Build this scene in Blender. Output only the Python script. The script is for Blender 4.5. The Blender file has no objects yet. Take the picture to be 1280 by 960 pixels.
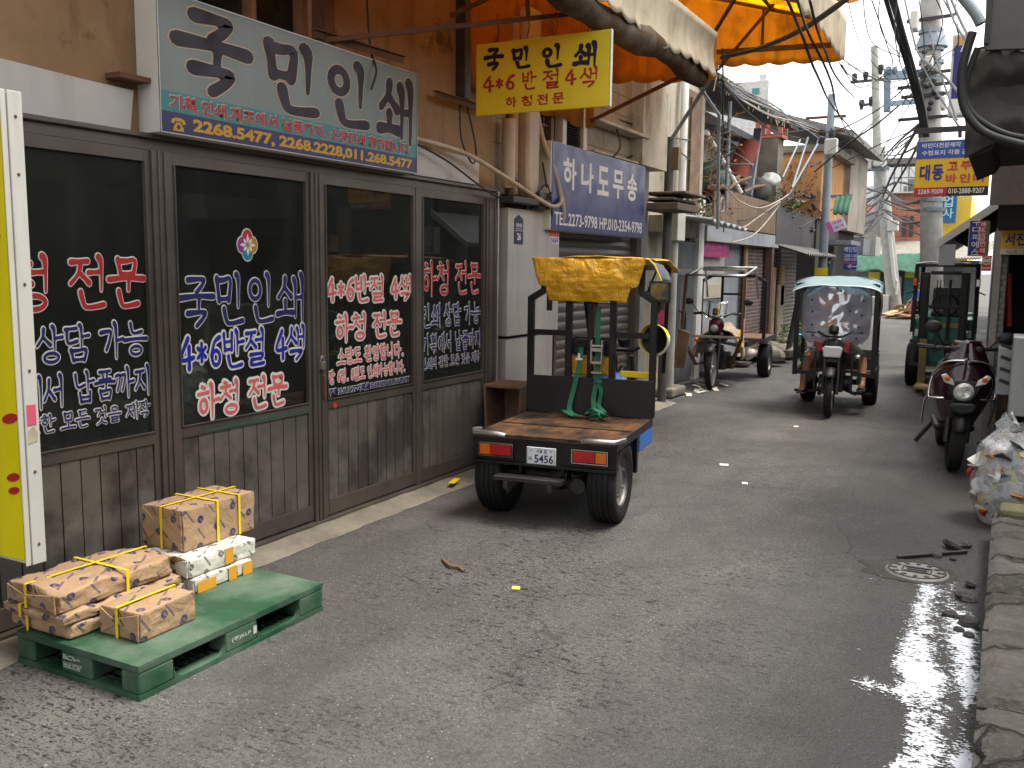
import bpy, bmesh, math, random
from mathutils import Vector, Matrix, noise
from math import radians, sin, cos, pi
random.seed(7)
sc = bpy.context.scene
COL = sc.collection
# ---------------------------------------------------------------- camera, sky, sun, exposure
F_PX, EYE = 1150.0, 1.62
PITCH, YAW, ROLL = radians(7.32), radians(28.26), radians(0.7)
CF = Vector((-sin(YAW)*cos(PITCH), cos(YAW)*cos(PITCH), -sin(PITCH)))
_R = Vector((cos(YAW), sin(YAW), 0)); _U = _R.cross(CF)
CR = cos(ROLL)*_R + sin(ROLL)*_U
CU = -sin(ROLL)*_R + cos(ROLL)*_U
CO = Vector((0, 0, EYE))
cam = bpy.data.cameras.new('camera'); cam_ob = bpy.data.objects.new('camera', cam); COL.objects.link(cam_ob)
cam.sensor_width = 36; cam.lens = 36*F_PX/1280; cam.clip_end = 600; cam.clip_start = .05
m3 = Matrix((CR, CU, -CF)).transposed()
cam_ob.matrix_world = Matrix.Translation(CO) @ m3.to_4x4()
sc.camera = cam_ob
SUN_EL, SUN_ROT = radians(68), radians(60)
world = bpy.data.worlds.new("World"); sc.world = world; world.use_nodes = True
wn = world.node_tree; wn.nodes.clear()
sky = wn.nodes.new('ShaderNodeTexSky'); sky.sky_type = 'NISHITA'; sky.sun_disc = False
sky.sun_elevation = SUN_EL; sky.sun_rotation = SUN_ROT; sky.dust_density = 1.5; sky.air_density = 1.0; sky.ozone_density = 1.0
hs = wn.nodes.new('ShaderNodeHueSaturation'); hs.inputs['Saturation'].default_value = .06; hs.inputs['Value'].default_value = 1.0
bg = wn.nodes.new('ShaderNodeBackground'); bg.inputs['Strength'].default_value = .15
wo = wn.nodes.new('ShaderNodeOutputWorld')
wn.links.new(sky.outputs[0], hs.inputs['Color']); wn.links.new(hs.outputs[0], bg.inputs['Color']); wn.links.new(bg.outputs[0], wo.inputs[0])
sl = bpy.data.lights.new('sun', 'SUN'); sl.energy = 1.5; sl.angle = radians(25); sl.color = (1, .94, .84)
so = bpy.data.objects.new('sun', sl); COL.objects.link(so)
sd = Vector((sin(SUN_ROT)*cos(SUN_EL), cos(SUN_ROT)*cos(SUN_EL), sin(SUN_EL)))
so.rotation_euler = sd.to_track_quat('Z', 'Y').to_euler()
sc.view_settings.view_transform = 'Standard'; sc.view_settings.look = 'None'; sc.view_settings.gamma = 1
sc.view_settings.use_curve_mapping = False; sc.view_settings.exposure = 1.62
sc.cycles.max_bounces = 7; sc.cycles.diffuse_bounces = 4; sc.cycles.glossy_bounces = 3; sc.cycles.transparent_max_bounces = 12
sc.cycles.use_denoising = True

# ---------------------------------------------------------------- survey of the photograph: a pixel's line of sight met with a real plane
def ray(px, py): return CF + (px-640)/F_PX*CR - (py-480)/F_PX*CU
def G(px, py, z=0.): d = ray(px, py); return CO + d*((z-EYE)/d.z)
def W(px, py, X): d = ray(px, py); return CO + d*(X/d.x)
def Yp(px, py, Y): d = ray(px, py); return CO + d*(Y/d.y)

# ---------------------------------------------------------------- mesh builder
VX, VY, VZ = Vector((1,0,0)), Vector((0,1,0)), Vector((0,0,1))
class MB:
    def __init__(s): s.v = []; s.f = []
    def add(s, vs, fs):
        n = len(s.v); s.v += [Vector(v) for v in vs]; s.f += [tuple(i+n for i in f) for f in fs]; return s
    def box(s, x0, x1, y0, y1, z0, z1):
        return s.add([(x,y,z) for z in (z0,z1) for y in (y0,y1) for x in (x0,x1)],
                     [(0,2,3,1),(4,5,7,6),(0,1,5,4),(2,6,7,3),(0,4,6,2),(1,3,7,5)])
    def obox(s, c, a, b, d):
        c, a, b, d = Vector(c), Vector(a), Vector(b), Vector(d)
        return s.add([c+i*a+j*b+k*d for k in (-1,1) for j in (-1,1) for i in (-1,1)],
                     [(0,2,3,1),(4,5,7,6),(0,1,5,4),(2,6,7,3),(0,4,6,2),(1,3,7,5)])
    def bar(s, p, q, w, h=None, up=VZ):
        p, q = Vector(p), Vector(q); h = h or w; d = q-p; L = d.length
        if L < 1e-6: return s
        d = d/L
        u = d.cross(Vector(up))
        if u.length < 1e-3: u = d.cross(VX)
        u.normalize(); v = u.cross(d)
        return s.obox((p+q)/2, u*w/2, d*L/2, v*h/2)
    def tube(s, pts, r, n=8, closed=False):
        pts = [Vector(p) for p in pts]; m = len(pts)
        rs = r if isinstance(r, (list, tuple)) else [r]*m
        base = len(s.v); prev = None
        for i, p in enumerate(pts):
            if closed: t = pts[(i+1) % m]-pts[i-1]
            else: t = pts[min(i+1, m-1)]-pts[max(i-1, 0)]
            if t.length < 1e-9: t = VZ.copy()
            t.normalize()
            if prev is None:
                a = t.cross(VZ)
                if a.length < .1: a = t.cross(VX)
            else: a = prev - t*prev.dot(t)
            a.normalize(); prev = a; b = t.cross(a)
            for k in range(n): s.v.append(p + rs[i]*(cos(2*pi*k/n)*a + sin(2*pi*k/n)*b))
        for i in range(m if closed else m-1):
            j = (i+1) % m
            for k in range(n):
                l = (k+1) % n
                s.f.append((base+i*n+k, base+i*n+l, base+j*n+l, base+j*n+k))
        if not closed:
            s.f.append(tuple(base+k for k in reversed(range(n)))); s.f.append(tuple(base+(m-1)*n+k for k in range(n)))
        return s
    def lathe(s, prof, o, axis=VZ, n=24, arc=2*pi):
        o = Vector(o); ax = Vector(axis).normalized(); a = ax.cross(VZ)
        if a.length < .1: a = ax.cross(VX)
        a.normalize(); b = ax.cross(a); base = len(s.v); m = len(prof)
        full = abs(arc-2*pi) < 1e-6; cnt = n if full else n+1
        for k in range(cnt):
            t = arc*k/n
            for r, h in prof: s.v.append(o + ax*h + r*(cos(t)*a + sin(t)*b))
        for k in range(n):
            l = (k+1) % cnt
            for i in range(m-1):
                s.f.append((base+k*m+i, base+l*m+i, base+l*m+i+1, base+k*m+i+1))
        return s
    def prism(s, poly, O, U, V, D):
        O, U, V, D = Vector(O), Vector(U), Vector(V), Vector(D); n = len(poly)
        fr = [O+U*x+V*y for x, y in poly]
        s.add(fr + [p+D for p in fr], [tuple(range(n)), tuple(range(2*n-1, n-1, -1))] + [(i, i+n, (i+1) % n+n, (i+1) % n) for i in range(n)])
        return s
    def grid(s, fn, nu, nv):
        vs = [fn(i/nu, j/nv) for j in range(nv+1) for i in range(nu+1)]
        return s.add(vs, [(j*(nu+1)+i, j*(nu+1)+i+1, (j+1)*(nu+1)+i+1, (j+1)*(nu+1)+i) for j in range(nv) for i in range(nu)])
    def ball(s, c, rx, ry=None, rz=None, n=14, m=9, M=None):
        ry = ry or rx; rz = rz or rx; c = Vector(c); base = len(s.v)
        for j in range(m+1):
            t = pi*j/m
            for k in range(n):
                p = Vector((rx*sin(t)*cos(2*pi*k/n), ry*sin(t)*sin(2*pi*k/n), rz*cos(t)))
                if M: p = M @ p
                s.v.append(c+p)
        for j in range(m):
            for k in range(n):
                l = (k+1) % n; s.f.append((base+j*n+k, base+(j+1)*n+k, base+(j+1)*n+l, base+j*n+l))
        return s
    def mapv(s, fn): s.v = [Vector(fn(v)) for v in s.v]; return s
    def build(s, name, m, parent=None, world=False, bevel=0, smooth=None, solid=0, fix=True, segs=2):
        if world and parent is not None:
            inv = root_matrix(parent).inverted(); s.v = [inv @ v for v in s.v]
        me = bpy.data.meshes.new(name); me.from_pydata([tuple(v) for v in s.v], [], s.f); me.validate()
        if fix:
            bm = bmesh.new(); bm.from_mesh(me); bmesh.ops.remove_doubles(bm, verts=bm.verts, dist=1e-6)
            bmesh.ops.recalc_face_normals(bm, faces=bm.faces); bm.to_mesh(me); bm.free()
        uv = me.uv_layers.new(name='UVMap')
        for p in me.polygons:
            nx, ny, nz = abs(p.normal.x), abs(p.normal.y), abs(p.normal.z)
            for li in p.loop_indices:
                c = me.vertices[me.loops[li].vertex_index].co
                uv.data[li].uv = (c.y, c.z) if nx >= ny and nx >= nz else ((c.x, c.z) if ny >= nz else (c.x, c.y))
        if smooth is not None:
            me.shade_smooth(); me.set_sharp_from_angle(angle=radians(smooth))
        me.materials.append(m)
        o = bpy.data.objects.new(name, me); COL.objects.link(o)
        if parent is not None: o.parent = parent
        if bevel:
            b = o.modifiers.new('bevel', 'BEVEL'); b.width = bevel; b.segments = segs; b.limit_method = 'ANGLE'; b.angle_limit = radians(40); b.harden_normals = False
        if solid:
            b = o.modifiers.new('solid', 'SOLIDIFY'); b.thickness = solid; b.offset = 0
        return o
def root_matrix(o):
    M = Matrix.LocRotScale(o.location, o.rotation_euler, o.scale)
    return root_matrix(o.parent) @ M if o.parent else M
def tag(o, label=None, cat=None, group=None, kind=None):
    if label: o['label'] = label
    if cat: o['category'] = cat
    if group: o['group'] = group
    if kind: o['kind'] = kind
    return o
def thing(name, label, cat, loc=(0,0,0), rz=0, group=None):
    o = bpy.data.objects.new(name, None); COL.objects.link(o); o.empty_display_size = .1
    o.location = loc; o.rotation_euler = (0, 0, rz); return tag(o, label, cat, group)
def dup(root, loc, rz, label=None, group=None):
    r = root.copy(); COL.objects.link(r); r.location = loc; r.rotation_euler = (0, 0, rz); tag(r, label, None, group)
    for ch in list(root.children):
        c = ch.copy(); COL.objects.link(c); c.parent = r
        for g in list(ch.children):
            d = g.copy(); COL.objects.link(d); d.parent = c
    return r
def catmull(pts, k=6):
    pts = [Vector(p) for p in pts]; out = []
    for i in range(len(pts)-1):
        p0 = pts[max(i-1, 0)]; p1 = pts[i]; p2 = pts[i+1]; p3 = pts[min(i+2, len(pts)-1)]
        for j in range(k):
            t = j/k
            out.append(.5*((2*p1)+(p2-p0)*t+(2*p0-5*p1+4*p2-p3)*t*t+(3*p1-p0-3*p2+p3)*t*t*t))
    out.append(pts[-1]); return out
def sag(p, q, d, n=14):
    p, q = Vector(p), Vector(q)
    return [p.lerp(q, i/n) - VZ*d*4*(i/n)*(1-i/n) for i in range(n+1)]

# ---------------------------------------------------------------- materials
def hx(h):
    h = h.lstrip('#'); r = [int(h[i:i+2], 16)/255 for i in (0, 2, 4)]
    return tuple(c/12.92 if c <= .04045 else ((c+.055)/1.055)**2.4 for c in r)
class NT:
    def __init__(s, name):
        s.m = bpy.data.materials.new(name); s.m.use_nodes = True; s.t = s.m.node_tree; s.t.nodes.clear()
        s.out = s.t.nodes.new('ShaderNodeOutputMaterial')
    def n(s, typ, props=None, **inp):
        nd = s.t.nodes.new('ShaderNode'+typ)
        for k, v in (props or {}).items(): setattr(nd, k, v)
        for k, v in inp.items():
            key = int(k[1:]) if k[0] == 'i' and k[1:].isdigit() else k.replace('_', ' ')
            s.set(nd.inputs[key], v)
        return nd
    def set(s, sock, v):
        if isinstance(v, bpy.types.NodeSocket): s.t.links.new(v, sock)
        elif isinstance(v, bpy.types.Node): s.t.links.new(v.outputs[0], sock)
        else:
            if isinstance(v, tuple) and len(v) == 3 and sock.type == 'RGBA': v = (*v, 1)
            sock.default_value = v
    def math(s, op, a, b=0., c=0.): return s.n('Math', {'operation': op}, i0=a, i1=b, i2=c).outputs[0]
    def mix(s, f, a, b, mode='MIX'):
        nd = s.n('Mix', {'data_type': 'RGBA', 'blend_type': mode}); s.set(nd.inputs[0], f); s.set(nd.inputs[6], a); s.set(nd.inputs[7], b)
        return nd.outputs[2]
    def ramp(s, f, lo, hi, a=0., b=1.):
        return s.n('MapRange', {'clamp': True}, i0=f, i1=lo, i2=hi, i3=a, i4=b).outputs[0]
    def co(s, kind='Object', scale=(1, 1, 1)):
        c = s.n('TexCoord').outputs[kind]
        return s.n('Mapping', None, Vector=c, Scale=scale).outputs[0]
    def noise(s, v, scale, detail=4, rough=.6, dist=0.):
        return s.n('TexNoise', None, Vector=v, Scale=scale, Detail=detail, Roughness=rough, Distortion=dist).outputs[0]
    def bsdf(s, **k):
        b = s.n('BsdfPrincipled', None, **k); s.t.links.new(b.outputs[0], s.out.inputs[0]); return b
def mat(name, col, rough=.6, metal=0., var=.18, scale=5., stain=None, samt=.5, sscale=2., slo=.5, shi=.75, streak=0, bump=0., bscale=60., spec=.5, coat=0., trans=0.):
    t = NT(name); v = t.co()
    n1 = t.noise(v, scale, 5)
    k = t.ramp(n1, .3, .7, 1-var, 1+var)
    c = t.n('VectorMath', {'operation': 'SCALE'}); t.set(c.inputs[0], col); t.set(c.inputs['Scale'], k); c = c.outputs[0]
    n2 = t.noise(v, scale*7, 3); c = t.mix(t.ramp(n2, .35, .75, 0, .25*min(1, var*4)), c, tuple(x*.55 for x in col))
    if stain:
        vs = t.co(scale=(1, 1, .12)) if streak else v
        n3 = t.noise(vs, sscale*(3 if streak else 1), 6, .65)
        c = t.mix(t.ramp(n3, slo, shi, 0, samt), c, stain)
    r = t.ramp(n1, .3, .7, max(0, rough-.1), min(1, rough+.1))
    kw = {}
    if bump:
        bn = t.noise(v, bscale, 4)
        kw['Normal'] = t.n('Bump', None, Strength=bump, Distance=.01, Height=bn).outputs[0]
    t.bsdf(Base_Color=c, Roughness=r, Metallic=metal, Specular_IOR_Level=spec, Coat_Weight=coat, **kw)
    return t.m
_flat = {}
def flat(h, rough=.55):
    if (h, rough) not in _flat: _flat[h, rough] = mat('paint_'+h.strip('#'), hx(h), rough, var=.06, scale=9)
    return _flat[h, rough]
# ---------------------------------------------------------------- lettering
_tc = {}
def text2d(s, bold=0., res=3):
    if (s, bold) in _tc: return _tc[s, bold]
    cu = bpy.data.curves.new('t', 'FONT'); cu.body = s; cu.offset = bold; cu.resolution_u = res
    o = bpy.data.objects.new('t', cu); COL.objects.link(o)
    dg = bpy.context.evaluated_depsgraph_get(); dg.update(); me = o.evaluated_get(dg).to_mesh()
    vs = [(v.co.x, v.co.y) for v in me.vertices]; fs = [tuple(p.vertices) for p in me.polygons]
    o.evaluated_get(dg).to_mesh_clear(); bpy.data.objects.remove(o); bpy.data.curves.remove(cu)
    _tc[s, bold] = (vs, fs); return vs, fs
def put2d(mb, vs, fs, O, U, V, N, w, h, off, box=None):
    xs = [v[0] for v in vs]; ys = [v[1] for v in vs]
    x0, y0, x1, y1 = box or (min(xs), min(ys), max(xs), max(ys))
    O, U, V, N = Vector(O), Vector(U), Vector(V), Vector(N)
    mb.add([O + U*((v[0]-x0)/(x1-x0)*w) + V*((v[1]-y0)/(y1-y0)*h) + N*(off + (v[2] if len(v) > 2 else 0)) for v in vs], fs)
def put_text(mb, s, O, U, V, N, w, h, off=.002, bold=.012):
    vs, fs = text2d(s, bold); put2d(mb, vs, fs, O, U, V, N, w, h, off)
    return mb
def jam(*st): return list(st)
JI = {
 'ㄱ': [([(.05,.82),(.5,.86),(.86,.84),(.74,.5),(.45,.1)], 1, .8)],
 'ㄴ': [([(.14,1),(.2,.5),(.28,.18),(.5,.12),(.97,.24)], 1, .9)],
 'ㄷ': [([(.08,.9),(.9,.94)], 1, .9), ([(.2,.86),(.2,.3),(.34,.1),(.95,.2)], 1, .9)],
 'ㄹ': [([(.08,.92),(.86,.95),(.8,.58)], 1, .9), ([(.8,.56),(.15,.52)], .9, .9), ([(.15,.5),(.16,.1),(.95,.16)], .9, .9)],
 'ㅁ': [([(.1,.98),(.22,.05)], 1.1, .9), ([(.12,.88),(.5,.9),(.92,.92),(.8,.05)], 1, .9), ([(.2,.12),(.82,.14)], .9, .9)],
 'ㅂ': [([(.14,1),(.2,.05)], 1, .9), ([(.82,1),(.78,.05)], 1, .9), ([(.18,.52),(.8,.55)], .8, .8), ([(.2,.1),(.8,.12)], .9, .9)],
 'ㅅ': [([(.52,1),(.42,.55),(.02,.08)], 1, .7), ([(.45,.55),(.95,.1)], .9, 1)],
 'ㅇ': ['ring', (.5,.48,.4,.44)],
 'ㅈ': [([(.08,.9),(.92,.94)], 1, .9), ([(.56,.9),(.42,.45),(.02,.06)], 1, .7), ([(.47,.5),(.95,.08)], .9, 1)],
 'ㅊ': [([(.4,1.08),(.62,1.0)], .9, .9), ([(.08,.78),(.92,.82)], .9, .9), ([(.56,.78),(.42,.4),(.02,.04)], .9, .7), ([(.47,.45),(.95,.06)], .8, .9)],
 'ㅎ': [([(.4,1.1),(.62,1.04)], .9, .9), ([(.06,.8),(.94,.84)], .9, .9), 'ring', (.5,.3,.34,.3)],
 'ㅍ': [([(.04,.92),(.96,.95)], 1, .9), ([(.3,.9),(.36,.15)], .9, .8), ([(.7,.9),(.64,.15)], .9, .8), ([(.02,.1),(.98,.16)], 1, .9)],
}
JI['ㄲ'] = [([(.0,.82),(.42,.86),(.34,.5),(.14,.1)], .85, .7), ([(.5,.82),(.95,.86),(.86,.5),(.64,.1)], .85, .7)]
BI = lambda x, a=1.0, b=0.: ([(x-.1,a),(x+.02,a-.12),(x+.03,.5),(x,b)], 1.15, .35)
JV = {
 'ㅣ': [BI(.5)], 'ㅏ': [BI(.35), ([(.4,.5),(1,.54)], .9, .9)], 'ㅑ': [BI(.35), ([(.4,.62),(1,.66)], .8, .8), ([(.4,.4),(1,.42)], .8, .8)],
 'ㅓ': [([(.0,.54),(.6,.56)], .9, .8), BI(.68)], 'ㅕ': [([(.0,.66),(.6,.68)], .8, .8), ([(.0,.42),(.6,.44)], .8, .8), BI(.68)],
 'ㅐ': [BI(.22,.9,.08), BI(.85), ([(.25,.5),(.85,.52)], .8, .8)], 'ㅔ': [([(-.15,.52),(.3,.54)], .8, .8), BI(.35,.9,.08), BI(.88)],
 'ㅡ': [([(0,.45),(.5,.55),(1,.5)], 1, 1)], 'ㅗ': [([(0,.18),(.5,.26),(1,.22)], 1, 1), ([(.5,.98),(.5,.24)], 1, .8)],
 'ㅛ': [([(0,.18),(.5,.26),(1,.22)], 1, 1), ([(.33,.98),(.36,.24)], .9, .8), ([(.66,.98),(.64,.24)], .9, .8)],
 'ㅜ': [([(0,.78),(.5,.88),(1,.82)], 1, 1), ([(.56,.82),(.54,.0)], 1, .6)],
}
CH = 'ㄱㄲㄴㄷㄸㄹㅁㅂㅃㅅㅆㅇㅈㅉㅊㅋㅌㅍㅎ'; VO = 'ㅏㅐㅑㅒㅓㅔㅕㅖㅗㅘㅙㅚㅛㅜㅝㅞㅟㅠㅡㅢㅣ'
FI = ['', 'ㄱ','ㄲ','ㄱㅅ','ㄴ','ㄴㅈ','ㄴㅎ','ㄷ','ㄹ','ㄹㄱ','ㄹㅁ','ㄹㅂ','ㄹㅅ','ㄹㅌ','ㄹㅍ','ㄹㅎ','ㅁ','ㅂ','ㅂㅅ','ㅅ','ㅆ','ㅇ','ㅈ','ㅊ','ㅋ','ㅌ','ㅍ','ㅎ']
COMP = {'ㅘ':'ㅗㅏ','ㅙ':'ㅗㅐ','ㅚ':'ㅗㅣ','ㅢ':'ㅡㅣ','ㅟ':'ㅜㅣ','ㅝ':'ㅜㅓ'}
DIG = {'4': [([(.6,1),(.04,.34),(.98,.36)], 1, .9), ([(.66,.72),(.64,0)], 1, 1)], '*': [([(.5,.8),(.5,.2)], .8, .8), ([(.2,.66),(.8,.34)], .8, .8), ([(.2,.34),(.8,.66)], .8, .8)],
 '6': [([(.82,.96),(.4,.8),(.16,.35)], 1, 1), 'ring', (.5,.28,.36,.28)], '8': ['ring', (.5,.75,.28,.24), 'ring', (.5,.26,.36,.27)], '.': [([(.2,.08),(.4,.06)], 1, 1)]}
def jstrokes(J, b):
    out = []; x0, y0, x1, y1 = b; i = 0
    while i < len(J):
        if J[i] == 'ring':
            cx, cy, rx, ry = J[i+1]; i += 2
            out.append(('ring', x0+cx*(x1-x0), y0+cy*(y1-y0), rx*(x1-x0), ry*(y1-y0)))
        else:
            p, a, c = J[i]; i += 1
            out.append(([(x0+x*(x1-x0), y0+y*(y1-y0)) for x, y in p], a, c))
    return out
def syl(ch):
    if ch in DIG: return jstrokes(DIG[ch], (.04, .08, .6, .92) if ch != '.' else (.05,.05,.6,.9)), (.62 if ch != '.' else .4), .13
    if ch == ' ': return [], .4, .1
    k = ord(ch)-0xAC00; i, v, f = CH[k//588], VO[k % 588//28], FI[k % 28]; st = []
    if v in COMP:
        h, w = COMP[v]
        if f: st += jstrokes(JI[i], (.06,.62,.58,.98)) + jstrokes(JV[h], (0,.36,.64,.62)) + jstrokes(JV[w], (.62,.34,1.02,1.02)) + jstrokes(JI[f], (.16,-.02,.92,.3))
        else: st += jstrokes(JI[i], (.04,.48,.58,.96)) + jstrokes(JV[h], (0,.08,.62,.44)) + jstrokes(JV[w], (.6,-.04,1.05,1.04))
    elif v in 'ㅗㅛㅜㅠㅡ':
        if f: st += jstrokes(JI[i], (.2,.64,.82,1.0)) + jstrokes(JV[v], (-.02,.34,1.02,.64)) + jstrokes(JI[f], (.16,-.04,.84,.32))
        else: st += jstrokes(JI[i], (.16,.48,.84,1.0)) + jstrokes(JV[v], (-.02,-.02,1.02,.48))
    else:
        if f: st += jstrokes(JI[i], (.0,.46,.54,.98)) + jstrokes(JV[v], (.5,.34,1.0,1.04)) + jstrokes(JI[f], (.16,-.04,.92,.32))
        else: st += jstrokes(JI[i], (.0,.14,.54,.9)) + jstrokes(JV[v], (.5,-.06,1.0,1.04))
    return st, 1.08, (.115 if f else .125)
def brush2d(s, wmul=1., extra=0., layer=0.):
    vs, fs = [], []; x = 0.; cnt = 0
    for ch in s:
        st, adv, bw = syl(ch)
        for q in st:
            z = layer + (cnt % 12)*.00012; cnt += 1
            hw = bw*wmul/2
            if q[0] == 'ring':
                _, cx, cy, rx, ry = q; n = 20; base = len(vs)
                for k in range(n):
                    a = 2*pi*k/n
                    vs.append((x+cx+(rx+hw*.45+extra)*cos(a), cy+(ry+hw*.45+extra)*sin(a), z))
                    vs.append((x+cx+max(.01, rx-hw*1.35-extra)*cos(a), cy+max(.01, ry-hw*1.35-extra)*sin(a), z))
                for k in range(n):
                    l = (k+1) % n; fs.append((base+2*k, base+2*l, base+2*l+1, base+2*k+1))
                continue
            p, a, c = q; pts = catmull([(u, v, 0) for u, v in p], 5); m = len(pts); base = len(vs)
            tot = sum((pts[i+1]-pts[i]).length for i in range(m-1)); acc = 0
            L, R = [], []
            for i, pt in enumerate(pts):
                t = (pts[min(i+1, m-1)]-pts[max(i-1, 0)]).normalized(); nn = Vector((-t.y, t.x, 0))
                if i: acc += (pt-pts[i-1]).length
                f = acc/tot; w = hw*(a+(c-a)*f)*(1+.22*(math.cos(2*pi*f)*.6)) + extra
                L.append(pt+nn*w); R.append(pt-nn*w)
                if i == 0: cap0 = [pt + (nn*cos(t0)-t*sin(t0))*w for t0 in (pi/4, pi/2, 3*pi/4)]
                if i == m-1: cap1 = [pt - (nn*cos(t0)-t*sin(t0))*w for t0 in (pi/4, pi/2, 3*pi/4)]
            vs += [(x+q0.x, q0.y, z) for q0 in L] + [(x+q0.x, q0.y, z) for q0 in R] + [(x+q0.x, q0.y, z) for q0 in cap0 + cap1]
            for i in range(m-1): fs.append((base+i, base+m+i, base+m+i+1, base+i+1))
            cb = base+2*m
            fs.append((base, cb, cb+1, cb+2, base+m)); fs.append((base+2*m-1, cb+3, cb+4, cb+5, base+m-1))
        x += adv
    return vs, fs
def put_brush(fill, line, s, O, U, V, N, w, h, off=.002, wmul=1., extra=.05):
    vs, fs = brush2d(s, wmul, 0, .0030 if line is not None else 0)
    xs = [v[0] for v in vs]; ys = [v[1] for v in vs]; box = (min(xs), min(ys), max(xs), max(ys))
    put2d(fill, vs, fs, O, U, V, N, w, h, off, box)
    if line is not None:
        vs, fs = brush2d(s, wmul, extra, 0); put2d(line, vs, fs, O, U, V, N, w, h, off, box)

# ---------------------------------------------------------------- the materials of the place
def m_asphalt():
    t = NT('asphalt'); v = t.co()
    big = t.noise(v, .42, 5, .62, .4); mid = t.noise(v, 2.6, 6, .7, .3); fine = t.noise(v, 150, 3, .75); gr = t.noise(v, 45, 4, .7)
    c = t.mix(t.ramp(big, .34, .66), (.070,.067,.063), (.142,.135,.124))
    c = t.mix(t.ramp(mid, .45, .68, 0, .65), c, (.050,.047,.043))
    c = t.mix(t.ramp(gr, .42, .62, 0, .45), c, (.045,.043,.040)); c = t.mix(t.ramp(fine, .5, .75, 0, .5), c, (.19,.18,.165))
    vo = t.n('TexVoronoi', None, Vector=v, Scale=120.); g = t.n('SeparateColor', None, Color=vo.outputs[1])
    c = t.mix(t.math('MULTIPLY', t.ramp(g.outputs[0], .955, .985, 0, .7), t.ramp(vo.outputs[0], .3, .42, 1, 0)), c, (.42,.40,.36))
    c = t.mix(t.ramp(g.outputs[1], .8, .95, 0, .45), c, (.030,.029,.028))
    # dark damp flecks in drifts, and shiny oil drips
    drift = t.noise(v, .8, 4, .65, .5); f1 = t.noise(t.co(scale=(.75,1.7,1)), 19, 5, .68); f2 = t.noise(t.co(scale=(.75,1.7,1)), 50, 3, .65)
    fl = t.math('MULTIPLY', t.math('MAXIMUM', t.ramp(f1, .57, .60), t.ramp(f2, .555, .595, 0, .9)), t.ramp(drift, .37, .58))
    c = t.mix(t.math('MULTIPLY', fl, .9), c, (.012,.012,.012))
    oil = t.ramp(t.noise(v, 1.1, 4, .6, .6), .60, .72); c = t.mix(t.math('MULTIPLY', oil, .4), c, (.022,.022,.023))
    tr = t.noise(t.co(scale=(2.0,.13,1)), 1., 4, .55); c = t.mix(t.ramp(tr, .50, .68, 0, .45), c, (.05,.048,.046))
    # the gutter side stays damp: a ragged dark margin along the kerb
    sx = t.n('SeparateXYZ', None, Vector=v); wob = t.math('ADD', t.math('MULTIPLY', t.noise(v, 1.2, 6, .7), 1.5), t.math('MULTIPLY', t.noise(v, 7, 5, .7), .5))
    damp = t.math('MULTIPLY', t.ramp(t.math('ADD', sx.outputs[0], wob), -.25, .55), t.ramp(sx.outputs[1], 6.2, 8.5, 1, .35))
    c = t.mix(t.math('MULTIPLY', damp, .82), c, (.024,.0235,.023))
    # hairline cracks
    cv = t.n('TexVoronoi', {'feature': 'DISTANCE_TO_EDGE'}, Vector=t.n('VectorMath', {'operation': 'ADD'}, i0=v, i1=t.n('VectorMath', {'operation': 'SCALE'}, i0=t.n('TexNoise', None, Vector=v, Scale=2.2, Detail=5.).outputs[1], Scale=.6).outputs[0]).outputs[0], Scale=.55).outputs[0]
    ck = t.math('MULTIPLY', t.ramp(cv, .0, .006, 1, 0), t.ramp(t.noise(v, .7, 2), .48, .56)); c = t.mix(t.math('MULTIPLY', ck, .45), c, (.015,.015,.014))
    r = t.ramp(gr, .3, .7, .62, .92); r = t.math('SUBTRACT', r, t.math('MULTIPLY', fl, .38)); r = t.math('SUBTRACT', r, t.math('MULTIPLY', t.math('ADD', oil, damp), .16))
    h = t.math('SUBTRACT', t.math('ADD', t.math('ADD', t.math('MULTIPLY', fine, .6), gr), t.math('MULTIPLY', vo.outputs[0], .7)), t.math('MULTIPLY', ck, 1.))
    t.bsdf(Base_Color=c, Roughness=r, Specular_IOR_Level=.4, Normal=t.n('Bump', None, Strength=.7, Distance=.006, Height=h).outputs[0])
    return t.m
def m_glass(tint=(.55,.6,.55), rough=.02, name='glass', ior=1.5, base=.0):
    t = NT(name)
    tr = t.n('BsdfTransparent', None, Color=tint); gl = t.n('BsdfGlossy', None, Color=(1,1,1), Roughness=rough)
    fr = t.n('Fresnel', None, IOR=ior)
    f = t.math('ADD', fr.outputs[0], base) if base else fr.outputs[0]
    mx = t.n('MixShader', None, i0=f, i1=tr, i2=gl); t.t.links.new(mx.outputs[0], t.out.inputs[0]); return t.m
def m_sheen_glass():
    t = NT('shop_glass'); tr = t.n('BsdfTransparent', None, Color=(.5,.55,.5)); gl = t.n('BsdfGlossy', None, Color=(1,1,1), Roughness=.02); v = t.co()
    d = t.n('BsdfDiffuse', None, Color=(.10,.108,.092)); n = t.noise(v, 1.6, 6, .65, .5); n2 = t.noise(t.co(scale=(1,1,.2)), 6, 4)  # olive diffuse film: the street's reflection painted into the pane
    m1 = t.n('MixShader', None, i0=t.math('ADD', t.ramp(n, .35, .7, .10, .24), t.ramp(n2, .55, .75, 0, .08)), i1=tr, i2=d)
    m2 = t.n('MixShader', None, i0=t.n('Fresnel', None, IOR=1.45).outputs[0], i1=m1, i2=gl); t.t.links.new(m2.outputs[0], t.out.inputs[0]); return t.m
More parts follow.
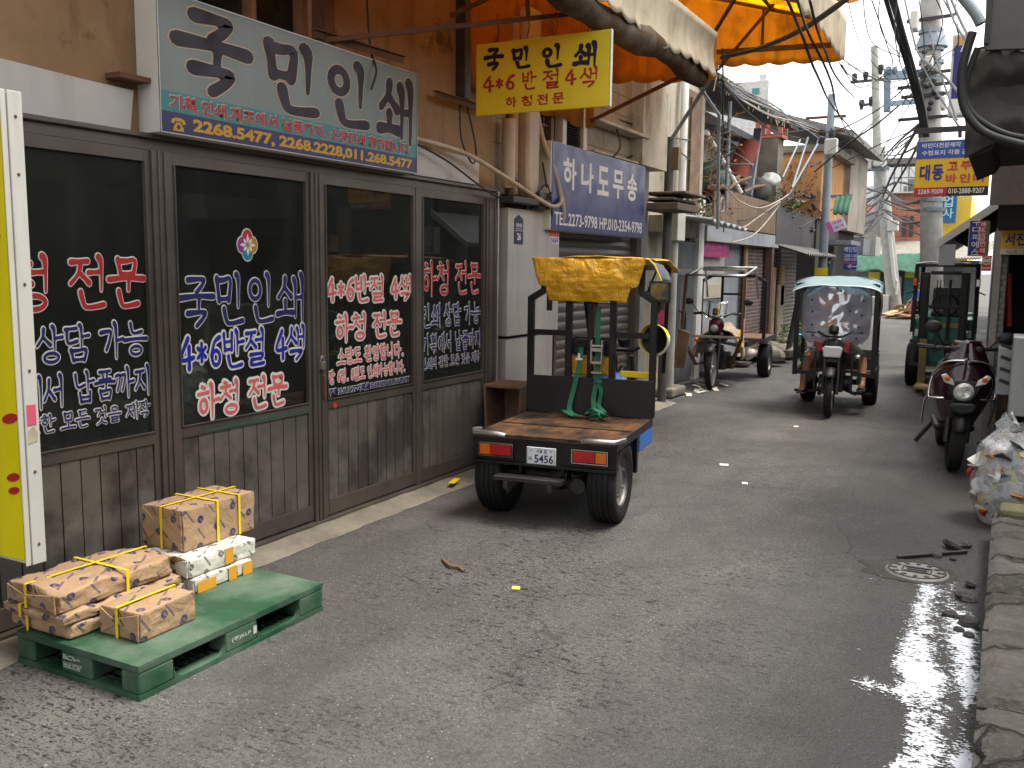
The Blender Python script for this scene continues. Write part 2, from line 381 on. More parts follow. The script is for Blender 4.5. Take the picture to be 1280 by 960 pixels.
def m_kerb():
    t = NT('kerb_stone'); v = t.co(); n1 = t.noise(v, 3.5, 6, .7); n2 = t.noise(v, 1.1, 3); n3 = t.noise(v, 38, 4, .7)
    w = t.n('VectorMath', {'operation': 'ADD'}, i0=v, i1=t.n('VectorMath', {'operation': 'SCALE'}, i0=t.n('TexNoise', None, Vector=v, Scale=3., Detail=5.).outputs[1], Scale=.35).outputs[0]).outputs[0]
    ce = t.n('TexVoronoi', None, Vector=w, Scale=1.7); g = t.n('SeparateColor', None, Color=ce.outputs[1]); ed = t.n('TexVoronoi', {'feature': 'DISTANCE_TO_EDGE'}, Vector=w, Scale=1.7).outputs[0]
    c = t.mix(g.outputs[0], (.05,.047,.041), (.135,.127,.112)); c = t.mix(t.ramp(n1, .4, .66, 0, .8), c, (.045,.042,.036)); c = t.mix(t.ramp(n3, .5, .75, 0, .35), c, (.22,.21,.19))
    c = t.mix(t.ramp(ed, 0, .02, .9, 0), c, (.015,.014,.012)); h = t.math('ADD', t.math('ADD', n1, t.math('MULTIPLY', n3, .5)), t.math('MULTIPLY', t.ramp(ed, 0, .04), 1.2))
    t.bsdf(Base_Color=c, Roughness=.9, Specular_IOR_Level=.3, Normal=t.n('Bump', None, Strength=.9, Distance=.03, Height=h).outputs[0]); return t.m
def m_milky(name, col, tint, fd, fg, rough=.08):
    t = NT(name); tr = t.n('BsdfTransparent', None, Color=tint); d = t.n('BsdfDiffuse', None, Color=col); tl = t.n('BsdfTranslucent', None, Color=col); gl = t.n('BsdfGlossy', None, Color=(1,1,1), Roughness=rough)
    m0 = t.n('MixShader', None, i0=.5, i1=d, i2=tl); m1 = t.n('MixShader', None, i0=fd, i1=tr, i2=m0); m2 = t.n('MixShader', None, i0=fg, i1=m1, i2=gl); t.t.links.new(m2.outputs[0], t.out.inputs[0]); return t.m
def m_canvas(name, col, tcol, amt=.5, stain=(.05,.03,.02)):
    t = NT(name); v = t.co(); n1 = t.noise(v, 2.5, 6, .65); n2 = t.noise(t.co(scale=(1,1,.15)), 9, 4)
    k = t.math('MULTIPLY', t.ramp(n1, .45, .75, 0, .55), 1.); k2 = t.ramp(n2, .5, .8, 0, .35)
    c = t.mix(k2, t.mix(k, col, stain), stain); tc = t.mix(k2, t.mix(k, tcol, stain), stain)
    bp = t.n('Bump', None, Strength=.4, Distance=.02, Height=n1).outputs[0]
    d = t.n('BsdfDiffuse', None, Color=c, Normal=bp); tl = t.n('BsdfTranslucent', None, Color=tc, Normal=bp)
    mx = t.n('MixShader', None, i0=amt, i1=d, i2=tl); t.t.links.new(mx.outputs[0], t.out.inputs[0]); return t.m
def m_print(name, paper, ink1, ink2, tile, crease=.5, pale=None):
    """wrapping paper printed with a repeat of round marks and slanted word bars (UV in metres)"""
    t = NT(name); uv = t.n('UVMap').outputs[0]
    def cell(ox, oy, rot):
        mp = t.n('Mapping', None, Vector=uv, Location=(ox, oy, 0), Rotation=(0, 0, rot), Scale=(1/tile, 1/tile, 1)).outputs[0]
        row = t.n('SeparateXYZ', None, Vector=mp); sh = t.math('MULTIPLY', t.math('FLOOR', row.outputs[1]), .5)
        a = t.n('CombineXYZ', None, X=t.math('ADD', row.outputs[0], sh), Y=row.outputs[1]).outputs[0]
        fr = t.n('VectorMath', {'operation': 'FRACTION'}, i0=a).outputs[0]
        s = t.n('SeparateXYZ', None, Vector=fr)
        return t.math('SUBTRACT', s.outputs[0], .5), t.math('SUBTRACT', s.outputs[1], .5)
    n1 = t.noise(t.co(), 6, 5); n0 = t.noise(t.co(), 14, 5, .7)
    c = t.mix(t.ramp(n1, .3, .7), tuple(x*.82 for x in paper), tuple(min(1, x*1.12) for x in paper))
    x, y = cell(0, 0, .5)
    d = t.math('SQRT', t.math('ADD', t.math('MULTIPLY', x, x), t.math('MULTIPLY', y, y)))
    disc = t.ramp(d, .15, .17, 1, 0)
    hole = t.math('MULTIPLY', t.ramp(t.math('ABSOLUTE', t.math('ADD', y, t.math('MULTIPLY', x, .3))), .02, .05, 1, 0), t.ramp(t.math('ABSOLUTE', t.math('SUBTRACT', x, .05)), .09, .12, 1, 0))
    disc = t.math('MULTIPLY', disc, t.math('SUBTRACT', 1., t.math('MULTIPLY', hole, .45)))
    x2, y2 = cell(.052, .021, .95)
    bar = t.math('MULTIPLY', t.ramp(t.math('ABSOLUTE', y2), .04, .055, 1, 0), t.ramp(t.math('ABSOLUTE', x2), .30, .33, 1, 0))
    let = t.ramp(t.n('TexNoise', None, Vector=t.n('Mapping', None, Vector=uv, Rotation=(0,0,.95), Scale=(420,60,1)).outputs[0], Scale=1., Detail=0.).outputs[0], .4, .55)
    bar = t.math('MULTIPLY', bar, t.math('ADD', .45, t.math('MULTIPLY', let, .55)))
    fade = t.ramp(n0, .3, .6, .72, 1)
    c = t.mix(t.math('MULTIPLY', disc, fade), c, ink1); c = t.mix(t.math('MULTIPLY', bar, fade), c, ink2)
    hgt = t.math('ADD', t.math('MULTIPLY', t.ramp(t.noise(t.co(), 11, 5, .55, 1.5), .35, .65), .6), t.math('MULTIPLY', t.noise(t.co(), 30, 4, .55, .8), .35))
    t.bsdf(Base_Color=c, Roughness=.62, Specular_IOR_Level=.4, Normal=t.n('Bump', None, Strength=crease, Distance=.012, Height=hgt).outputs[0])
    return t.m
def m_brick(name, c1, c2, mort, scale=1., bw=.2, rh=.065):
    t = NT(name); uv = t.n('UVMap').outputs[0]
    b = t.n('TexBrick', {'offset': .5}, Vector=uv, Color1=c1, Color2=c2, Mortar=mort, Scale=scale, Mortar_Size=.008, Bias=-.1, Brick_Width=bw, Row_Height=rh)
    n1 = t.noise(t.co(), 5, 5); c = t.mix(t.ramp(n1, .4, .8, 0, .6), b.outputs[0], tuple(x*.45 for x in c1))
    t.bsdf(Base_Color=c, Roughness=.85, Normal=t.n('Bump', {'invert': True}, Strength=.7, Distance=.01, Height=b.outputs[1]).outputs[0]); return t.m
def m_plaster(name, a, b, dark, sc1=1.1, amt=.8, spot=.5, bump=.3):
    t = NT(name); v = t.co(); n1 = t.noise(v, sc1, 6, .65, .4); n2 = t.noise(t.co(scale=(1,1,.2)), 3., 6, .7); n3 = t.noise(v, 12, 6, .7); n4 = t.noise(v, 2.6, 6, .7)
    c = t.mix(t.ramp(n1, .35, .65), a, b); c = t.mix(t.ramp(n2, .52, .78, 0, amt), c, dark)
    c = t.mix(t.math('MULTIPLY', t.ramp(n4, .58, .68, 0, 1), spot), c, dark); c = t.mix(t.ramp(n3, .55, .8, 0, .3), c, tuple(x*.5 for x in a))
    t.bsdf(Base_Color=c, Roughness=.9, Specular_IOR_Level=.25, Normal=t.n('Bump', None, Strength=bump, Distance=.02, Height=t.math('ADD', n3, n4)).outputs[0]); return t.m
def m_wood(name, a, b, dark, scale=(30,2,30), rough=.7, dk=.6):
    t = NT(name); n1 = t.noise(t.co(scale=scale), 1., 5, .6, .3); n2 = t.noise(t.co(), 4, 6, .7)
    c = t.mix(t.ramp(n1, .3, .7), a, b); c = t.mix(t.ramp(n2, .40, .60, 0, dk), c, dark)
    t.bsdf(Base_Color=c, Roughness=rough, Normal=t.n('Bump', None, Strength=.3, Distance=.005, Height=n1).outputs[0]); return t.m
def m_tarp(name, col, rough=.32, cre=.8, sc1=9., dark=None):
    t = NT(name); v = t.co(); n1 = t.noise(v, sc1, 6, .6, .9); n2 = t.noise(v, sc1*3, 4, .6, .5); wr = t.n('TexWave', {'wave_type': 'BANDS', 'bands_direction': 'Z'}, Vector=v, Scale=9., Distortion=4., Detail=2.).outputs[1]
    c = t.mix(t.ramp(t.noise(v, 3, 6, .7), .45, .72, 0, .7), col, dark or tuple(x*.35 for x in col))
    h = t.math('ADD', t.math('ADD', t.ramp(n1, .3, .7), t.math('MULTIPLY', n2, .5)), t.math('MULTIPLY', wr, .05))
    t.bsdf(Base_Color=c, Roughness=rough, Normal=t.n('Bump', None, Strength=cre, Distance=.015, Height=h).outputs[0]); return t.m
def m_sheen():
    """a wet film, sky reflection painted in as whitish colour: broken into strings at its edge"""
    t = NT('pale_sheen'); v = t.co(); n = t.noise(t.co(scale=(.8,1.4,1)), 20, 6, .72); n2 = t.noise(t.co(scale=(1,1.5,1)), 75, 3, .6); n3 = t.noise(v, 2.4, 3, .5)
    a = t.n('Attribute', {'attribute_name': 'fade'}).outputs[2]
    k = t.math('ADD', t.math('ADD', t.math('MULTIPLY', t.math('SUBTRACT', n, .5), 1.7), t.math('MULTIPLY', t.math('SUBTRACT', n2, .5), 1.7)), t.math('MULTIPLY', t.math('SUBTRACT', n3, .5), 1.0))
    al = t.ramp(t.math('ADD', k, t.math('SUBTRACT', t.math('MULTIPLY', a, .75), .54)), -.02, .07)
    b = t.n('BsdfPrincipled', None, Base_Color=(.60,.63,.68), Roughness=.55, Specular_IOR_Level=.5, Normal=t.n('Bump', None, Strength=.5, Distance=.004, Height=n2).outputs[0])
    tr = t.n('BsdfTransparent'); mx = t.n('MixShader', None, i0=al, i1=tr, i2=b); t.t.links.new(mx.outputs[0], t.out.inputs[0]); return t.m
def m_bag():
    t = NT('thin_plastic'); v = t.co(); n = t.noise(v, 14, 5, .6, 1.2)
    g = t.n('BsdfPrincipled', None, Base_Color=(.8,.82,.83), Roughness=.22, Normal=t.n('Bump', None, Strength=.9, Distance=.02, Height=n).outputs[0])
    tr = t.n('BsdfTransparent', None, Color=(.95,.96,.97)); f = t.ramp(n, .35, .7, .12, .42)
    mx = t.n('MixShader', None, i0=f, i1=tr, i2=g); t.t.links.new(mx.outputs[0], t.out.inputs[0]); return t.m
def m_trash():
    t = NT('mixed_litter'); v = t.co(); vo = t.n('TexVoronoi', None, Vector=v, Scale=16.)
    s = t.n('SeparateColor', None, Color=vo.outputs[1]); cr = t.n('ValToRGB', None, Fac=s.outputs[0])
    e = cr.color_ramp; e.interpolation = 'CONSTANT'
    cols = [(0,(.5,.52,.5)),(.2,(.7,.71,.7)),(.34,(.12,.13,.14)),(.46,(.45,.07,.06)),(.54,(.7,.62,.1)),(.66,(.75,.75,.74)),(.8,(.5,.3,.18)),(.88,(.22,.25,.3)),(.94,(.45,.4,.3))]
    e.elements[0].color = (*cols[0][1],1); e.elements[1].position = .2; e.elements[1].color = (*cols[1][1],1)
    for p, c in cols[2:]: el = e.elements.new(p); el.color = (*c,1)
    t.bsdf(Base_Color=cr.outputs[0], Roughness=.5); return t.m

M = dict(
 asphalt=m_asphalt(), ground=mat('packed_earth', (.1,.095,.085), .95, var=.3),
 concrete=mat('worn_concrete', (.20,.178,.14), .9, var=.3, scale=3, stain=(.07,.06,.05), samt=.8, sscale=2.5, bump=.5, bscale=40),
 kerb=m_kerb(),
 plaster=m_plaster('ochre_plaster', (.215,.135,.07), (.30,.20,.11), (.065,.04,.022), 1.1, .85, .9),
 plaster_d=m_plaster('dark_plaster', (.10,.085,.065), (.17,.14,.10), (.03,.025,.02), 1.6, .8, .6),
 plaster_b=m_plaster('beige_plaster', (.37,.33,.25), (.47,.43,.35), (.09,.07,.045), 1.1, .85, .6),
 plaster_g=m_plaster('grey_plaster', (.26,.275,.30), (.34,.35,.37), (.09,.09,.09), 1.2, .7, .35),
 plaster_o=m_plaster('orange_plaster', (.50,.22,.08), (.58,.33,.15), (.12,.08,.04), 1.2, .8, .6),
 white_panel=mat('white_board', (.42,.405,.38), .6, var=.1, scale=1.4, stain=(.2,.19,.17), samt=.6, sscale=1.4, streak=1),
 cream_panel=mat('cream_metal', (.52,.51,.46), .5, var=.08, scale=1.2, stain=(.24,.21,.16), samt=.6, sscale=1.3, streak=1, slo=.55),
 bronze=mat('bronze_aluminium', (.105,.088,.072), .45, .25, var=.2, scale=3, stain=(.05,.043,.036), samt=.7, sscale=1.2, slo=.42, shi=.68),
 board=mat('bronze_boards', (.135,.118,.10), .55, .1, var=.3, scale=1.9, stain=(.035,.03,.026), samt=.9, sscale=1.7, slo=.46, shi=.60),
 alu=mat('aluminium', (.42,.41,.39), .4, .7, var=.15), glass=m_sheen_glass(),
 clear=m_glass((.86,.9,.9), .03, 'clear_plastic', base=.1),
 black=mat('black_paint', (.0065,.0065,.0065), .4, var=.4, stain=(.04,.032,.025), samt=.45, sscale=5, spec=.35), steel=mat('worn_steel', (.5,.49,.47), .35, .9, var=.2, stain=(.2,.13,.08), samt=.5),
 rust=mat('rusty_steel', (.13,.06,.03), .8, .3, var=.4, stain=(.05,.03,.02), samt=.7), darksteel=mat('dark_steel', (.05,.048,.045), .5, .6, var=.3),
 rubber=mat('tyre_rubber', (.010,.010,.010), .8, var=.3, bump=.3, stain=(.045,.04,.035), samt=.4, sscale=4, spec=.3), rubber_s=mat('cable_rubber', (.012,.012,.013), .55, var=.2),
 deck=m_wood('worn_plywood', (.07,.036,.018), (.22,.095,.035), (.014,.012,.010), (40,3,40), .45, 1.),
 wood=m_wood('pale_wood', (.42,.24,.12), (.52,.33,.18), (.2,.11,.05), (20,20,2)), wood_d=m_wood('old_wood', (.16,.09,.045), (.22,.13,.07), (.05,.03,.02), (25,25,2)),
 red=flat('#b01818', .35), amber=flat('#d86a08', .35), navy=flat('#1c1a52'), white=flat('#ecebe6'), yellow=flat('#e8c800'),
 tarp=m_tarp('yellow_tarpaulin', (.74,.38,.012), .34, 1., 8.), blue=mat('blue_paint', (.02,.16,.55), .45, var=.2, stain=(.1,.1,.1), samt=.4),
 strap=mat('green_webbing', (.008,.14,.065), .7, var=.25, scale=30, bump=.3, bscale=200), green_pl=mat('green_plastic', (.014,.075,.036), .55, var=.35, scale=4, stain=(.15,.19,.145), samt=.75, sscale=2.2, slo=.45, shi=.68, bump=.15),
 kraft=m_print('printed_kraft_paper', (.41,.27,.155), (.028,.033,.12), (.05,.05,.11), .115), wpaper=m_print('printed_white_paper', (.66,.64,.56), (.12,.12,.10), (.045,.05,.04), .10),
 tape=mat('yellow_tape', (.90,.66,.01), .4, var=.08), otape=mat('orange_tape', (.75,.36,.03), .35, var=.1), shutter=mat('brown_shutter', (.12,.10,.085), .5, .3, var=.2, scale=2, stain=(.05,.04,.035), samt=.6, sscale=1.5),
 gate=mat('grey_gate_paint', (.27,.29,.31), .5, .2, var=.12, scale=2, stain=(.14,.12,.1), samt=.5, sscale=1.4, streak=1),
 brick=m_brick('dark_brick', (.085,.045,.04), (.14,.07,.055), (.25,.24,.23)), redbrick=m_brick('red_brick', (.33,.10,.06), (.42,.15,.09), (.4,.33,.28), bw=.4, rh=.13),
 tin=mat('grey_tin', (.30,.31,.33), .5, .5, var=.2, stain=(.16,.09,.05), samt=.5, sscale=1.5, streak=1), tin_b=mat('brown_tin', (.19,.125,.075), .7, .2, var=.3, stain=(.08,.045,.03), samt=.8, sscale=1.2, streak=1),
 tile_r=mat('old_roof_tiles', (.17,.16,.15), .85, var=.4, bump=.5), skin=mat('skin', (.30,.135,.075), .5, var=.1), khaki=mat('khaki_cloth', (.42,.38,.3), .85), blue_cl=mat('blue_cloth', (.03,.09,.35), .8), grey_cl=mat('grey_cloth', (.34,.33,.36), .85), hair=mat('black_hair', (.012,.01,.009), .6),
 chrome=mat('chrome', (.75,.75,.74), .12, 1., var=.05), maroon=mat('maroon_paint', (.022,.004,.009), .18, .2, var=.08, coat=.8), lens=mat('clear_lens', (.75,.76,.76), .08, .3, var=.05, coat=1.),
 fgreen=mat('forklift_green', (.008,.17,.12), .4, var=.15, stain=(.04,.05,.04), samt=.4), darkpl=mat('black_plastic', (.009,.009,.0095), .5, var=.2), vinyl=mat('black_vinyl', (.011,.0105,.01), .4, var=.2),
 concpole=mat('pole_concrete', (.36,.355,.33), .85, var=.2, stain=(.15,.13,.1), samt=.5, streak=1), steelpole=mat('grey_pole_steel', (.23,.27,.30), .55, .4, var=.2, stain=(.3,.28,.2), samt=.4),
 pvc=mat('old_pvc', (.40,.33,.25), .6, var=.2, stain=(.17,.10,.06), samt=.7, sscale=1.6, streak=1), pvcw=mat('white_pvc', (.72,.71,.68), .5, var=.1),
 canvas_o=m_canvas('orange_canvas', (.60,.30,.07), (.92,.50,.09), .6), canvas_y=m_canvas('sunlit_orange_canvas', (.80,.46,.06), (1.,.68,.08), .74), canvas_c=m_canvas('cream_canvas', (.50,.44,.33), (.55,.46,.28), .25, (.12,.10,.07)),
 canvas_d=m_canvas('dirty_brown_canvas', (.09,.06,.04), (.15,.07,.02), .15, (.24,.23,.21)), canvas_g=m_canvas('green_awning_cloth', (.10,.22,.16), (.08,.24,.17), .25), canvas_k=m_canvas('grimy_tarpaulin', (.085,.08,.072), (.05,.05,.045), .08, (.03,.028,.025)),
 sheen=m_sheen(), bag=m_bag(), trash=m_trash(), litter=mat('scrap_paper', (.6,.58,.5), .8), darkroom=mat('dark_interior', (.05,.048,.045), .9), leaf=mat('weed_leaf', (.05,.13,.03), .7, var=.5),
)
# ================================================================ SETTING
L = -3.65
MB().box(-300, 300, -40, 560, -.4, -.012).build('ground', M['ground'])['kind'] = 'structure'
o = MB().grid(lambda u, v: Vector((-3.9+4.6*u, -6+48*v, 0)), 4, 24).build('road', M['asphalt']); o['kind'] = 'structure'
o = MB().grid(lambda u, v: Vector((-9+16*u, 42+12*v, -.002)), 4, 4).build('road', M['asphalt']); o['kind'] = 'structure'
# worn concrete strip under the shop doors, its edge eaten away
def strip(u, v):
    y = -2 + 12.6*v
    x = -3.74 + (.30 + .05*noise.noise((y*1.7, 3, 0)) + .03*noise.noise((y*7, 1, 0)))*u
    return Vector((x, y, .045*(1-u)**.7 + .002 + (.006*noise.noise((x*20, y*9, 2)) if u < 1 else 0)))
o = MB().grid(strip, 10, 200).build('pavement', M['concrete'], smooth=40); o['kind'] = 'structure'
# stone kerb on the right, big broken slabs
def slab_pts(x0, x1, y0, y1, z):
    mb = MB()
    def fn(u, v):
        x, y = x0+(x1-x0)*u, y0+(y1-y0)*v
        e = min(u, 1-u, v, 1-v); return Vector((x+.008*noise.noise((x*5, y*5, 1)), y+.012*noise.noise((x*5, y*5, 8)), z + .010*noise.noise((x*4, y*4, 0)) + .008*noise.noise((x*20, y*20, 3)) - (.03 if e < .001 else 0)))
    return mb.grid(fn, 14, 12)
mb = MB(); mb.box(.02, 1.4, .9, 6.15, -.1, .165)
ys = [.9, 1.45, 2.2, 2.75, 3.3, 3.62, 4.15, 4.6, 5.15, 5.6, 6.2]
for i in range(len(ys)-1):
    a, b = ys[i]+.008, ys[i+1]-.008; w1 = random.uniform(.38, .62)
    s = slab_pts(.0, w1, a, b, .2 + random.uniform(-.02, .015)); mb.add(s.v, s.f)
    s = slab_pts(w1+.02, 1.4, a+random.uniform(-.04, .06), b, .195 + random.uniform(-.02, .02)); mb.add(s.v, s.f)
o = mb.build('pavement', M['kerb'], smooth=50); o['kind'] = 'structure'
o = MB().box(.03, .6, 5.98, 6.2, .0, .245).mapv(lambda v: (v.x+.015*noise.noise(v*4), v.y, v.z)).build('pavement', mat('mossy_stone', (.13,.125,.07), .95, var=.4, bump=.6), bevel=.03); o['kind'] = 'structure'

# ================================================================ PRINT SHOP (left, near)
shop = thing('print_shop', 'ochre plastered shop with four lettered glass sliding doors in brown frames', 'shop building', (L, 4.3, 0))
def P(mb, name, m, root=None, **k): return mb.build(name, m, root or shop, world=True, **k)
mb = MB().box(-3.95, -3.70, -3, 3.47, 2.20, 5.6).box(-3.95, -3.70, 4.36, 6.5, 2.20, 5.6).box(-3.95, -3.70, 3.47, 4.36, 2.2, 2.88).box(-3.95, -3.70, 3.47, 4.36, 4.1, 5.6)
P(mb, 'wall', M['plaster'])
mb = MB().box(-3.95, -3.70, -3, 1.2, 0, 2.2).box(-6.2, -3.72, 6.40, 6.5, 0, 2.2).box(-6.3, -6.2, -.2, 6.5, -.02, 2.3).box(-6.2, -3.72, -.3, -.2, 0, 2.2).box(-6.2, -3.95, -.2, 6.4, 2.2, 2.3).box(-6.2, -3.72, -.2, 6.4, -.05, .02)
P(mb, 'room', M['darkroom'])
mb = MB().prism([(-3, 2.2), (3.03, 2.2), (3.06, 2.41), (2.8, 2.415), (1.9, 2.45), (-3, 2.5)], (-3.70, 0, 0), VY, VZ, (.03, 0, 0)); P(mb, 'fascia', M['white_panel'])
mb = MB().box(-3.70, -3.665, 5.26, 6.24, 2.235, 2.43); P(mb, 'fascia', M['white_panel'])
mb = MB().box(-3.80, -3.655, 1.2, 6.5, 2.145, 2.2).box(-3.70, -3.63, 1.2, 6.5, 2.2, 2.222)
for a, b in ((1.2, 1.3), (3.125, 3.235), (4.262, 4.372), (6.33, 6.49)):
    mb.box(-3.80, -3.64, a, b, .05, 2.145)
    mb.box(-3.64, -3.632, a+.03, a+.045, .05, 2.145).box(-3.64, -3.632, b-.045, b-.03, .05, 2.145)
mb.box(-3.80, -3.65, 5.362, 5.42, .05, 2.145).box(-3.80, -3.62, 1.2, 6.5, .02, .05)
P(mb, 'door_frame', M['bronze'], bevel=.003)
# upstairs window, dark
mb = MB()
for a, b, c, d in ((3.47, 4.36, 2.88, 2.93), (3.47, 4.36, 4.05, 4.1), (3.47, 3.52, 2.93, 4.05), (4.31, 4.36, 2.93, 4.05), (3.9, 3.94, 2.93, 4.05)): mb.box(-3.86, -3.73, a, b, c, d)
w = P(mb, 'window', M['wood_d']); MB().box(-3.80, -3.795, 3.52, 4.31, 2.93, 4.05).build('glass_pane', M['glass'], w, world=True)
MB().box(-4.1, -4.0, 3.4, 4.4, 2.8, 4.2).build('curtain', M['darkroom'], w, world=True)
P(MB().box(-3.70, -3.60, 4.36, 4.42, 2.86, 4.4).box(-3.70, -3.62, 4.44, 4.47, 2.8, 4.4), 'gutter_pipe', M['rust'])
P(MB().box(-3.70, -3.60, 2.93, 3.10, 2.445, 2.468), 'bracket', M['rust'])

RED, NAV, BLU, PINK, WHT, GOLD = flat('#a81c20'), flat('#14185c'), flat('#0c1c96'), flat('#d0605c'), flat('#d9d6cf'), flat('#b88c22')
GX = -3.668
def wline(fill, line, s, y0, y1, z0, z1, ex=.026, wm=1.): put_brush(fill, line, s, (GX, y0, z0), VY, VZ, VX, y1-y0, z1-z0, .0, wm, ex)
def door(y0, y1, name):
    mb = MB(); X0, X1 = -3.70, -3.655
    mb.box(X0, X1, y0, y0+.035, .06, 2.145).box(X0, X1, y1-.035, y1, .06, 2.145)
    mb.box(X0, X1, y0+.035, y1-.035, 2.09, 2.145).box(X0, X1, y0+.035, y1-.035, .728, .785).box(X0, X1, y0+.035, y1-.035, .06, .155)
    mb.box(X1, X1+.008, y0+.03, y1-.03, .785, .793).box(X1, X1+.008, y0+.028, y0+.036, .785, 2.09).box(X1, X1+.008, y1-.036, y1-.028, .785, 2.09)
    d = P(mb, name, M['bronze'], bevel=.002)
    n = 9; w_ = (y1-y0-.07)/n; mb = MB()
    for i in range(n): mb.box(-3.690, -3.664+random.uniform(0, .0015), y0+.035+i*w_+.003, y0+.035+(i+1)*w_-.003, .155, .728)
    mb.build('boards', M['board'], d, world=True, bevel=.0015)
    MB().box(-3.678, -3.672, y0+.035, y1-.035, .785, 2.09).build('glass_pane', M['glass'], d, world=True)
    return d
def let(d, cols):
    for m_, mb in cols: mb.build('lettering', m_, d, world=True, fix=False)
d0 = door(1.3, 2.14, 'sliding_door')
d1 = door(2.14, 3.125, 'sliding_door'); d2 = door(3.235, 4.262, 'sliding_door'); d3 = door(4.372, 5.362, 'sliding_door'); d4 = door(5.42, 6.33, 'sliding_door')
for d, a, b in ((d1, 2.19, 3.085), (d4, 5.465, 6.285)):
    r, bl, ln = MB(), MB(), MB()
    wline(r, ln, '하청 전문', a, b, 1.392, 1.655); wline(bl, ln, '인쇄 상담 가능', a, b, 1.165, 1.345, .045); wline(bl, ln, '기획에서 납품까지', a, b, .975, 1.13, .05); wline(bl, ln, '인쇄의 관한 모든 것을 제작', a, b, .865, .955, .065)
    let(d, ((WHT, ln), (RED, r), (NAV, bl)))
n_, b_, p_, ln = MB(), MB(), MB(), MB()
wline(n_, ln, '국민인쇄', 3.275, 4.215, 1.28, 1.575, .026); wline(b_, ln, '4*6반절 4색', 3.275, 4.215, 1.05, 1.27, .06); wline(p_, ln, '하청 전문', 3.38, 4.06, .80, 1.0, .085)
let(d2, ((WHT, ln), (NAV, n_), (BLU, b_), (PINK, p_)))
cy, cz = 3.765, 1.715; fl = [MB() for _ in range(4)]; wh = MB()
for k in range(4):
    a = 2*pi*k/4 + pi/2; c = Vector((GX, cy+.036*cos(a), cz+.040*sin(a)))
    mw = [(.043*cos(t*pi/12), .050*sin(t*pi/12)) for t in range(24)]
    wh.prism(mw, c, VY, VZ, (.0006+k*.0002, 0, 0)); fl[k].prism([(x*.87, y*.87) for x, y in mw], c+VX*.0021, VY, VZ, (.0006+k*.0002, 0, 0))
for k in range(8):
    a = 2*pi*k/8; b = Vector((0, cos(a), sin(a))); s_ = Vector((0, -sin(a), cos(a))); p0 = Vector((GX+.0046, cy, cz)); q_ = 1.15 if k % 2 == 0 else .9
    wh.add([p0+b*.010, p0+b*.030*q_+s_*.010, p0+b*.052*q_, p0+b*.030*q_-s_*.010], [(0, 1, 2, 3)])
let(d2, ((WHT, wh), (flat('#a81424'), fl[0]), (flat('#8a2a7a'), fl[1]), (flat('#14788c'), fl[2]), (flat('#a87a1c'), fl[3])))
p_, ln, b_ = MB(), MB(), MB()
wline(p_, ln, '4*6반절 4색', 4.42, 5.325, 1.375, 1.555, .075); wline(p_, ln, '하청 전문', 4.50, 5.21, 1.13, 1.315, .075); wline(p_, ln, '소량도 환영합니다.', 4.51, 5.23, .985, 1.095, .09); wline(p_, ln, '장 6명. 8절도 인쇄가능합니다.', 4.43, 5.25, .875, .965, .1)
put_text(b_, '주장 2268.5477·기획실 2265.2228·010.6268.5477', (GX+.003, 4.43, .805), VY, VZ, VX, .87, .045, 0, .03); put_text(ln, '주장 2268.5477·기획실 2265.2228·010.6268.5477', (GX+.001, 4.425, .801), VY, VZ, VX, .88, .053, 0, .075)
let(d3, ((WHT, ln), (PINK, p_), (NAV, b_)))
# lock, handles, stickers, green scrape
mb = MB().box(-3.655, -3.645, 4.30, 4.345, 1.03, 1.10); h = P(mb, 'lock_plate', M['steel'])
pl = MB().tube([(-3.625, 4.31, 1.03), (-3.625, 4.31, 1.055), (-3.625, 4.322, 1.068), (-3.625, 4.334, 1.055), (-3.625, 4.334, 1.03)], .005, 6).box(-3.64, -3.612, 4.302, 4.342, .985, 1.032)
pl.build('padlock', M['steel'], h, world=True, bevel=.004)
P(MB().box(-3.64, -3.618, 4.33, 4.352, .80, .95), 'handle', M['rust'], bevel=.006)
mb = MB().prism([(.022*cos(k*pi/5)*(1 if k % 2 else .75), .022*sin(k*pi/5)*(1 if k % 2 else .75)) for k in range(10)], (-3.654, 4.47, .745), VY, VZ, (.002, 0, 0)); mb.build('sticker', flat('#c03030'), d3, world=True)
mb = MB().bar((-3.655, 3.42, .742), (-3.655, 4.2, .748), .003, .008); mb.build('paint_scrape', flat('#0e5f4c'), d2, world=True)
# things standing inside, seen dimly through the panes
tag(MB().box(-4.5, -4.1, 4.62, 5.25, 0, 1.62).box(-4.1, -4.08, 4.65, 5.22, .9, 1.56).box(-4.1, -4.085, 4.65, 5.22, .1, .85).build('cabinet', M['wood'], bevel=.01), 'brown wooden cabinet standing behind the glass of the padlocked door', 'cabinet')
for i, (y, z, w_, h_, cc) in enumerate(((5.50, 1.52, .05, .20, '#8d8b80'), (5.52, 1.2, .05, .45, '#8a897f'), (5.66, 1.46, .06, .07, '#a8a590'), (5.70, 1.28, .12, .12, '#8e8c86'), (5.95, 1.2, .14, .14, '#4a7fa0'), (6.1, 1.45, .05, .12, '#9a9a92'), (5.68, .95, .08, .28, '#8a99a4'), (5.98, .92, .16, .24, '#a6a69c'), (5.78, 1.3, .07, .05, '#b79a2a'))):
    tag(MB().box(-3.705, -3.700, y, y+w_, z, z+h_).build('paper_notice', flat(cc)), ['tall narrow grey paper strip taped inside the last glass door, upper one', 'long narrow grey paper strip inside the last glass door below the red lettering', 'small cream paper note behind the red lettering', 'pale grey paper sheet beside the long strip inside the glass', 'blue leaflet taped inside the last glass door', 'small upright pale card at the far edge of the last glass door', 'pale blue grey paper hung low inside the last glass door', 'large pale sheet low in the middle of the last glass door', 'small mustard yellow note inside the last glass door'][i], 'notice', 'papers taped inside the last door')
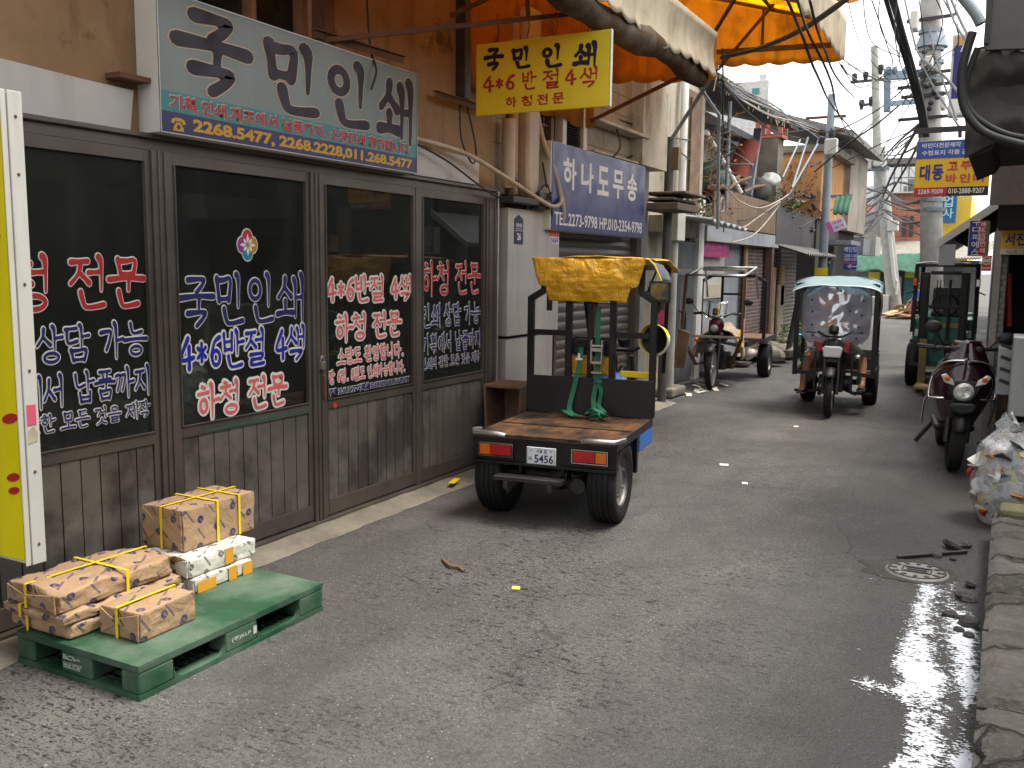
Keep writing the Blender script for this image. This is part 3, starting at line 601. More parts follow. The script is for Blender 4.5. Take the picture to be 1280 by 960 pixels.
for i, (y, c) in enumerate(((6.0, '#b8741c'), (6.14, '#9a9c94'))):
    tag(MB().lathe([(.001, 0), (.055, 0), (.055, .004), (.001, .004)], (-3.700, y, .865), VX, 20).build('round_sticker', flat(c)), ['round orange sticker at the foot of the last glass door', 'round pale grey sticker at the foot of the last glass door'][i], 'sticker')

# ---------------------------------------------------------------- main sign of the print shop
FX = -3.55; Y0, Y1, Z0, Z1 = 3.105, 5.225, 2.222, 2.868
sg = thing('shop_sign', 'long grey green sign box with huge dark brush lettering above the doors', 'sign', (FX, 4.16, 2.2))
B = lambda mb, n, m_, r=sg, **k: mb.build(n, m_, r, world=True, **k)
B(MB().box(-3.70, FX-.006, Y0, Y1, Z0, Z1), 'case', M['cream_panel'], bevel=.004)
B(MB().box(FX-.006, FX, Y0+.005, Y1-.005, Z0+.006+.19, Z1-.006), 'panel', mat('grey_green_vinyl', (.15,.185,.175), .4, var=.08, scale=1.5, stain=(.21,.25,.235), samt=.5, sscale=1.2, streak=1))
B(MB().box(FX-.006, FX, Y0+.005, Y1-.005, Z0+.102, Z0+.196), 'band', flat('#2f7274', .4)); B(MB().box(FX-.006, FX, Y0+.005, Y1-.005, Z0+.006, Z0+.102), 'band', flat('#231d4e', .4))
B(MB().box(FX-.004, FX+.004, Y0, Y1, Z0, Z0+.005).box(FX-.004, FX+.004, Y0, Y1, Z1-.005, Z1).box(FX-.004, FX+.004, Y0, Y0+.004, Z0+.005, Z1-.005).box(FX-.004, FX+.004, Y1-.004, Y1, Z0+.005, Z1-.005), 'trim', M['alu'])
f_, ln = MB(), MB(); 
for ch, a, b, c, d in (('국', 3.17, 3.72, 2.43, 2.835), ('민', 3.79, 4.24, 2.43, 2.835), ('인', 4.31, 4.71, 2.425, 2.83), ('쇄', 4.77, 5.18, 2.39, 2.825)):
    put_brush(f_, ln, ch, (FX, a, c), VY, VZ, VX, b-a, d-c, .001, 1.5, .020)
B(ln, 'lettering', flat('#b9a68c'), fix=False); B(f_, 'lettering', flat('#140820'), fix=False)
r, ln = MB(), MB(); s_ = '기획.인쇄.제조에서 납품까지, 소량인쇄 환영합니다.'
put_text(ln, s_, (FX+.001, 3.155, 2.328), VY, VZ, VX, 2.0, .082, 0, .05); put_text(r, s_, (FX+.003, 3.16, 2.332), VY, VZ, VX, 1.99, .074, 0, .025)
B(ln, 'lettering', flat('#a9b9b4'), fix=False); B(r, 'lettering', flat('#a3262c'), fix=False)
g = MB(); put_text(g, '2268.5477, 2268.2228,011.268.5477', (FX+.001, 3.30, 2.238), VY, VZ, VX, 1.87, .072, 0, .045)
# the little telephone sign, drawn: handset over a dial body
g.prism([(0,.035),(.006,.052),(.03,.062),(.06,.062),(.084,.052),(.09,.035),(.07,.033),(.066,.045),(.024,.045),(.02,.033)], (FX+.001, 3.165, 2.238), VY, VZ, (.001, 0, 0))
g.prism([(.012,0),(.078,0),(.074,.018),(.058,.04),(.032,.04),(.016,.018)], (FX+.001, 3.165, 2.238), VY, VZ, (.001, 0, 0))
B(g, 'lettering', GOLD, fix=False)
B(MB().lathe([(.0005, 0), (.010, 0)], (FX+.0035, 3.21, 2.257), VX, 16), 'telephone_dial', flat('#231d4e', .4))

# ---------------------------------------------------------------- yellow projecting sign box at the near left
sx, sy0, sy1 = -2.5, 1.640, 1.696
yb = thing('projecting_sign', 'yellow sign box with white metal edge hanging out from the wall at the near left', 'sign', (-3.1, 1.67, .7))
def lean(mb): return mb.mapv(lambda v: (v.x, v.y - .028*(v.z-.72)/1.36*0 , v.z))
B(MB().box(-3.62, sx-.004, sy0+.003, sy1, .725, 2.085), 'case', M['cream_panel'], yb, bevel=.003)
B(MB().box(-3.61, sx-.012, sy0, sy0+.003, .735, 2.075), 'face', mat('yellow_vinyl', (.70,.60,.0), .4, var=.08, scale=2, stain=(.42,.35,.04), samt=.5, sscale=1.3, streak=1), yb)
B(MB().box(sx-.004, sx, sy0-.004, sy0+.012, .72, 2.09).box(sx-.004, sx+.002, sy0+.016, sy1+.004, .72, 2.09), 'edge_strip', M['cream_panel'], yb, bevel=.002)
r = MB()
for (z, q) in ((1.685, .018), (1.16, .036), (.985, .03), (.945, .026)):
    r.prism([(q*cos(k*pi/8), q*.42*sin(k*pi/8)+.2*q*cos(k*pi/8)) for k in range(16)], (sx-.055-(.0 if z > 1.2 else -.012), sy0-.001, z), VX, VZ, (0, -.0015, 0))
B(r, 'lettering', RED, yb)
B(MB().box(-3.70, -3.62, 1.65, 1.685, 1.9, 1.94).box(-3.70, -3.62, 1.65, 1.685, .9, .94), 'bracket', M['rust'], yb)
mb = MB()
for z in (2.02, 1.86, 1.55, 1.3, 1.0, .78): mb.lathe([(.0005, .003), (.004, .002), (.005, 0)], (sx+.002, 1.678, z), VX, 8)
B(mb, 'screw', M['rust'], yb)
mb = MB().box(sx+.002, sx+.0035, 1.662, 1.69, 1.14, 1.2); B(mb, 'sticker', flat('#c9506a'), yb)
mb = MB().prism([(0,0),(.03,.005),(.034,.03),(.02,.05),(.004,.04)], (sx+.002, 1.66, 1.085), VY, VZ, (.0012,0,0)); B(mb, 'sticker', mat('torn_paper', (.42,.36,.25), .9, var=.4), yb)

# ---------------------------------------------------------------- hanging yellow sign over the lane
hy = 6.0
hs_ = thing('hanging_sign', 'yellow lettered sign board hanging on wires under the orange awning', 'sign', (-3.03, hy, 2.71))
B(MB().box(-3.555, -2.5, hy, hy+.03, 2.712, 3.215), 'board', mat('mustard_vinyl', (.66,.50,.02), .45, var=.08, scale=3), hs_, bevel=.003)
B(MB().box(-2.5, -2.495, hy-.002, hy+.032, 2.71, 3.217), 'trim', M['alu'], hs_)
f_ = MB(); ox = -3.555
for ch, a, b, c, d in (('국', .06, .235, .305, .47), ('민', .29, .45, .30, .46), ('인', .535, .70, .285, .455), ('쇄', .77, .96, .265, .445)): put_brush(f_, None, ch, (ox+a, hy, 2.712+c), VX, VZ, -VY, b-a, d-c, .001, 1.75)
B(f_, 'lettering', flat('#0d0928'), hs_, fix=False)
f_ = MB()
for s_, a, b, c, d in (('4*6', .06, .325, .155, .275), ('반', .38, .50, .15, .285), ('절', .545, .675, .145, .285), ('4', .72, .81, .155, .265), ('색', .83, .965, .13, .275)): put_brush(f_, None, s_, (ox+a, hy, 2.712+c), VX, VZ, -VY, b-a, d-c, .001, 1.2)
for i, ch in enumerate('하청전문'): put_text(f_, ch, (ox+.25+i*.125, hy-.001, 2.712+.04), VX, VZ, -VY, .09, .075, 0, .03)
B(f_, 'lettering', flat('#a0181c'), hs_, fix=False)
mb = MB()
for x in (-3.4, -3.15, -2.93, -2.68): mb.tube([(x, hy+.015, 3.215), (x+.02, hy+.02, 3.30), (x, hy+.03, 3.42)], .004, 5)
B(mb, 'hanging_wire', M['rust'], hs_)
# ================================================================ AWNINGS OVER THE LANE
def B2(mb, n, m_, r, **k): return mb.build(n, m_, r, world=True, **k)
def scallop(x0f, y0, y1, ztop, zbot, n, amp=.03, axis='Y', seed=0):
    """hanging valance with a scalloped hem; x0f(u, v) gives the across coordinate"""
    mb = MB(); nu = n*6
    def fn(u, v):
        zt = ztop(u) if callable(ztop) else ztop
        zb = (zbot(u) if callable(zbot) else zbot) + amp*(1-abs(sin(pi*n*u)))
        z = zt + (zb-zt)*v; a = y0+(y1-y0)*u; c = x0f(u, v) + .02*noise.noise((u*9, v*1.5, seed))*(.3+v)
        return Vector((c, a, z)) if axis == 'Y' else Vector((a, c, z))
    return mb.grid(fn, nu, 8)
aw = thing('awning', 'long canvas awning with cream scalloped front edge and orange underside over the print shop', 'awning', (L, 5.5, 3.6))
def roof1(u, v):
    y = 2.4 + (8.55-2.4)*u; x = -3.66 + (3.66-2.52)*v
    return Vector((x, y, 4.12 - .38*v - .05*sin(pi*v)*(1+.5*sin(u*30)) + .02*noise.noise((u*20, v*4, 0))))
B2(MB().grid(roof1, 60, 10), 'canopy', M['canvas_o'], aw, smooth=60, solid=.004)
B2(scallop(lambda u, v: -2.50+.05*v*0 - .03*sin(pi*v), 2.4, 8.5, 3.735, lambda u: 3.33+.05*noise.noise((u*6, 0, 0)), 24, .035), 'front_valance', M['canvas_c'], aw, smooth=60, solid=.004)
B2(scallop(lambda u, v: 8.55, -3.60, -2.52, lambda u: 4.10-.36*u, lambda u: 3.38-.07*u, 4, .03, 'X', 3), 'end_valance', M['canvas_o'], aw, smooth=60, solid=.004)
pts = [(-2.62+.02*sin(i*1.3), 2.6+i*.42, 3.35-.02*sin(i*.9)-.0*i) for i in range(15)]
mb = MB().tube(pts, [.10+.018*sin(i*2.1) for i in range(15)], 14); mb.mapv(lambda v: (v.x+.03*noise.noise(v*4), v.y, v.z+.03*noise.noise(v*3+Vector((9,0,0)))))
B2(mb, 'rolled_side_sheet', M['canvas_d'], aw, smooth=60)
mb = MB().bar((-3.64, 4.33, 2.897), (-2.6, 6.0, 3.34), .028, .028)
mb.bar((-3.64, 8.3, 3.0), (-2.6, 8.35, 3.42), .03).bar((-3.6, 5.72, 3.36), (-2.6, 5.72, 3.62), .025)
for y in (3.2, 4.6, 6.0, 7.3, 8.4): mb.bar((-3.66, y, 4.08), (-2.56, y, 3.70), .025)
for x, z in ((-3.3, 3.96), (-2.95, 3.84), (-2.56, 3.72)): mb.bar((x, 2.4, z), (x, 8.5, z), .025)
mb.bar((-3.35, 5.0, 3.4), (-3.33, 5.0, 3.95), .022).bar((-3.0, 5.75, 3.28), (-3.02, 5.7, 3.85), .022)
B2(mb, 'frame', M['rust'], aw)
aw2 = thing('awning', 'orange canvas awning with torn cream front edge farther along the lane against the sky', 'awning', (L, 9.5, 3.8))
def roof2(u, v):
    y = 8.7 + 1.5*u; x = -3.7 + (3.7-1.68)*v
    return Vector((x, y, 4.75 - .62*v + .03*sin(u*22)*sin(pi*v)))
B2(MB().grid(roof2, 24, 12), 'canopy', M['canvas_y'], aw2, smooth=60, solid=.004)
B2(scallop(lambda u, v: 10.2, -3.7, -1.68, lambda u: 4.75-.62*u, lambda u: 3.82-.09*u, 8, .03, 'X', 5), 'end_valance', M['canvas_o'], aw2, smooth=60, solid=.004)
B2(scallop(lambda u, v: -1.66+.05*v*noise.noise((u*8, 0, 2)), 7.4, 10.2, 4.15, lambda u: 3.72+.06*noise.noise((u*7, 1, 0)), 9, .035, 'Y', 7), 'front_valance', M['canvas_c'], aw2, smooth=60, solid=.004)
mb = MB()
for y in (8.8, 9.5, 10.15): mb.bar((-3.7, y, 4.71), (-1.7, y, 4.10), .03)
for x, z in ((-3.1, 4.54), (-2.4, 4.32), (-1.7, 4.1)): mb.bar((x, 7.6, z), (x, 10.2, z), .03)
mb.bar((-3.7, 10.15, 3.97), (-1.7, 10.15, 3.9), .045).bar((-3.2, 10.12, 3.85), (-2.4, 9.0, 4.3), .03).bar((-2.5, 10.15, 3.95), (-2.5, 10.15, 4.35), .025).bar((-2.95, 10.1, 3.75), (-2.3, 9.9, 4.35), .025)
B2(mb, 'frame', M['rust'], aw2)
tag(MB().grid(lambda u, v: Vector((-1.35+.38*u, 7.2+.3*v, 3.62+.09*v-.10*sin(pi*u))), 8, 6).build('tarpaulin_scrap', M['canvas_o'], smooth=60, solid=.01), 'loose corner of orange tarpaulin at the top edge of the sky', 'tarpaulin')

# ================================================================ SHUTTER SHOP (left, behind the near cargo trike)
sh = thing('shutter_shop', 'dim narrow shop with brown roller shutter and white wall board behind the near cargo tricycle', 'shop building', (L, 8.2, 0))
mb = MB().box(-3.95, -3.74, 6.5, 6.78, 0, 2.2).box(-3.95, -3.74, 7.6, 7.72, 0, 2.7).box(-3.95, -3.66, 9.82, 10.0, 0, 2.7).box(-4.4, -4.3, 6.5, 10.4, 0, 5.4).box(-3.95, -3.76, 6.78, 7.6, 0, 2.0)
B2(mb, 'pier', M['plaster_g'] if False else mat('dark_grey_wall', (.17,.165,.155), .9, var=.2, stain=(.06,.05,.045), samt=.7, sscale=1.4), sh)  # dark grey base colour with random stains
B2(MB().box(-3.95, -3.72, 8.22, 9.6, 2.7, 5.4).box(-3.95, -3.72, 6.5, 7.0, 2.2, 5.4).box(-3.95, -3.72, 7.0, 8.22, 3.35, 5.4).box(-3.95, -3.72, 7.0, 8.22, 2.2, 2.62), 'wall', m_brick('painted_block', (.30,.24,.165), (.34,.28,.20), (.2,.16,.11), bw=.4, rh=.2), sh)
B2(MB().box(-3.95, -3.58, 9.55, 10.35, 2.72, 5.6), 'column', M['plaster_b'], sh)
B2(MB().box(-3.76, -3.60, 6.60, 7.56, 1.045, 2.085), 'wall_board', M['white_panel'], sh, bevel=.004)
B2(MB().box(-3.76, -3.62, 6.62, 7.5, .03, 1.02), 'wall_board', M['white_panel'], sh, bevel=.004)
def sl(u, v): return Vector((-3.78+.012*abs(sin(v*pi*22)), 7.72+2.1*u, .02+1.96*v))
B2(MB().grid(sl, 1, 264), 'roller_shutter', M['shutter'], sh)
B2(MB().box(-3.80, -3.70, 7.70, 7.75, 0, 2.0).box(-3.80, -3.70, 9.78, 9.83, 0, 2.0).box(-3.86, -3.70, 7.7, 9.83, 1.98, 2.1), 'shutter_guide', M['bronze'], sh)
mb = MB().box(-3.76, -3.70, 7.0, 7.6, 2.62, 2.66).box(-3.76, -3.70, 7.56, 7.62, 2.66, 3.35).box(-3.76, -3.70, 7.0, 7.05, 2.66, 3.35).box(-3.76, -3.7, 7.0, 7.6, 3.31, 3.35)
for i in range(5): mb.box(-3.74, -3.725, 7.05, 7.56, 2.72+i*.13, 2.733+i*.13)
for i in range(4): mb.box(-3.738, -3.727, 7.13+i*.11, 7.143+i*.11, 2.66, 3.31)
g_ = B2(mb, 'barred_window', M['wood_d'], sh); MB().box(-3.9, -3.85, 7.0, 7.6, 2.6, 3.4).build('glass_pane', M['darkroom'], g_, world=True)
mb = MB().box(-3.74, -3.66, 7.72, 7.80, 2.62, 3.3).box(-3.74, -3.66, 8.18, 8.26, 2.62, 3.3).box(-3.74, -3.66, 7.8, 8.18, 2.62, 2.68).box(-3.74, -3.66, 7.8, 8.18, 3.24, 3.3)
v_ = B2(mb, 'louvre_vent', M['cream_panel'], sh)
mb = MB()
for i in range(22): mb.obox((-3.70, 7.99, 2.70+i*.025), (.012, 0, -.008), (0, .19, 0), (.001, 0, .0015))
mb.box(-3.80, -3.73, 7.8, 8.18, 2.68, 3.24); mb.build('louvre', M['darksteel'], v_, world=True)
B2(MB().box(-3.72, -3.55, 8.3, 9.7, 3.0, 3.03).box(-3.72, -3.60, 8.3, 9.5, 2.72, 2.735), 'ledge', M['plaster_b'], sh)
# stacked roof-tile scraps on the ledge by the pole
B2(MB().box(-3.74, -3.3, 9.95, 10.7, 2.26, 2.34).box(-3.72, -3.36, 10.0, 10.8, 2.37, 2.40).box(-3.74, -3.25, 10.05, 10.85, 2.44, 2.47), 'ledge', M['plaster_d'], sh, bevel=.01)
# blue sign
bs = thing('blue_sign', 'navy blue sign box with white lettering and phone numbers above the shutter', 'sign', (-3.52, 8.45, 1.95))
by0, by1, bz0, bz1 = 7.27, 9.55, 1.935, 2.69
B2(MB().box(-3.72, -3.545, by0-.02, by1, bz0, bz1), 'case', M['cream_panel'], bs, bevel=.004)
B2(MB().box(-3.545, -3.54, by0, by1, bz0+.004, bz1-.004), 'face', mat('navy_vinyl', (.014,.016,.125), .4, var=.06, stain=(.03,.03,.12), samt=.4), bs)
f_ = MB()
for i, ch in enumerate('하나도무송'): put_text(f_, ch, (-3.54, by0+.22+i*.385, bz0+.37+(.0)), VY, VZ, VX, .28, .275, .001, .03)
put_text(f_, 'TEL.2273-9798 HP.010-2354-9798', (-3.54, by0+.06, bz0+.045), VY, VZ, VX, 2.16, .115, .001, .015)
B2(f_, 'lettering', WHT, bs, fix=False)
# plates
ap = thing('address_plate', 'dark blue house number plate 26 with a pointed top on the white board', 'plate', (-3.6, 6.78, 1.8))
B2(MB().prism([(0,0),(.15,0),(.15,.20),(.075,.235),(0,.20)], (-3.60, 6.70, 1.80), VY, VZ, (.006, 0, 0)), 'plate', flat('#16223f'), ap)
f_ = MB(); put_text(f_, '26', (-3.594, 6.742, 1.83), VY, VZ, VX, .066, .06, .001, .02); put_text(f_, '마른내로', (-3.594, 6.722, 1.935), VY, VZ, VX, .106, .032, .001, .02); put_text(f_, 'Mareunnae-ro', (-3.594, 6.722, 1.918), VY, VZ, VX, .106, .012, .001, .01); f_.box(-3.594, -3.593, 6.705, 6.845, 1.905, 1.908)
B2(f_, 'lettering', WHT, ap, fix=False)
po = thing('poster', 'small orange red poster with white P on the corner of the white board', 'poster', (-3.6, 7.5, 1.9))
B2(MB().box(-3.60, -3.597, 7.36, 7.545, 1.885, 2.07), 'sheet', flat('#d8482a'), po); B2(MB().box(-3.60, -3.597, 7.36, 7.545, 1.815, 1.88), 'sheet', flat('#c9c8d0'), po)
f_ = MB(); put_text(f_, 'P', (-3.597, 7.375, 1.945), VY, VZ, VX, .045, .05, .001, .03); put_text(f_, 'arking', (-3.597, 7.425, 1.947), VY, VZ, VX, .10, .03, .001, .0); put_text(f_, '주차장', (-3.597, 7.375, 2.035), VY, VZ, VX, .06, .018, .001, .0); put_text(f_, '안내', (-3.597, 7.49, 1.90), VY, VZ, VX, .04, .018, .001, .0); f_.box(-3.597, -3.5965, 7.37, 7.53, 1.93, 1.933)
B2(f_, 'lettering', WHT, po, fix=False)
f_ = MB(); put_text(f_, '인쇄골목', (-3.597, 7.375, 1.825), VY, VZ, VX, .155, .045, .001, .02); B2(f_, 'lettering', NAV, po, fix=False)
# pipes at the corner
tag(MB().tube([(-3.62, 6.63, 2.24), (-3.62, 6.63, 2.78)], .055, 14).build('drain_pipe', M['pvc'], smooth=50), 'short thick beige drain pipe beside the shop door frame', 'pipe')
tag(MB().tube([(-3.66, 6.78, 2.2), (-3.66, 6.78, 3.6)], .04, 12).build('drain_pipe', mat('stained_pipe', (.38,.25,.15), .7, stain=(.2,.08,.04), samt=.8, sscale=2), smooth=50), 'rust streaked pipe between the short pipe and the wide duct', 'pipe')
tag(MB().prism([(-.11,.12),(-.07,.02),(0,-.03),(.07,.02),(.11,.12),(.11,1.5),(-.11,1.5)], (-3.72, 6.97, 2.20), VY, VZ, (.16, 0, 0)).build('duct', M['pvc'], bevel=.03, smooth=50), 'wide grimy beige duct with rounded foot above the white board', 'duct')
tag(MB().tube(catmull([(-3.63, 5.3, 2.47), (-3.58, 5.9, 2.43), (-3.55, 6.5, 2.30), (-3.50, 7.0, 2.16), (-3.5, 7.25, 2.13), (-3.52, 7.42, 2.2), (-3.6, 7.45, 2.35), (-3.68, 7.3, 2.6)], 6), .018, 8).build('conduit', M['pvc'], smooth=60), 'curving beige conduit hose from the main sign to the pipes', 'conduit')
tag(MB().tube(catmull([(-3.62, 7.05, 3.1), (-3.6, 7.15, 2.75), (-3.55, 7.35, 2.4), (-3.54, 7.5, 2.12), (-3.56, 7.52, 2.0)], 6), .024, 8).build('conduit', M['pvc'], smooth=60), 'straight slanting beige hose passing the barred window', 'conduit')
for i, (pts, lb) in enumerate(((((-3.62, 5.3, 2.44), (-3.6, 5.7, 2.35), (-3.58, 6.1, 2.22), (-3.6, 6.5, 2.15), (-3.6, 7.3, 2.12)), 'thin black cable drooping from the main sign along the white band'),
    (((-3.66, 5.95, 2.8), (-3.66, 5.97, 2.55), (-3.62, 6.06, 2.38), (-3.64, 6.15, 2.5), (-3.66, 6.02, 2.85)), 'black cable loop hanging on the ochre wall below the angle iron'),
    (((-3.58, 6.6, 2.35), (-3.55, 6.9, 2.2), (-3.5, 7.1, 2.3), (-3.55, 7.3, 2.05), (-3.6, 7.2, 2.5)), 'tangled black cable around the duct'), (((-3.6, 4.75, 3.3), (-3.58, 4.76, 2.95), (-3.52, 4.74, 2.8), (-3.53, 4.7, 2.68)), 'thin dark wire dangling in front of the big sign'))):
    tag(MB().tube(catmull(pts, 8), .007, 6).build('cable', M['rubber_s'], smooth=60), lb, 'cable')
tag(MB().box(-3.66, -3.50, 6.50, 6.95, 2.12, 2.17).box(-3.62, -3.52, 7.0, 7.2, 2.1, 2.24).build('junction_box', M['darksteel'], bevel=.006), 'dark junction box among the pipes above the white board', 'junction box')
# rusty angle irons, post
def angle(name, lb, p, q):
    mb = MB().bar(p, q, .045, .006); mb.bar(Vector(p)+Vector((0, 0, -.02)), Vector(q)+Vector((0, 0, -.02)), .006, .045)
    tag(mb.build(name, M['rust']), lb, 'bracket')
angle('angle_iron', 'slotted rusty angle iron poking over the top edge of the big sign', (-3.62, 4.28, 2.95), (-3.5, 5.0, 2.93))
angle('angle_iron', 'dark angle iron on the ochre wall left of the yellow hanging sign', (-3.62, 5.55, 2.82), (-3.62, 6.3, 2.82))
tag(MB().box(-3.70, -3.62, 5.95, 6.03, 2.84, 4.1).build('awning_post', M['darksteel']), 'dark upright steel post on the wall behind the yellow hanging sign', 'post')
tag(MB().grid(lambda u, v: Vector((-3.66+.03*sin(u*20)*v, 6.06+2.3*u, 4.0-1.05*v-.03*abs(sin(u*9)))), 40, 8).build('side_curtain', M['canvas_o'], smooth=60, solid=.004), 'dull orange canvas curtain against the wall behind the hanging sign', 'curtain')
tag(MB().tube([(-3.62, 6.47, 2.2), (-3.62, 6.47, .05)], .008, 6).build('conduit', M['alu'], smooth=60), 'thin upright metal conduit at the end of the door frame', 'conduit')
# scraps at the door foot
tag(MB().obox((-3.49, 5.62, .05), (.02, .01, 0), (-.02, .075, .0), (0, 0, .004)).build('paper_scrap', M['tape']), 'yellow strip of paper lying at the foot of the last sliding door', 'scrap')
# ================================================================ PALLET AND PARCELS
pal = thing('pallet', 'green plastic pallet with rounded fork openings lying by the shop doors', 'pallet', (-3.09, 2.72, 0), radians(.5))
PX, PY = .355, .525
mb = MB().grid(lambda u, v: Vector((-PX+2*PX*u, -PY+2*PY*v, .1355+.0015*noise.noise((u*5, v*6, 0)))), 20, 30); mb.box(-PX, PX, -PY, PY, .108, .1335)
mb.build('top_deck', M['green_pl'], pal, bevel=.003)
mb = MB()
def blk(x0, x1, y0, y1):
    mb.box(x0, x1, y0, y1, .022, .108)
ybl = [(-PY, -PY+.165), (-.092, .092), (PY-.165, PY)]; xbl = [(-PX, -PX+.11), (-.085, .095), (PX-.10, PX)]
for a, b in ybl:
    for c, d in xbl:
        mb = MB(); blk(c+.001, d-.001, a+.001, b-.001); mb.build('foot_block', M['green_pl'], pal, bevel=.008)
mb = MB().box(-PX, PX, -PY, -PY+.05, .0, .022).box(-PX, PX, PY-.05, PY, 0, .022)
for x in (-PX, -.06, PX-.05): mb.box(x, x+.05, -PY+.05, PY-.05, 0, .022)
for i in range(22): mb.box(-PX+.051, PX-.051, -PY+.07+i*.044, -PY+.076+i*.044, .003, .018)
for i in range(13): mb.box(-PX+.07+i*.048, -PX+.076+i*.048, -PY+.051, PY-.051, .004, .016)
# curved feet webs beside each opening
for a, b in ((-PY+.165, 1), (-.092, -1), (.092, 1), (PY-.165, -1)):
    pr = [(0, 0), (.05*b, 0)] + [(.05*b*(1-sin(t*pi/12)), .05*(1-cos(t*pi/12))) for t in range(1, 7)]
    mb.prism([(y, z+.022) for y, z in pr], (PX-.02, a, 0), VY, VZ, (.018, 0, 0))
mb.build('bottom_grid', M['green_pl'], pal)
f_ = MB(); put_text(f_, '(주)KLP', (PX+.001, -.06, .055), VY, VZ, VX, .11, .022, .001, .02); f_.box(PX+.001, PX+.0015, .065, .085, .05, .085)
for z, w_ in ((.092, .10), (.085, .10), (.078, .07), (.052, .1), (.044, .1)):
    for k in range(9):
        if random.random() < .8: f_.box(-.07+k*w_/9, -.07+k*w_/9+w_/12, -PY-.0012, -PY-.0007, z, z+.005)
put_text(f_, 'KLP 한국파렛트', (-.07, -PY-.001, .055), VX, VZ, -VY, .11, .014, 0, .02)
f_.build('lettering', flat('#b9c4ba'), pal, fix=False)

def parcel(name, lb, cat, x0, x1, y0, y1, z0, z1, m_, amp=.005, r=.008, straps=(), rz=0, seed=1, sm=None, flaps=True, sagz=0., tapes=()):
    c = Vector(((x0+x1)/2, (y0+y1)/2, z0)); h = Vector(((x1-x0)/2, (y1-y0)/2, (z1-z0)/2))
    root = thing(name, lb, cat, c, rz, None); n = 22; mb = MB()
    def disp(p):
        inn = Vector([max(-h[i]+r, min(h[i]-r, p[i])) for i in range(3)]); d = p-inn
        if d.length > 1e-7: p = inn + d.normalized()*r
        q = p*1.0 + Vector((seed*3.1, seed*1.7, 0)); k = 1 if p.z > -h.z+.02 else .25
        v = Vector((noise.noise(q*9), noise.noise(q*9+Vector((7,0,0))), noise.noise(q*9+Vector((0,9,0)))))*amp
        v += Vector((noise.noise(q*26), noise.noise(q*26+Vector((7,0,0))), noise.noise(q*26+Vector((0,9,0)))))*amp*.55
        rid = abs(noise.noise(q*14+Vector((3,3,3)))); v *= (1 - .5*rid)
        p = p + v*k; p.z -= sagz*(1-(p.x/h.x)**2)*(p.z/h.z > .5)
        return p + Vector((0, 0, h.z))
    for ax in range(3):
        for s in (-1, 1):
            def fn(u, v, ax=ax, s=s):
                a, b = (ax+1) % 3, (ax+2) % 3; p = Vector((0,0,0)); p[ax] = s*h[ax]; p[a] = (2*u-1)*h[a]; p[b] = (2*v-1)*h[b]; return disp(p)
            mb.grid(fn, n, n)
    mb.build('wrapping', m_, root, smooth=38)
    if flaps:
        fl = MB(); e = -h.y-.004-amp*.6; H = 2*h.z
        fl.prism([(-h.x*.96, H*.04), (-h.x*.05, H*.5), (-h.x*.96, H*.95)], (0, e, 0), VX, VZ, (0, .006, 0))
        fl.prism([(h.x*.96, H*.04), (-h.x*.30, H*.62), (h.x*.96, H*.97)], (0, e-.003, 0), VX, VZ, (0, .006, 0))
        fl.mapv(lambda v: (v.x, v.y+.006*noise.noise(v*20), v.z)); fl.build('folded_end', m_, root, bevel=.002)
    sb = MB(); e = .0035+amp*.55
    for ax, pos, w_ in straps:
        X, Y, Z = h.x+e, h.y+e, 2*h.z+e
        if ax == 'y':   # band round the short way, at y = pos
            sb.box(-X, X, pos-w_/2, pos+w_/2, Z-.0012, Z).box(-X, -X+.0012, pos-w_/2, pos+w_/2, 0, Z-.0012).box(X-.0012, X, pos-w_/2, pos+w_/2, 0, Z-.0012)
        else:
            sb.box(pos-w_/2, pos+w_/2, -Y-.003, Y, Z+.0005, Z+.0016).box(pos-w_/2, pos+w_/2, -Y-.0045, -Y-.0033, 0, Z+.0005).box(pos-w_/2, pos+w_/2, Y-.0012, Y, 0, Z+.0005)
    if straps: sb.build('strap', sm or M['tape'], root)
    for i, (a, b, c_, d_) in enumerate(tapes):
        MB().box(h.x+e-.001, h.x+e+.0004, a, b, c_, d_).build('tape_patch', M['otape'], root)
    return root
parcel('wrapped_package', 'white printed paper package with orange tape at the bottom of the white pair', 'package', -3.43, -3.135, 2.845, 3.20, .137, .203, M['wpaper'], .006, .01, seed=2, tapes=((-.17, -.06, .0, .05), (.02, .07, .0, .066), (.11, .17, .0, .06)))
parcel('wrapped_package', 'white printed paper package with orange tape directly under the tall brown box', 'package', -3.46, -3.15, 2.83, 3.245, .206, .292, M['wpaper'], .007, .012, seed=5, tapes=((.0, .05, .01, .085),))
parcel('wrapped_parcel', 'tall brown printed paper parcel with yellow straps on top of the white packages', 'parcel', -3.525, -3.255, 2.895, 3.345, .295, .488, M['kraft'], .0045, .005, straps=(('y', -.02, .014), ('y', .12, .014), ('x', .0, .014)), seed=3)
parcel('wrapped_parcel', 'small brown printed paper parcel with one yellow strap at the near edge of the pallet', 'parcel', -3.125, -2.9, 2.345, 2.63, .137, .256, M['kraft'], .005, .006, straps=(('x', -.01, .014),), seed=7, rz=radians(2))
parcel('wrapped_parcel', 'flat brown printed paper parcel at the bottom of the long stack', 'parcel', -3.52, -3.15, 2.225, 2.80, .137, .196, M['kraft'], .013, .012, straps=(('x', -.06, .014),), seed=9, flaps=False)
parcel('wrapped_parcel', 'thin crumpled brown paper parcel in the middle of the long stack', 'parcel', -3.535, -3.155, 2.205, 2.79, .199, .238, M['kraft'], .016, .010, straps=(('x', -.06, .014),), seed=11, flaps=False)
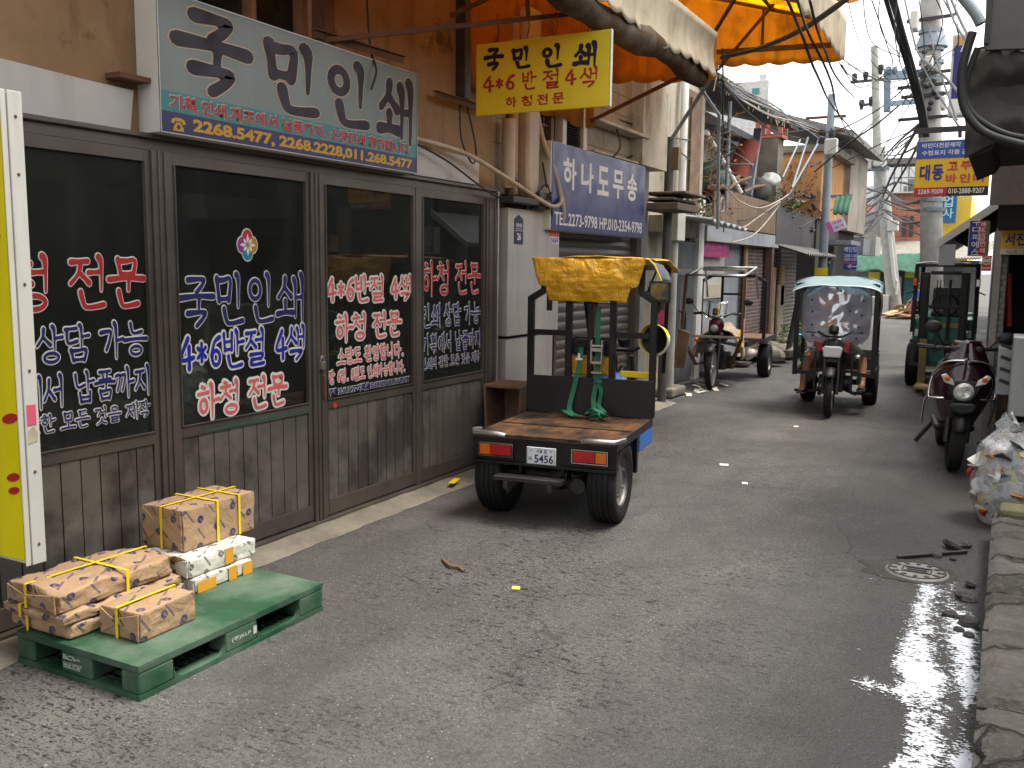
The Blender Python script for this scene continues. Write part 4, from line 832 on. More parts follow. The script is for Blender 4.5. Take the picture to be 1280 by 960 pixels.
parcel('wrapped_parcel', 'long loosely wrapped brown paper parcel with crossed yellow straps on top of the stack', 'parcel', -3.50, -3.185, 2.21, 2.77, .241, .325, M['kraft'], .016, .012, straps=(('y', .03, .014), ('x', -.03, .014)), seed=13, sagz=-.008)
# torn paper ends of the top parcel and the little bright wrapper
tag(MB().grid(lambda u, v: Vector((-3.36+.16*u+.02*sin(9*v), 2.745+.10*v, .315-.05*v*v+.02*sin(u*7)+.01*noise.noise((u*9, v*9, 1)))), 10, 8).build('paper_flap', M['kraft'], smooth=60, solid=.002), 'torn brown paper flap sticking out between long stack and white packages', 'paper')
tag(MB().obox((-3.62, 2.05, .03), (.05, .02, 0), (-.01, .03, .005), (0, 0, .012)).build('wrapper', flat('#c8285a'), bevel=.006), 'pink and yellow wrapper on the ground left of the pallet', 'scrap')

# ================================================================ CARGO TRICYCLES
def wheel(parent, c, r, w, rimr=.6, wire=False, ax=VX, nm='wheel'):
    c = Vector(c); k = r-.0
    prof = [(r*rimr, -w*.40), (r*.80, -w*.5), (r*.93, -w*.47), (r*.985, -w*.38), (r*.99, -w*.30), (r*.965, -w*.285), (r*.965, -w*.255), (r*.995, -w*.24), (r, -w*.12), (r*.97, -w*.105), (r*.97, -w*.07), (r, -w*.055), (r, w*.055), (r*.97, w*.07), (r*.97, w*.105), (r, w*.12), (r*.995, w*.24), (r*.965, w*.255), (r*.965, w*.285), (r*.99, w*.30), (r*.985, w*.38), (r*.93, w*.47), (r*.80, w*.5), (r*rimr, w*.40)]
    if wire: prof = [(r-w*.9+w*.5*(1-cos(t)) + 0, w*.5*-cos(t*0+t)) for t in ()] or [(r-w*.5-w*.5*cos(pi*i/5), -w*.5*sin(pi*i/5)) for i in range(6)][::-1][:0] or [(r*.80, -w*.32), (r*.87, -w*.5), (r*.95, -w*.38), (r, 0), (r*.95, w*.38), (r*.87, w*.5), (r*.80, w*.32)]
    t_ = MB().lathe(prof, c, ax, 36).build(nm, M['rubber'], parent, smooth=40)
    rm = MB()
    if wire:
        rm.lathe([(r*.82, -w*.3), (r*.74, -w*.2), (r*.74, w*.2), (r*.82, w*.3)], c, ax, 28).lathe([(.001, -w*.45), (r*.14, -w*.45), (r*.14, w*.45), (.001, w*.45)], c, ax, 12)
        a = ax.cross(VZ).normalized(); b = ax.cross(a)
        for i in range(5):
            d = a*cos(2*pi*i/5)+b*sin(2*pi*i/5); rm.bar(c+d*r*.1, c+d*r*.76, w*.3, w*.35, ax)
    else:
        rm.lathe([(r*(rimr+.03), -w*.42), (r*rimr, -w*.30), (r*.48, -w*.22), (r*.3, -w*.32), (.001, -w*.34)], c, ax, 24).lathe([(r*(rimr+.03), w*.42), (r*rimr, w*.30), (r*.48, w*.22), (r*.3, w*.32), (.001, w*.34)], c, ax, 24)
        a = ax.cross(VZ).normalized(); b = ax.cross(a)
        for i in range(5):
            for s in (-1, 1):
                d = a*cos(2*pi*i/5)+b*sin(2*pi*i/5); rm.lathe([(.001, .014), (.011, .014), (.011, -.004)], c+d*r*.36+ax*s*w*.30, ax*s, 6)
    rm.build('rim', mat('dull_rim', (.20,.195,.19), .5, .6, var=.3, stain=(.06,.05,.045), samt=.5) if 'dull_rim' not in bpy.data.materials and not wire else bpy.data.materials['dull_rim'] if not wire else M['alu'], t_, smooth=35); return t_
def front_end(R, Lw, r=.24, hbz=1.0, fair=None, screen=True):
    """front wheel, fork, bars, tank, seat and engine of the motorcycle half; y is forward"""
    wheel(R, (0, Lw, r), r, .085, wire=True, nm='front_wheel')
    mb = MB()
    for s in (-1, 1): mb.tube([(s*.075, Lw, r), (s*.075, Lw-.10, .62), (s*.07, Lw-.17, hbz-.08)], .018, 8)
    mb.box(-.08, .08, Lw-.16, Lw-.10, .60, .64); mb.build('fork', M['darksteel'], R, smooth=50)
    MB().lathe([(r+.03, -.055), (r+.045, 0), (r+.03, .055)], (0, Lw, r), VX, 12, arc=-pi*.75).mapv(lambda v: v).build('mudguard', M['darkpl'], R, smooth=60, solid=.004)
    mb = MB().tube([(-.33, Lw-.33, hbz), (-.20, Lw-.26, hbz+.02), (-.08, Lw-.18, hbz-.04), (.08, Lw-.18, hbz-.04), (.20, Lw-.26, hbz+.02), (.33, Lw-.33, hbz)], .012, 8)
    for s in (-1, 1): mb.tube([(s*.22, Lw-.28, hbz+.018), (s*.34, Lw-.34, hbz)], .018, 8).tube([(s*.2, Lw-.2, hbz), (s*.3, Lw-.24, hbz)], .006, 6)
    mb.build('handlebar', M['darkpl'], R, smooth=50)
    MB().lathe([(.001, .02), (.05, .02), (.055, 0), (.05, -.05), (.001, -.05)], (.0, Lw-.16, hbz+.05), Vector((0, -.5, 1)), 16).build('gauge', M['darkpl'], R, smooth=40)
    mb = MB().ball((0, Lw-.55, .70), .13, .24, .10, 16, 9); mb.build('fuel_tank', fair or M['darkpl'], R, smooth=60)
    MB().box(-.13, .13, Lw-1.15, Lw-.72, .66, .74).build('seat', M['vinyl'], R, bevel=.03, smooth=40)
    mb = MB().box(-.11, .11, Lw-.75, Lw-.35, .24, .46).lathe([(.001, -.17), (.09, -.17), (.09, .17), (.001, .17)], (0, Lw-.6, .32), VX, 16).box(-.07, .07, Lw-.42, Lw-.30, .36, .58)
    for i in range(6): mb.box(-.10, .10, Lw-.44, Lw-.28, .38+i*.03, .385+i*.03)
    mb.build('engine', M['darksteel'], R, bevel=.01)
    mb = MB().tube([(0, Lw-.2, .8), (0, Lw-.45, .62), (0, .25, .48)], .025, 8).tube([(0, Lw-.22, .6), (0, Lw-.32, .26), (0, Lw-.9, .2), (0, .2, .36)], .022, 8)
    mb.build('frame', M['black'], R, smooth=50)
    MB().tube([(.12, Lw-.4, .3), (.16, Lw-.6, .18), (.2, .4, .2)], .025, 8).build('exhaust', M['steel'], R, smooth=50)

def straps2(pts, w, m_, name, lb, mat_, cat='strap', flatdir=None):
    pts = catmull(pts, 6); mb = MB(); n = len(pts); base = 0; vs = []
    for i, p in enumerate(pts):
        t = (pts[min(i+1, n-1)]-pts[max(i-1, 0)]).normalized(); s = (flatdir - t*flatdir.dot(t)).normalized()*w/2
        nn = t.cross(s).normalized()*.0012
        vs += [p-s-nn, p+s-nn, p+s+nn, p-s+nn]
    fs = []
    for i in range(n-1):
        for k in range(4): fs.append((i*4+k, i*4+(k+1) % 4, i*4+4+(k+1) % 4, i*4+4+k))
    mb.add([m_ @ v for v in vs], fs); return mb

# ---------------------------------------------------------------- near tricycle seen from behind
T1 = thing('cargo_tricycle', 'cargo tricycle seen from behind with yellow tarpaulin canopy and plate 5456', 'tricycle', (-2.54, 5.33, 0), radians(7.5))
M1 = root_matrix(T1)
for s in (-1, 1): wheel(T1, (s*.375, 0, .268), .268, .185, .58)
mb = MB().grid(lambda u, v: Vector((-.468+.936*u, -.225+1.0*v, .552+.002*noise.noise((u*6, v*6, 0)))), 20, 20); mb.box(-.468, .468, -.225, .775, .522, .5495)
mb.build('deck', M['deck'], T1)
mb = MB().box(-.475, .475, -.245, -.227, .386, .535).box(-.48, .48, -.262, -.22, .366, .385).box(-.474, -.4695, -.225, .775, .50, .556).box(.4695, .474, -.225, .775, .50, .556).box(-.44, .44, .10, .14, .46, .52).box(-.30, -.26, -.2, 1.0, .44, .51).box(.26, .30, -.2, 1.0, .44, .51).box(.44, .474, .30, .34, .26, .50).box(-.474, -.44, .30, .34, .26, .5)
mb.build('chassis', M['black'], T1, bevel=.004)
MB().box(-.455, .455, .19, .205, .5545, .5575).build('deck_seam', M['darksteel'], T1)
mb = MB().tube([(-.35, 0, .27), (.35, 0, .27)], .035, 10).lathe([(.001, -.08), (.09, -.06), (.10, 0), (.09, .06), (.001, .08)], (.05, 0, .27), VX, 16)
for s in (-1, 1): mb.bar((s*.26, -.2, .42), (s*.26, .35, .36), .05, .03)
mb.build('axle', M['darksteel'], T1, smooth=40)
MB().tube([(.21, -.18, .25), (.21, .3, .25)], .05, 12).build('muffler', M['darksteel'], T1, smooth=40)
for s in (-1, 1):
    q = MB().tube([(s*.485, -.10, .552), (s*.492, -.20, .565), (s*.465, -.258, .562), (s*.30, -.262, .56), (s*.255, -.25, .55)], .016, 10); q.build('corner_bar', M['steel'], T1, smooth=50)
for x0, sgn in ((-.425, 1), (.195, -1)):
    w_ = .225; b = MB().box(x0, x0+w_, -.262, -.2455, .418, .498).build('tail_light', M['darkpl'], T1, bevel=.004)
    a0 = x0+.006 if sgn > 0 else x0+w_-.006-.068
    MB().box(a0, a0+.068, -.2675, -.262, .424, .492).build('indicator_lens', M['amber'], b, bevel=.003)
    r0 = a0+.07 if sgn > 0 else x0+.006
    MB().box(r0, r0+.14, -.2675, -.262, .424, .492).build('brake_lens', M['red'], b, bevel=.003)
    MB().box(x0-.004, x0+w_+.004, -.2655, -.2625, .413, .419).box(x0-.004, x0+w_+.004, -.2655, -.2625, .497, .502).box(x0-.004, x0+.002, -.2655, -.2625, .419, .497).box(x0+w_-.002, x0+w_+.004, -.2655, -.2625, .419, .497).build('rim_trim', M['chrome'], b)
pl = MB().box(-.105, .088, -.258, -.2455, .383, .493).build('number_plate', flat('#dfe3ea', .4), T1, bevel=.004)
f_ = MB(); put_text(f_, '5456', (-.052, -.2585, .396), VX, VZ, -VY, .125, .052, .001, .02); put_text(f_, '아', (-.092, -.2585, .403), VX, VZ, -VY, .024, .03, .001, .02); put_text(f_, '서울 중', (-.04, -.2585, .458), VX, VZ, -VY, .07, .024, .001, .01)
f_.box(-.1, .083, -.2595, -.2590, .387, .3885).box(-.1, .083, -.2595, -.2590, .4875, .489).box(-.1, -.0985, -.2595, -.2590, .3885, .4875).box(.0815, .083, -.2595, -.2590, .3885, .4875)
f_.build('lettering', flat('#1c2350'), pl, fix=False)
mb = MB()
for x in (-.075, .058): mb.lathe([(.0005, .002), (.006, .002), (.007, 0)], (x, -.2585, .473), -VY, 10)
mb.build('plate_bolt', M['steel'], pl)
mb = MB()
for y in (-.36, -.30): mb.box(-.29, .16, y, y+.045, .285, .31)
for x in (-.22, .07): mb.box(x, x+.03, -.37, .05, .235, .2825)
for x in (-.22, .07): mb.box(x+.005, x+.025, -.10, -.06, .2835, .5)
mb.build('rear_step', M['darksteel'], T1, bevel=.003)
MB().box(-.468, .475, .742, .765, .558, .825).build('front_board', mat('black_scuffed_board', (.008,.008,.008), .5, var=.4, stain=(.06,.052,.045), samt=.4, sscale=2.2, slo=.5, shi=.75), T1, bevel=.003)
mb = MB(); yb_ = .785
for s in (-1, 1):
    mb.bar((s*.458, yb_, .56), (s*.458, yb_, 1.40), .045).bar((s*.458, yb_, 1.385), (s*.36, yb_, 1.445), .045).bar((s*.36, yb_, 1.43), (s*.365, yb_, 1.62), .04)
    mb.bar((s*.165, yb_, .82), (s*.165, yb_, 1.62), .045).bar((s*.435, yb_, 1.14), (s*.188, yb_, 1.14), .04)
    mb.bar((s*.365, yb_, 1.62), (s*.365, 1.75, 1.62), .03).bar((s*.36, 1.75, 1.6), (s*.3, 1.95, .75), .03)
mb.bar((0, yb_, .82), (0, yb_, 1.62), .04).bar((-.38, yb_, 1.615), (.38, yb_, 1.615), .03).bar((-.38, 1.75, 1.615), (.38, 1.75, 1.615), .03)
for z in (1.36, 1.075): mb.bar((-.165, yb_-.02, z), (.165, yb_-.02, z), .008)
mb.bar((.39, yb_+.02, 1.42), (.43, yb_+.2, 1.62), .012)
mb.build('guard_frame', M['black'], T1, bevel=.003)
# tarpaulin canopy: roof, hanging back with a stepped outline, raised side flap
mb = MB().grid(lambda u, v: Vector((-.43+.86*u, .70+1.15*v, 1.672+.02*sin(pi*u)-.10*max(0, v-.6)**1.3*3 + .012*noise.noise((u*6, v*7, 0)))), 20, 20)
can = mb.build('canopy', M['tarp'], T1, smooth=60, solid=.006)
def hang(u, v):
    z = 1.675-.30*v; hw = .42-.09*v - (.045 if v > .66 else 0); 
    x = -hw + 2*hw*u; bulge = .035*sin(pi*v)*sin(pi*u)
    return Vector((x-.01, .70-bulge+.014*noise.noise((x*9, z*12, 3))+.008*noise.noise((x*22, z*28, 5)), z+.012*noise.noise((x*8, 0, 4))*(v) + (.01*(2*u-1)**2 if v < .1 else 0)))
mb = MB().grid(hang, 44, 30); mb.build('hanging_back', M['tarp'], can, smooth=60, solid=.004)
mb = MB().grid(lambda u, v: Vector((.415+.09*v+.01*noise.noise((u*5, v*4, 0)), .74+.42*u, 1.672-.10*v*v-.04*v - .03*u)), 16, 8)
mb.build('side_flap', mat('dark_blue_sheet', (.03,.04,.07), .5, stain=(.25,.16,.04), samt=.5), can, smooth=60, solid=.005)
mb = MB().tube([(.42, .73, 1.675), (.46, .73, 1.64), (.51, .74, 1.53)], .006, 6); mb.build('flap_hem', M['tape'], can)
front_end(T1, 1.95, hbz=.98, fair=M['blue'])
MB().box(-.17, .17, .83, .885, .83, .965).mapv(lambda v: v).build('seat_back', M['tarp'], T1, bevel=.012)
MB().box(-.16, .16, .84, .89, .975, 1.11).build('backrest_pad', M['vinyl'], T1, bevel=.02)
MB().box(.16, .37, .83, 1.25, .29, .58).build('side_box', M['blue'], T1, bevel=.01)
MB().box(-.50, -.33, .83, 1.45, .29, .60).build('side_box', M['blue'], T1, bevel=.01)
mb = MB().box(.20, .39, .86, 1.15, .60, .78); mb.mapv(lambda v: (v.x-.06*(v.z-.6), v.y+.02*noise.noise(v*8), v.z)); mb.build('box_cover', M['tarp'], T1, bevel=.03)
MB().box(.20, .46, .86, .92, .83, .87).build('cross_beam', M['tape'], T1, bevel=.004)
for x, y in ((.49, .80),):
    q = MB().box(x-.075, x+.075, y-.02, y+.03, 1.375, 1.525).tube([(x-.02, y+.02, 1.30), (x-.02, y+.03, 1.40)], .02, 8).build('mirror', M['darkpl'], T1, bevel=.018)
    MB().box(x-.06, x+.06, y-.024, y-.0205, 1.40, 1.51).build('mirror_glass', mat('mirror_face', (.05,.05,.048), .25, .6, var=.5, stain=(.4,.25,.02), samt=.7, sscale=6), q)
MB().bar((.03, .90, .9), (-.1, 1.2, 1.55), .03).build('brace', mat('amber_painted_steel', (.4,.2,.02), .5), T1)
MB().box(-.155, -.115, .80, .82, 1.325, 1.345).build('clip', M['steel'], T1)
mb = MB().box(-.33, -.29, .75, .77, 1.30, 1.46); mb.build('hanging_flap', M['black'], T1, bevel=.004)
hel = thing('helmet', 'upturned yellow and white safety helmet hung on the right post of the near tricycle', 'helmet', M1 @ Vector((.445, .85, 1.11)), radians(7.5))
ax_ = Vector((-.25, -1, .05)).normalized()
MB().lathe([(.112, 0), (.112, .012), (.10, -.06), (.07, -.10), (.03, -.12), (.001, -.125)], (0, 0, 0), ax_, 24).build('shell', M['tape'], hel, smooth=50, solid=.004)
MB().lathe([(.106, .002), (.118, .008), (.122, .0), (.11, -.03)], (0, 0, 0), ax_, 24, arc=pi*1.1).build('brim', flat('#d9d6cf'), hel, smooth=50, solid=.003)
MB().lathe([(.098, -.01), (.06, -.05), (.001, -.06)], (0, 0, 0), ax_, 18).build('lining', M['vinyl'], hel, smooth=50)
# green straps
s1 = straps2([(-.065, .775, 1.06), (-.063, .745, .98), (-.075, .725, .86), (-.10, .70, .72), (-.112, .66, .61), (-.06, .60, .575), (.02, .585, .572), (-.04, .62, .567), (-.12, .64, .572), (-.14, .60, .60), (-.05, .56, .575)], .034, M1, '', '', None, flatdir=Vector((1, .12, 0)))
st1 = thing('cargo_strap', 'green webbing strap with white hook hanging left over the black board', 'strap', M1 @ Vector((-.06, .7, .57)))
s1.build('webbing', M['strap'], st1, world=True, smooth=60)
MB().tube([(-.10, .76, 1.045), (-.085, .745, 1.06), (-.05, .745, 1.06), (-.03, .76, 1.045), (-.06, .75, 1.09), (-.09, .755, 1.075)], .007, 6).mapv(lambda v: M1 @ v).build('hook', M['darksteel'], st1, world=True, smooth=60)
MB().box(-.095, -.045, .728, .74, .95, .965).box(-.078, -.062, .728, .74, .965, 1.0).mapv(lambda v: M1 @ v).build('label_clip', M['white'], st1, world=True, bevel=.003)
s2 = straps2([(.06, .775, 1.34), (.062, .75, 1.25), (.065, .74, 1.08), (.07, .735, .92), (.07, .72, .80), (.055, .70, .69), (.07, .66, .62), (.04, .60, .585), (.10, .55, .60), (.16, .56, .575), (.20, .52, .59), (.15, .50, .60), (.09, .53, .57), (.14, .57, .575)], .036, M1, '', '', None, flatdir=Vector((1, .1, .05)))
s3 = straps2([(.075, .735, .84), (.105, .715, .74), (.10, .69, .64), (.14, .64, .615), (.17, .58, .60), (.10, .545, .63), (.07, .53, .60)], .036, M1, '', '', None, flatdir=Vector((.6, .8, 0)))
st2 = thing('cargo_strap', 'green ratchet strap with steel buckle hanging at the middle and heaped on the deck', 'strap', M1 @ Vector((.1, .62, .57)))
s2.add(s3.v, s3.f); s2.build('webbing', M['strap'], st2, world=True, smooth=60)
mb = MB().box(.025, .105, .705, .73, .93, .95).box(.022, .034, .70, .735, .94, 1.10).box(.10, .112, .70, .735, .94, 1.10).box(.03, .105, .70, .715, 1.02, 1.045).tube([(.02, .715, 1.06), (.115, .715, 1.06)], .012, 8).box(.028, .11, .71, .73, .86, .875)
mb.mapv(lambda v: M1 @ v).build('ratchet', M['steel'], st2, world=True, bevel=.002)
MB().box(.0, .12, .715, .728, .78, .795).mapv(lambda v: M1 @ v).build('strap_bar', M['darksteel'], st2, world=True)
# old wooden box behind the tricycle
wb = thing('wooden_box', 'open rust brown wooden box standing on end behind the near tricycle', 'box', (-3.42, 6.36, 0), radians(4))
MB().box(-.16, .16, -.18, .18, .0, .02).box(-.16, .16, -.18, .18, .68, .70).box(-.16, -.14, -.18, .18, .02, .68).box(.14, .16, -.18, .18, .02, .68).box(-.14, .14, .16, .18, .02, .68).mapv(lambda v: (v.x*(.82+.3*v.z), v.y, v.z)).build('carcass', M['wood_d'], wb, bevel=.004)
MB().box(-.16, .16, -.17, .15, .36, .375).build('shelf', M['wood_d'], wb)

# ---------------------------------------------------------------- people (one skinned surface each, seated)
def person(lb, loc, rz, joints, edges, radii, group=None, shirt=None, shorts=None, shirt_m=None, shorts_m=None, head=(0,0,0), face=VY, sandals=None):
    R = thing('person', lb, 'person', loc, rz, group)
    def skinned(name, J, E, Rd, m_, rootk):
        names = list(J); me = bpy.data.meshes.new(name); me.from_pydata([J[k] for k in names], [(names.index(a), names.index(b)) for a, b in E], []); me.materials.append(m_)
        o = bpy.data.objects.new(name, me); COL.objects.link(o); o.parent = R
        md = o.modifiers.new('skin', 'SKIN'); md.use_smooth_shade = True
        lay = me.skin_vertices[0].data if me.skin_vertices else None
        if lay is None:
            bm = bmesh.new(); bm.from_mesh(me); bm.verts.layers.skin.verify(); bm.to_mesh(me); bm.free(); lay = me.skin_vertices[0].data
        for i, k in enumerate(names):
            r = Rd[k]; lay[i].radius = (r, r) if not isinstance(r, tuple) else r; lay[i].use_root = (k == rootk)
        sb = o.modifiers.new('sub', 'SUBSURF'); sb.levels = 2; sb.render_levels = 2
        return o
    skinned('body', joints, edges, radii, M['skin'], 'pelvis')
    def sub(keys, k, grow, name, m_, rootk):
        E = [(a, b) for a, b in edges if a in keys and b in keys]; skinned(name, {q: joints[q] for q in keys}, E, {q: (tuple(x+grow for x in radii[q]) if isinstance(radii[q], tuple) else radii[q]+grow) for q in keys}, m_, rootk)
    sub(['pelvis', 'waist', 'chest', 'neckb', 'shL', 'shR', 'elL', 'elR'], 0, .012, 'shirt', shirt_m, 'chest')
    sub(['pelvis', 'hipL', 'hipR', 'knL', 'knR'], 0, .016, 'shorts', shorts_m, 'pelvis')
    h = Vector(head); f = Vector(face).normalized(); s = f.cross(VZ)
    MB().ball(h+VZ*.035-f*.015, .083, .095, .088, 16, 9).build('hair', M['hair'], R, smooth=60)
    mb = MB()
    for k in (-1, 1): mb.ball(h+f*.088+s*k*.032+VZ*.008, .011, .008, .007, 8, 6)
    mb.build('eyes', M['hair'], R, smooth=60)
    MB().ball(h+f*.10-VZ*.02, .014, .016, .022, 8, 6).build('nose', M['skin'], R, smooth=60)
    MB().ball(h+f*.09-VZ*.06, .026, .008, .007, 8, 6).build('mouth', mat('lips', (.25,.08,.06), .5), R, smooth=60)
    for k in (-1, 1): MB().ball(h+s*k*.085, .012, .022, .03, 8, 6).build('ear', M['skin'], R, smooth=60)
    if sandals:
        for p in sandals:
            p = Vector(p); MB().box(p.x-.05, p.x+.05, p.y-.10, p.y+.16, p.z-.055, p.z-.035).build('sandal', M['vinyl'], R, bevel=.012)
    return R
def seat_rig(hipz, kn, ft, hd, spread=.13, lean=.10, headz=.62):
    J, E, Rd = {}, [], {}
    J['pelvis'] = Vector((0, 0, hipz)); J['waist'] = Vector((0, lean*.3, hipz+.18)); J['chest'] = Vector((0, lean, hipz+.38)); J['neckb'] = Vector((0, lean*1.1, hipz+.50)); J['head1'] = Vector((0, lean*1.2+.01, hipz+headz-.04)); J['head2'] = Vector((0, lean*1.2+.01, hipz+headz+.06))
    Rd.update(pelvis=(.15,.12), waist=(.14,.11), chest=(.17,.12), neckb=.06, head1=.085, head2=.08)
    E += [('pelvis','waist'),('waist','chest'),('chest','neckb'),('neckb','head1'),('head1','head2')]
    for n_, s in (('L', -1), ('R', 1)):
        J['sh'+n_] = J['chest']+Vector((s*.19, 0, .06)); J['el'+n_] = (J['sh'+n_]+Vector(hd[0 if s < 0 else 1]))/2+Vector((s*.08, -.03, -.09)); J['hd'+n_] = Vector(hd[0 if s < 0 else 1])
        J['hip'+n_] = J['pelvis']+Vector((s*.09, .04, -.02)); J['kn'+n_] = Vector(kn[0 if s < 0 else 1]); J['an'+n_] = Vector(ft[0 if s < 0 else 1]); J['to'+n_] = J['an'+n_]+Vector((0, .15, -.025))
        Rd.update({'sh'+n_: .058, 'el'+n_: .042, 'hd'+n_: .032, 'hip'+n_: .085, 'kn'+n_: .06, 'an'+n_: .038, 'to'+n_: (.042, .022)})
        E += [('chest','sh'+n_),('sh'+n_,'el'+n_),('el'+n_,'hd'+n_),('pelvis','hip'+n_),('hip'+n_,'kn'+n_),('kn'+n_,'an'+n_),('an'+n_,'to'+n_)]
        for q, (dx, dy, dz) in enumerate(((-.03, .05, .012), (-.01, .062, .008), (.012, .06, 0), (.03, .05, -.006), (s*-.045, .03, .015))):
            k = f'f{n_}{q}'; J[k] = J['hd'+n_]+Vector((dx, dy, dz)); Rd[k] = .0095; J[k+'b'] = J[k]+Vector((dx*.1, .022, -.03)); Rd[k+'b'] = .008
            E += [('hd'+n_, k), (k, k+'b')]
    return J, E, Rd
# ---------------------------------------------------------------- parked tricycle, middle distance left
def rear_half(R, hw, dz, dl, deckm):
    for s in (-1, 1): wheel(R, (s*(hw-.07), 0, .25), .25, .17, .58)
    MB().box(-hw, hw, -.45, dl, dz-.03, dz).build('deck', deckm, R, bevel=.004)
    MB().box(-hw-.004, hw+.004, -.46, -.451, dz-.09, dz+.005).box(-hw-.006, -hw-.001, -.45, dl, dz-.07, dz+.004).box(hw+.001, hw+.006, -.45, dl, dz-.07, dz+.004).box(-.3, -.25, -.4, 1.0, dz-.10, dz-.031).box(.25, .3, -.4, 1.0, dz-.10, dz-.031).tube([(-hw+.1, 0, .25), (hw-.1, 0, .25)], .035, 8).build('chassis', M['black'], R)
T2 = thing('cargo_tricycle', 'parked cargo tricycle with bare pipe canopy frame in front of the grey wall', 'tricycle', (-3.60, 14.0, 0), radians(184.2))
rear_half(T2, .47, .62, .62, mat('brown_deck', (.16,.08,.05), .7, stain=(.07,.04,.03), samt=.7))
front_end(T2, 1.92, r=.29, hbz=1.0)
mb = MB(); gy = .60
for s in (-1, 1):
    mb.bar((s*.46, gy, .62), (s*.46, gy, 1.44), .045).bar((s*.46, gy, 1.43), (s*.30, gy, 1.52), .045).bar((s*.16, gy, .9), (s*.16, gy, 1.5), .035)
mb.bar((-.31, gy, 1.515), (.31, gy, 1.515), .045).bar((-.16, gy, 1.25), (.16, gy, 1.25), .03); mb.build('guard_frame', M['black'], T2)
mb = MB(); zc = 1.53
ring = [(-.38, 1.92, zc), (.38, 1.92, zc), (.38, .95, zc+.10), (-.38, .95, zc+.10)]
mb.tube(ring, .018, 8, closed=True).tube([(-.3, 1.3, zc+.07), (.3, 1.3, zc+.07)], .016, 8).tube([(.34, 1.0, zc+.09), (.36, .85, zc+.02), (.36, .66, 1.2)], .016, 8).tube([(-.34, 1.0, zc+.09), (-.36, .85, zc+.02), (-.36, .66, 1.2)], .016, 8)
mb.build('canopy_frame', M['steel'], T2, smooth=60)
mb = MB()
for s in (-1, 1): mb.bar((s*.38, 1.92, zc), (s*.40, 2.02, .72), .035).bar((s*.40, 2.02, .72), (s*.24, 1.80, .32), .035).bar((s*.24, 1.8, .32), (s*.18, 1.1, .30), .03)
mb.build('front_pillar', M['rust'], T2)
MB().bar((-.40, 2.02, .72), (.40, 2.02, .72), .03).build('front_bar', M['steel'], T2)
MB().ball((-.02, 1.78, .86), .10, .08, .12, 14, 8).build('headlight_cowl', flat('#4a0c12', .3), T2, smooth=60)
MB().ball((.0, 1.855, .82), .055, .03, .05, 14, 8).build('headlight', mat('dull_lens', (.30,.30,.29), .2), T2, smooth=60)
MB().grid(lambda u, v: Vector((-.14+.28*u, 1.86-.10*v-.06*(2*u-1)**2, .96+.22*v)), 8, 6).build('fly_screen', M['clear'], T2, smooth=60, solid=.003)
for s in (-1, 1):
    mb = MB().tube([(s*.25, 1.62, 1.0), (s*.36, 1.66, 1.15)], .007, 6).ball((s*.40, 1.66, 1.17), .07, .02, .045, 12, 8); mb.build('mirror', M['darkpl'], T2, smooth=60)
MB().ball((.24, 1.84, .66), .03, .04, .03, 10, 6).build('indicator_light', M['amber'], T2, smooth=60)
jk = thing('jacket', 'crumpled beige and yellow jacket thrown over the parked tricycle tank', 'jacket', (-3.5, 12.7, .5))
def drape(u, v):
    a = (u-.5)*2; x = .26*sin(a*1.7)*(1+.3*v); z = .86 - .42*abs(a)**1.6 - .06*v; y = 1.0+.55*v
    return root_matrix(T2) @ Vector((x+.05*noise.noise((u*6, v*7, 0)), y, z+.05*noise.noise((u*7, v*6, 5))))
MB().grid(drape, 24, 20).build('cloth', mat('beige_cloth', (.42,.34,.24), .9, var=.3, scale=7, stain=(.10,.08,.06), samt=.7, sscale=5), jk, world=True, smooth=60, solid=.01)
MB().grid(lambda u, v: drape(.12+.16*u, v)+Vector((-.005, -.03, .012)), 6, 16).build('lining_strip', mat('ochre_cloth', (.5,.27,.03), .85), jk, world=True, smooth=60, solid=.006)
tag(MB().ball(root_matrix(T2) @ Vector((-.30, .72, .40)), .09, .12, .07, 12, 8).mapv(lambda v: v+Vector((noise.noise(v*9), noise.noise(v*9+VX*4), noise.noise(v*9+VY*4)))*.04).build('cloth_bundle', flat('#c9bdb8'), smooth=60), 'pale bundle of rag tucked at the side of the parked tricycle', 'rag')

# ---------------------------------------------------------------- tricycle coming towards us, with its rider
T3 = thing('cargo_tricycle', 'oncoming cargo tricycle with pale blue visor and crumpled clear windscreen', 'tricycle', (-1.79, 11.9, 0), radians(184.5))
M3 = root_matrix(T3)
rear_half(T3, .43, .44, .50, M['wood_d']); front_end(T3, 1.36, r=.255, hbz=.92)
MB().box(-.43, .43, -.45, -.43, .44, .62).box(-.43, -.41, -.43, .35, .44, .60).box(.41, .43, -.43, .35, .44, .60).box(-.41, .41, .33, .35, .44, .58).build('cargo_box', mat('grey_green_box', (.06,.075,.065), .5, var=.3, stain=(.12,.10,.07), samt=.5), T3, bevel=.004)
mb = MB()
for s in (-1, 1): mb.bar((s*.42, 1.02, .42), (s*.42, 1.02, 1.46), .05).bar((s*.42, .30, .5), (s*.42, .30, 1.42), .045).bar((s*.42, 1.02, 1.44), (s*.42, .25, 1.40), .035).bar((s*.42, 1.02, .45), (s*.42, .30, .45), .04).bar((s*.42, 1.02, .45), (s*.2, 1.02, .45), .04)
mb.bar((-.42, 1.02, 1.45), (.42, 1.02, 1.45), .04).bar((-.42, .28, 1.40), (.42, .28, 1.40), .035)
mb.build('cabin_frame', M['black'], T3)
def vis(u, v):
    a = 2*u-1; return Vector((.47*a, .92+.26*v - .05*a*a, 1.545 - .10*v - .07*abs(a)**4 + .01*noise.noise((u*7, v*5, 0))))
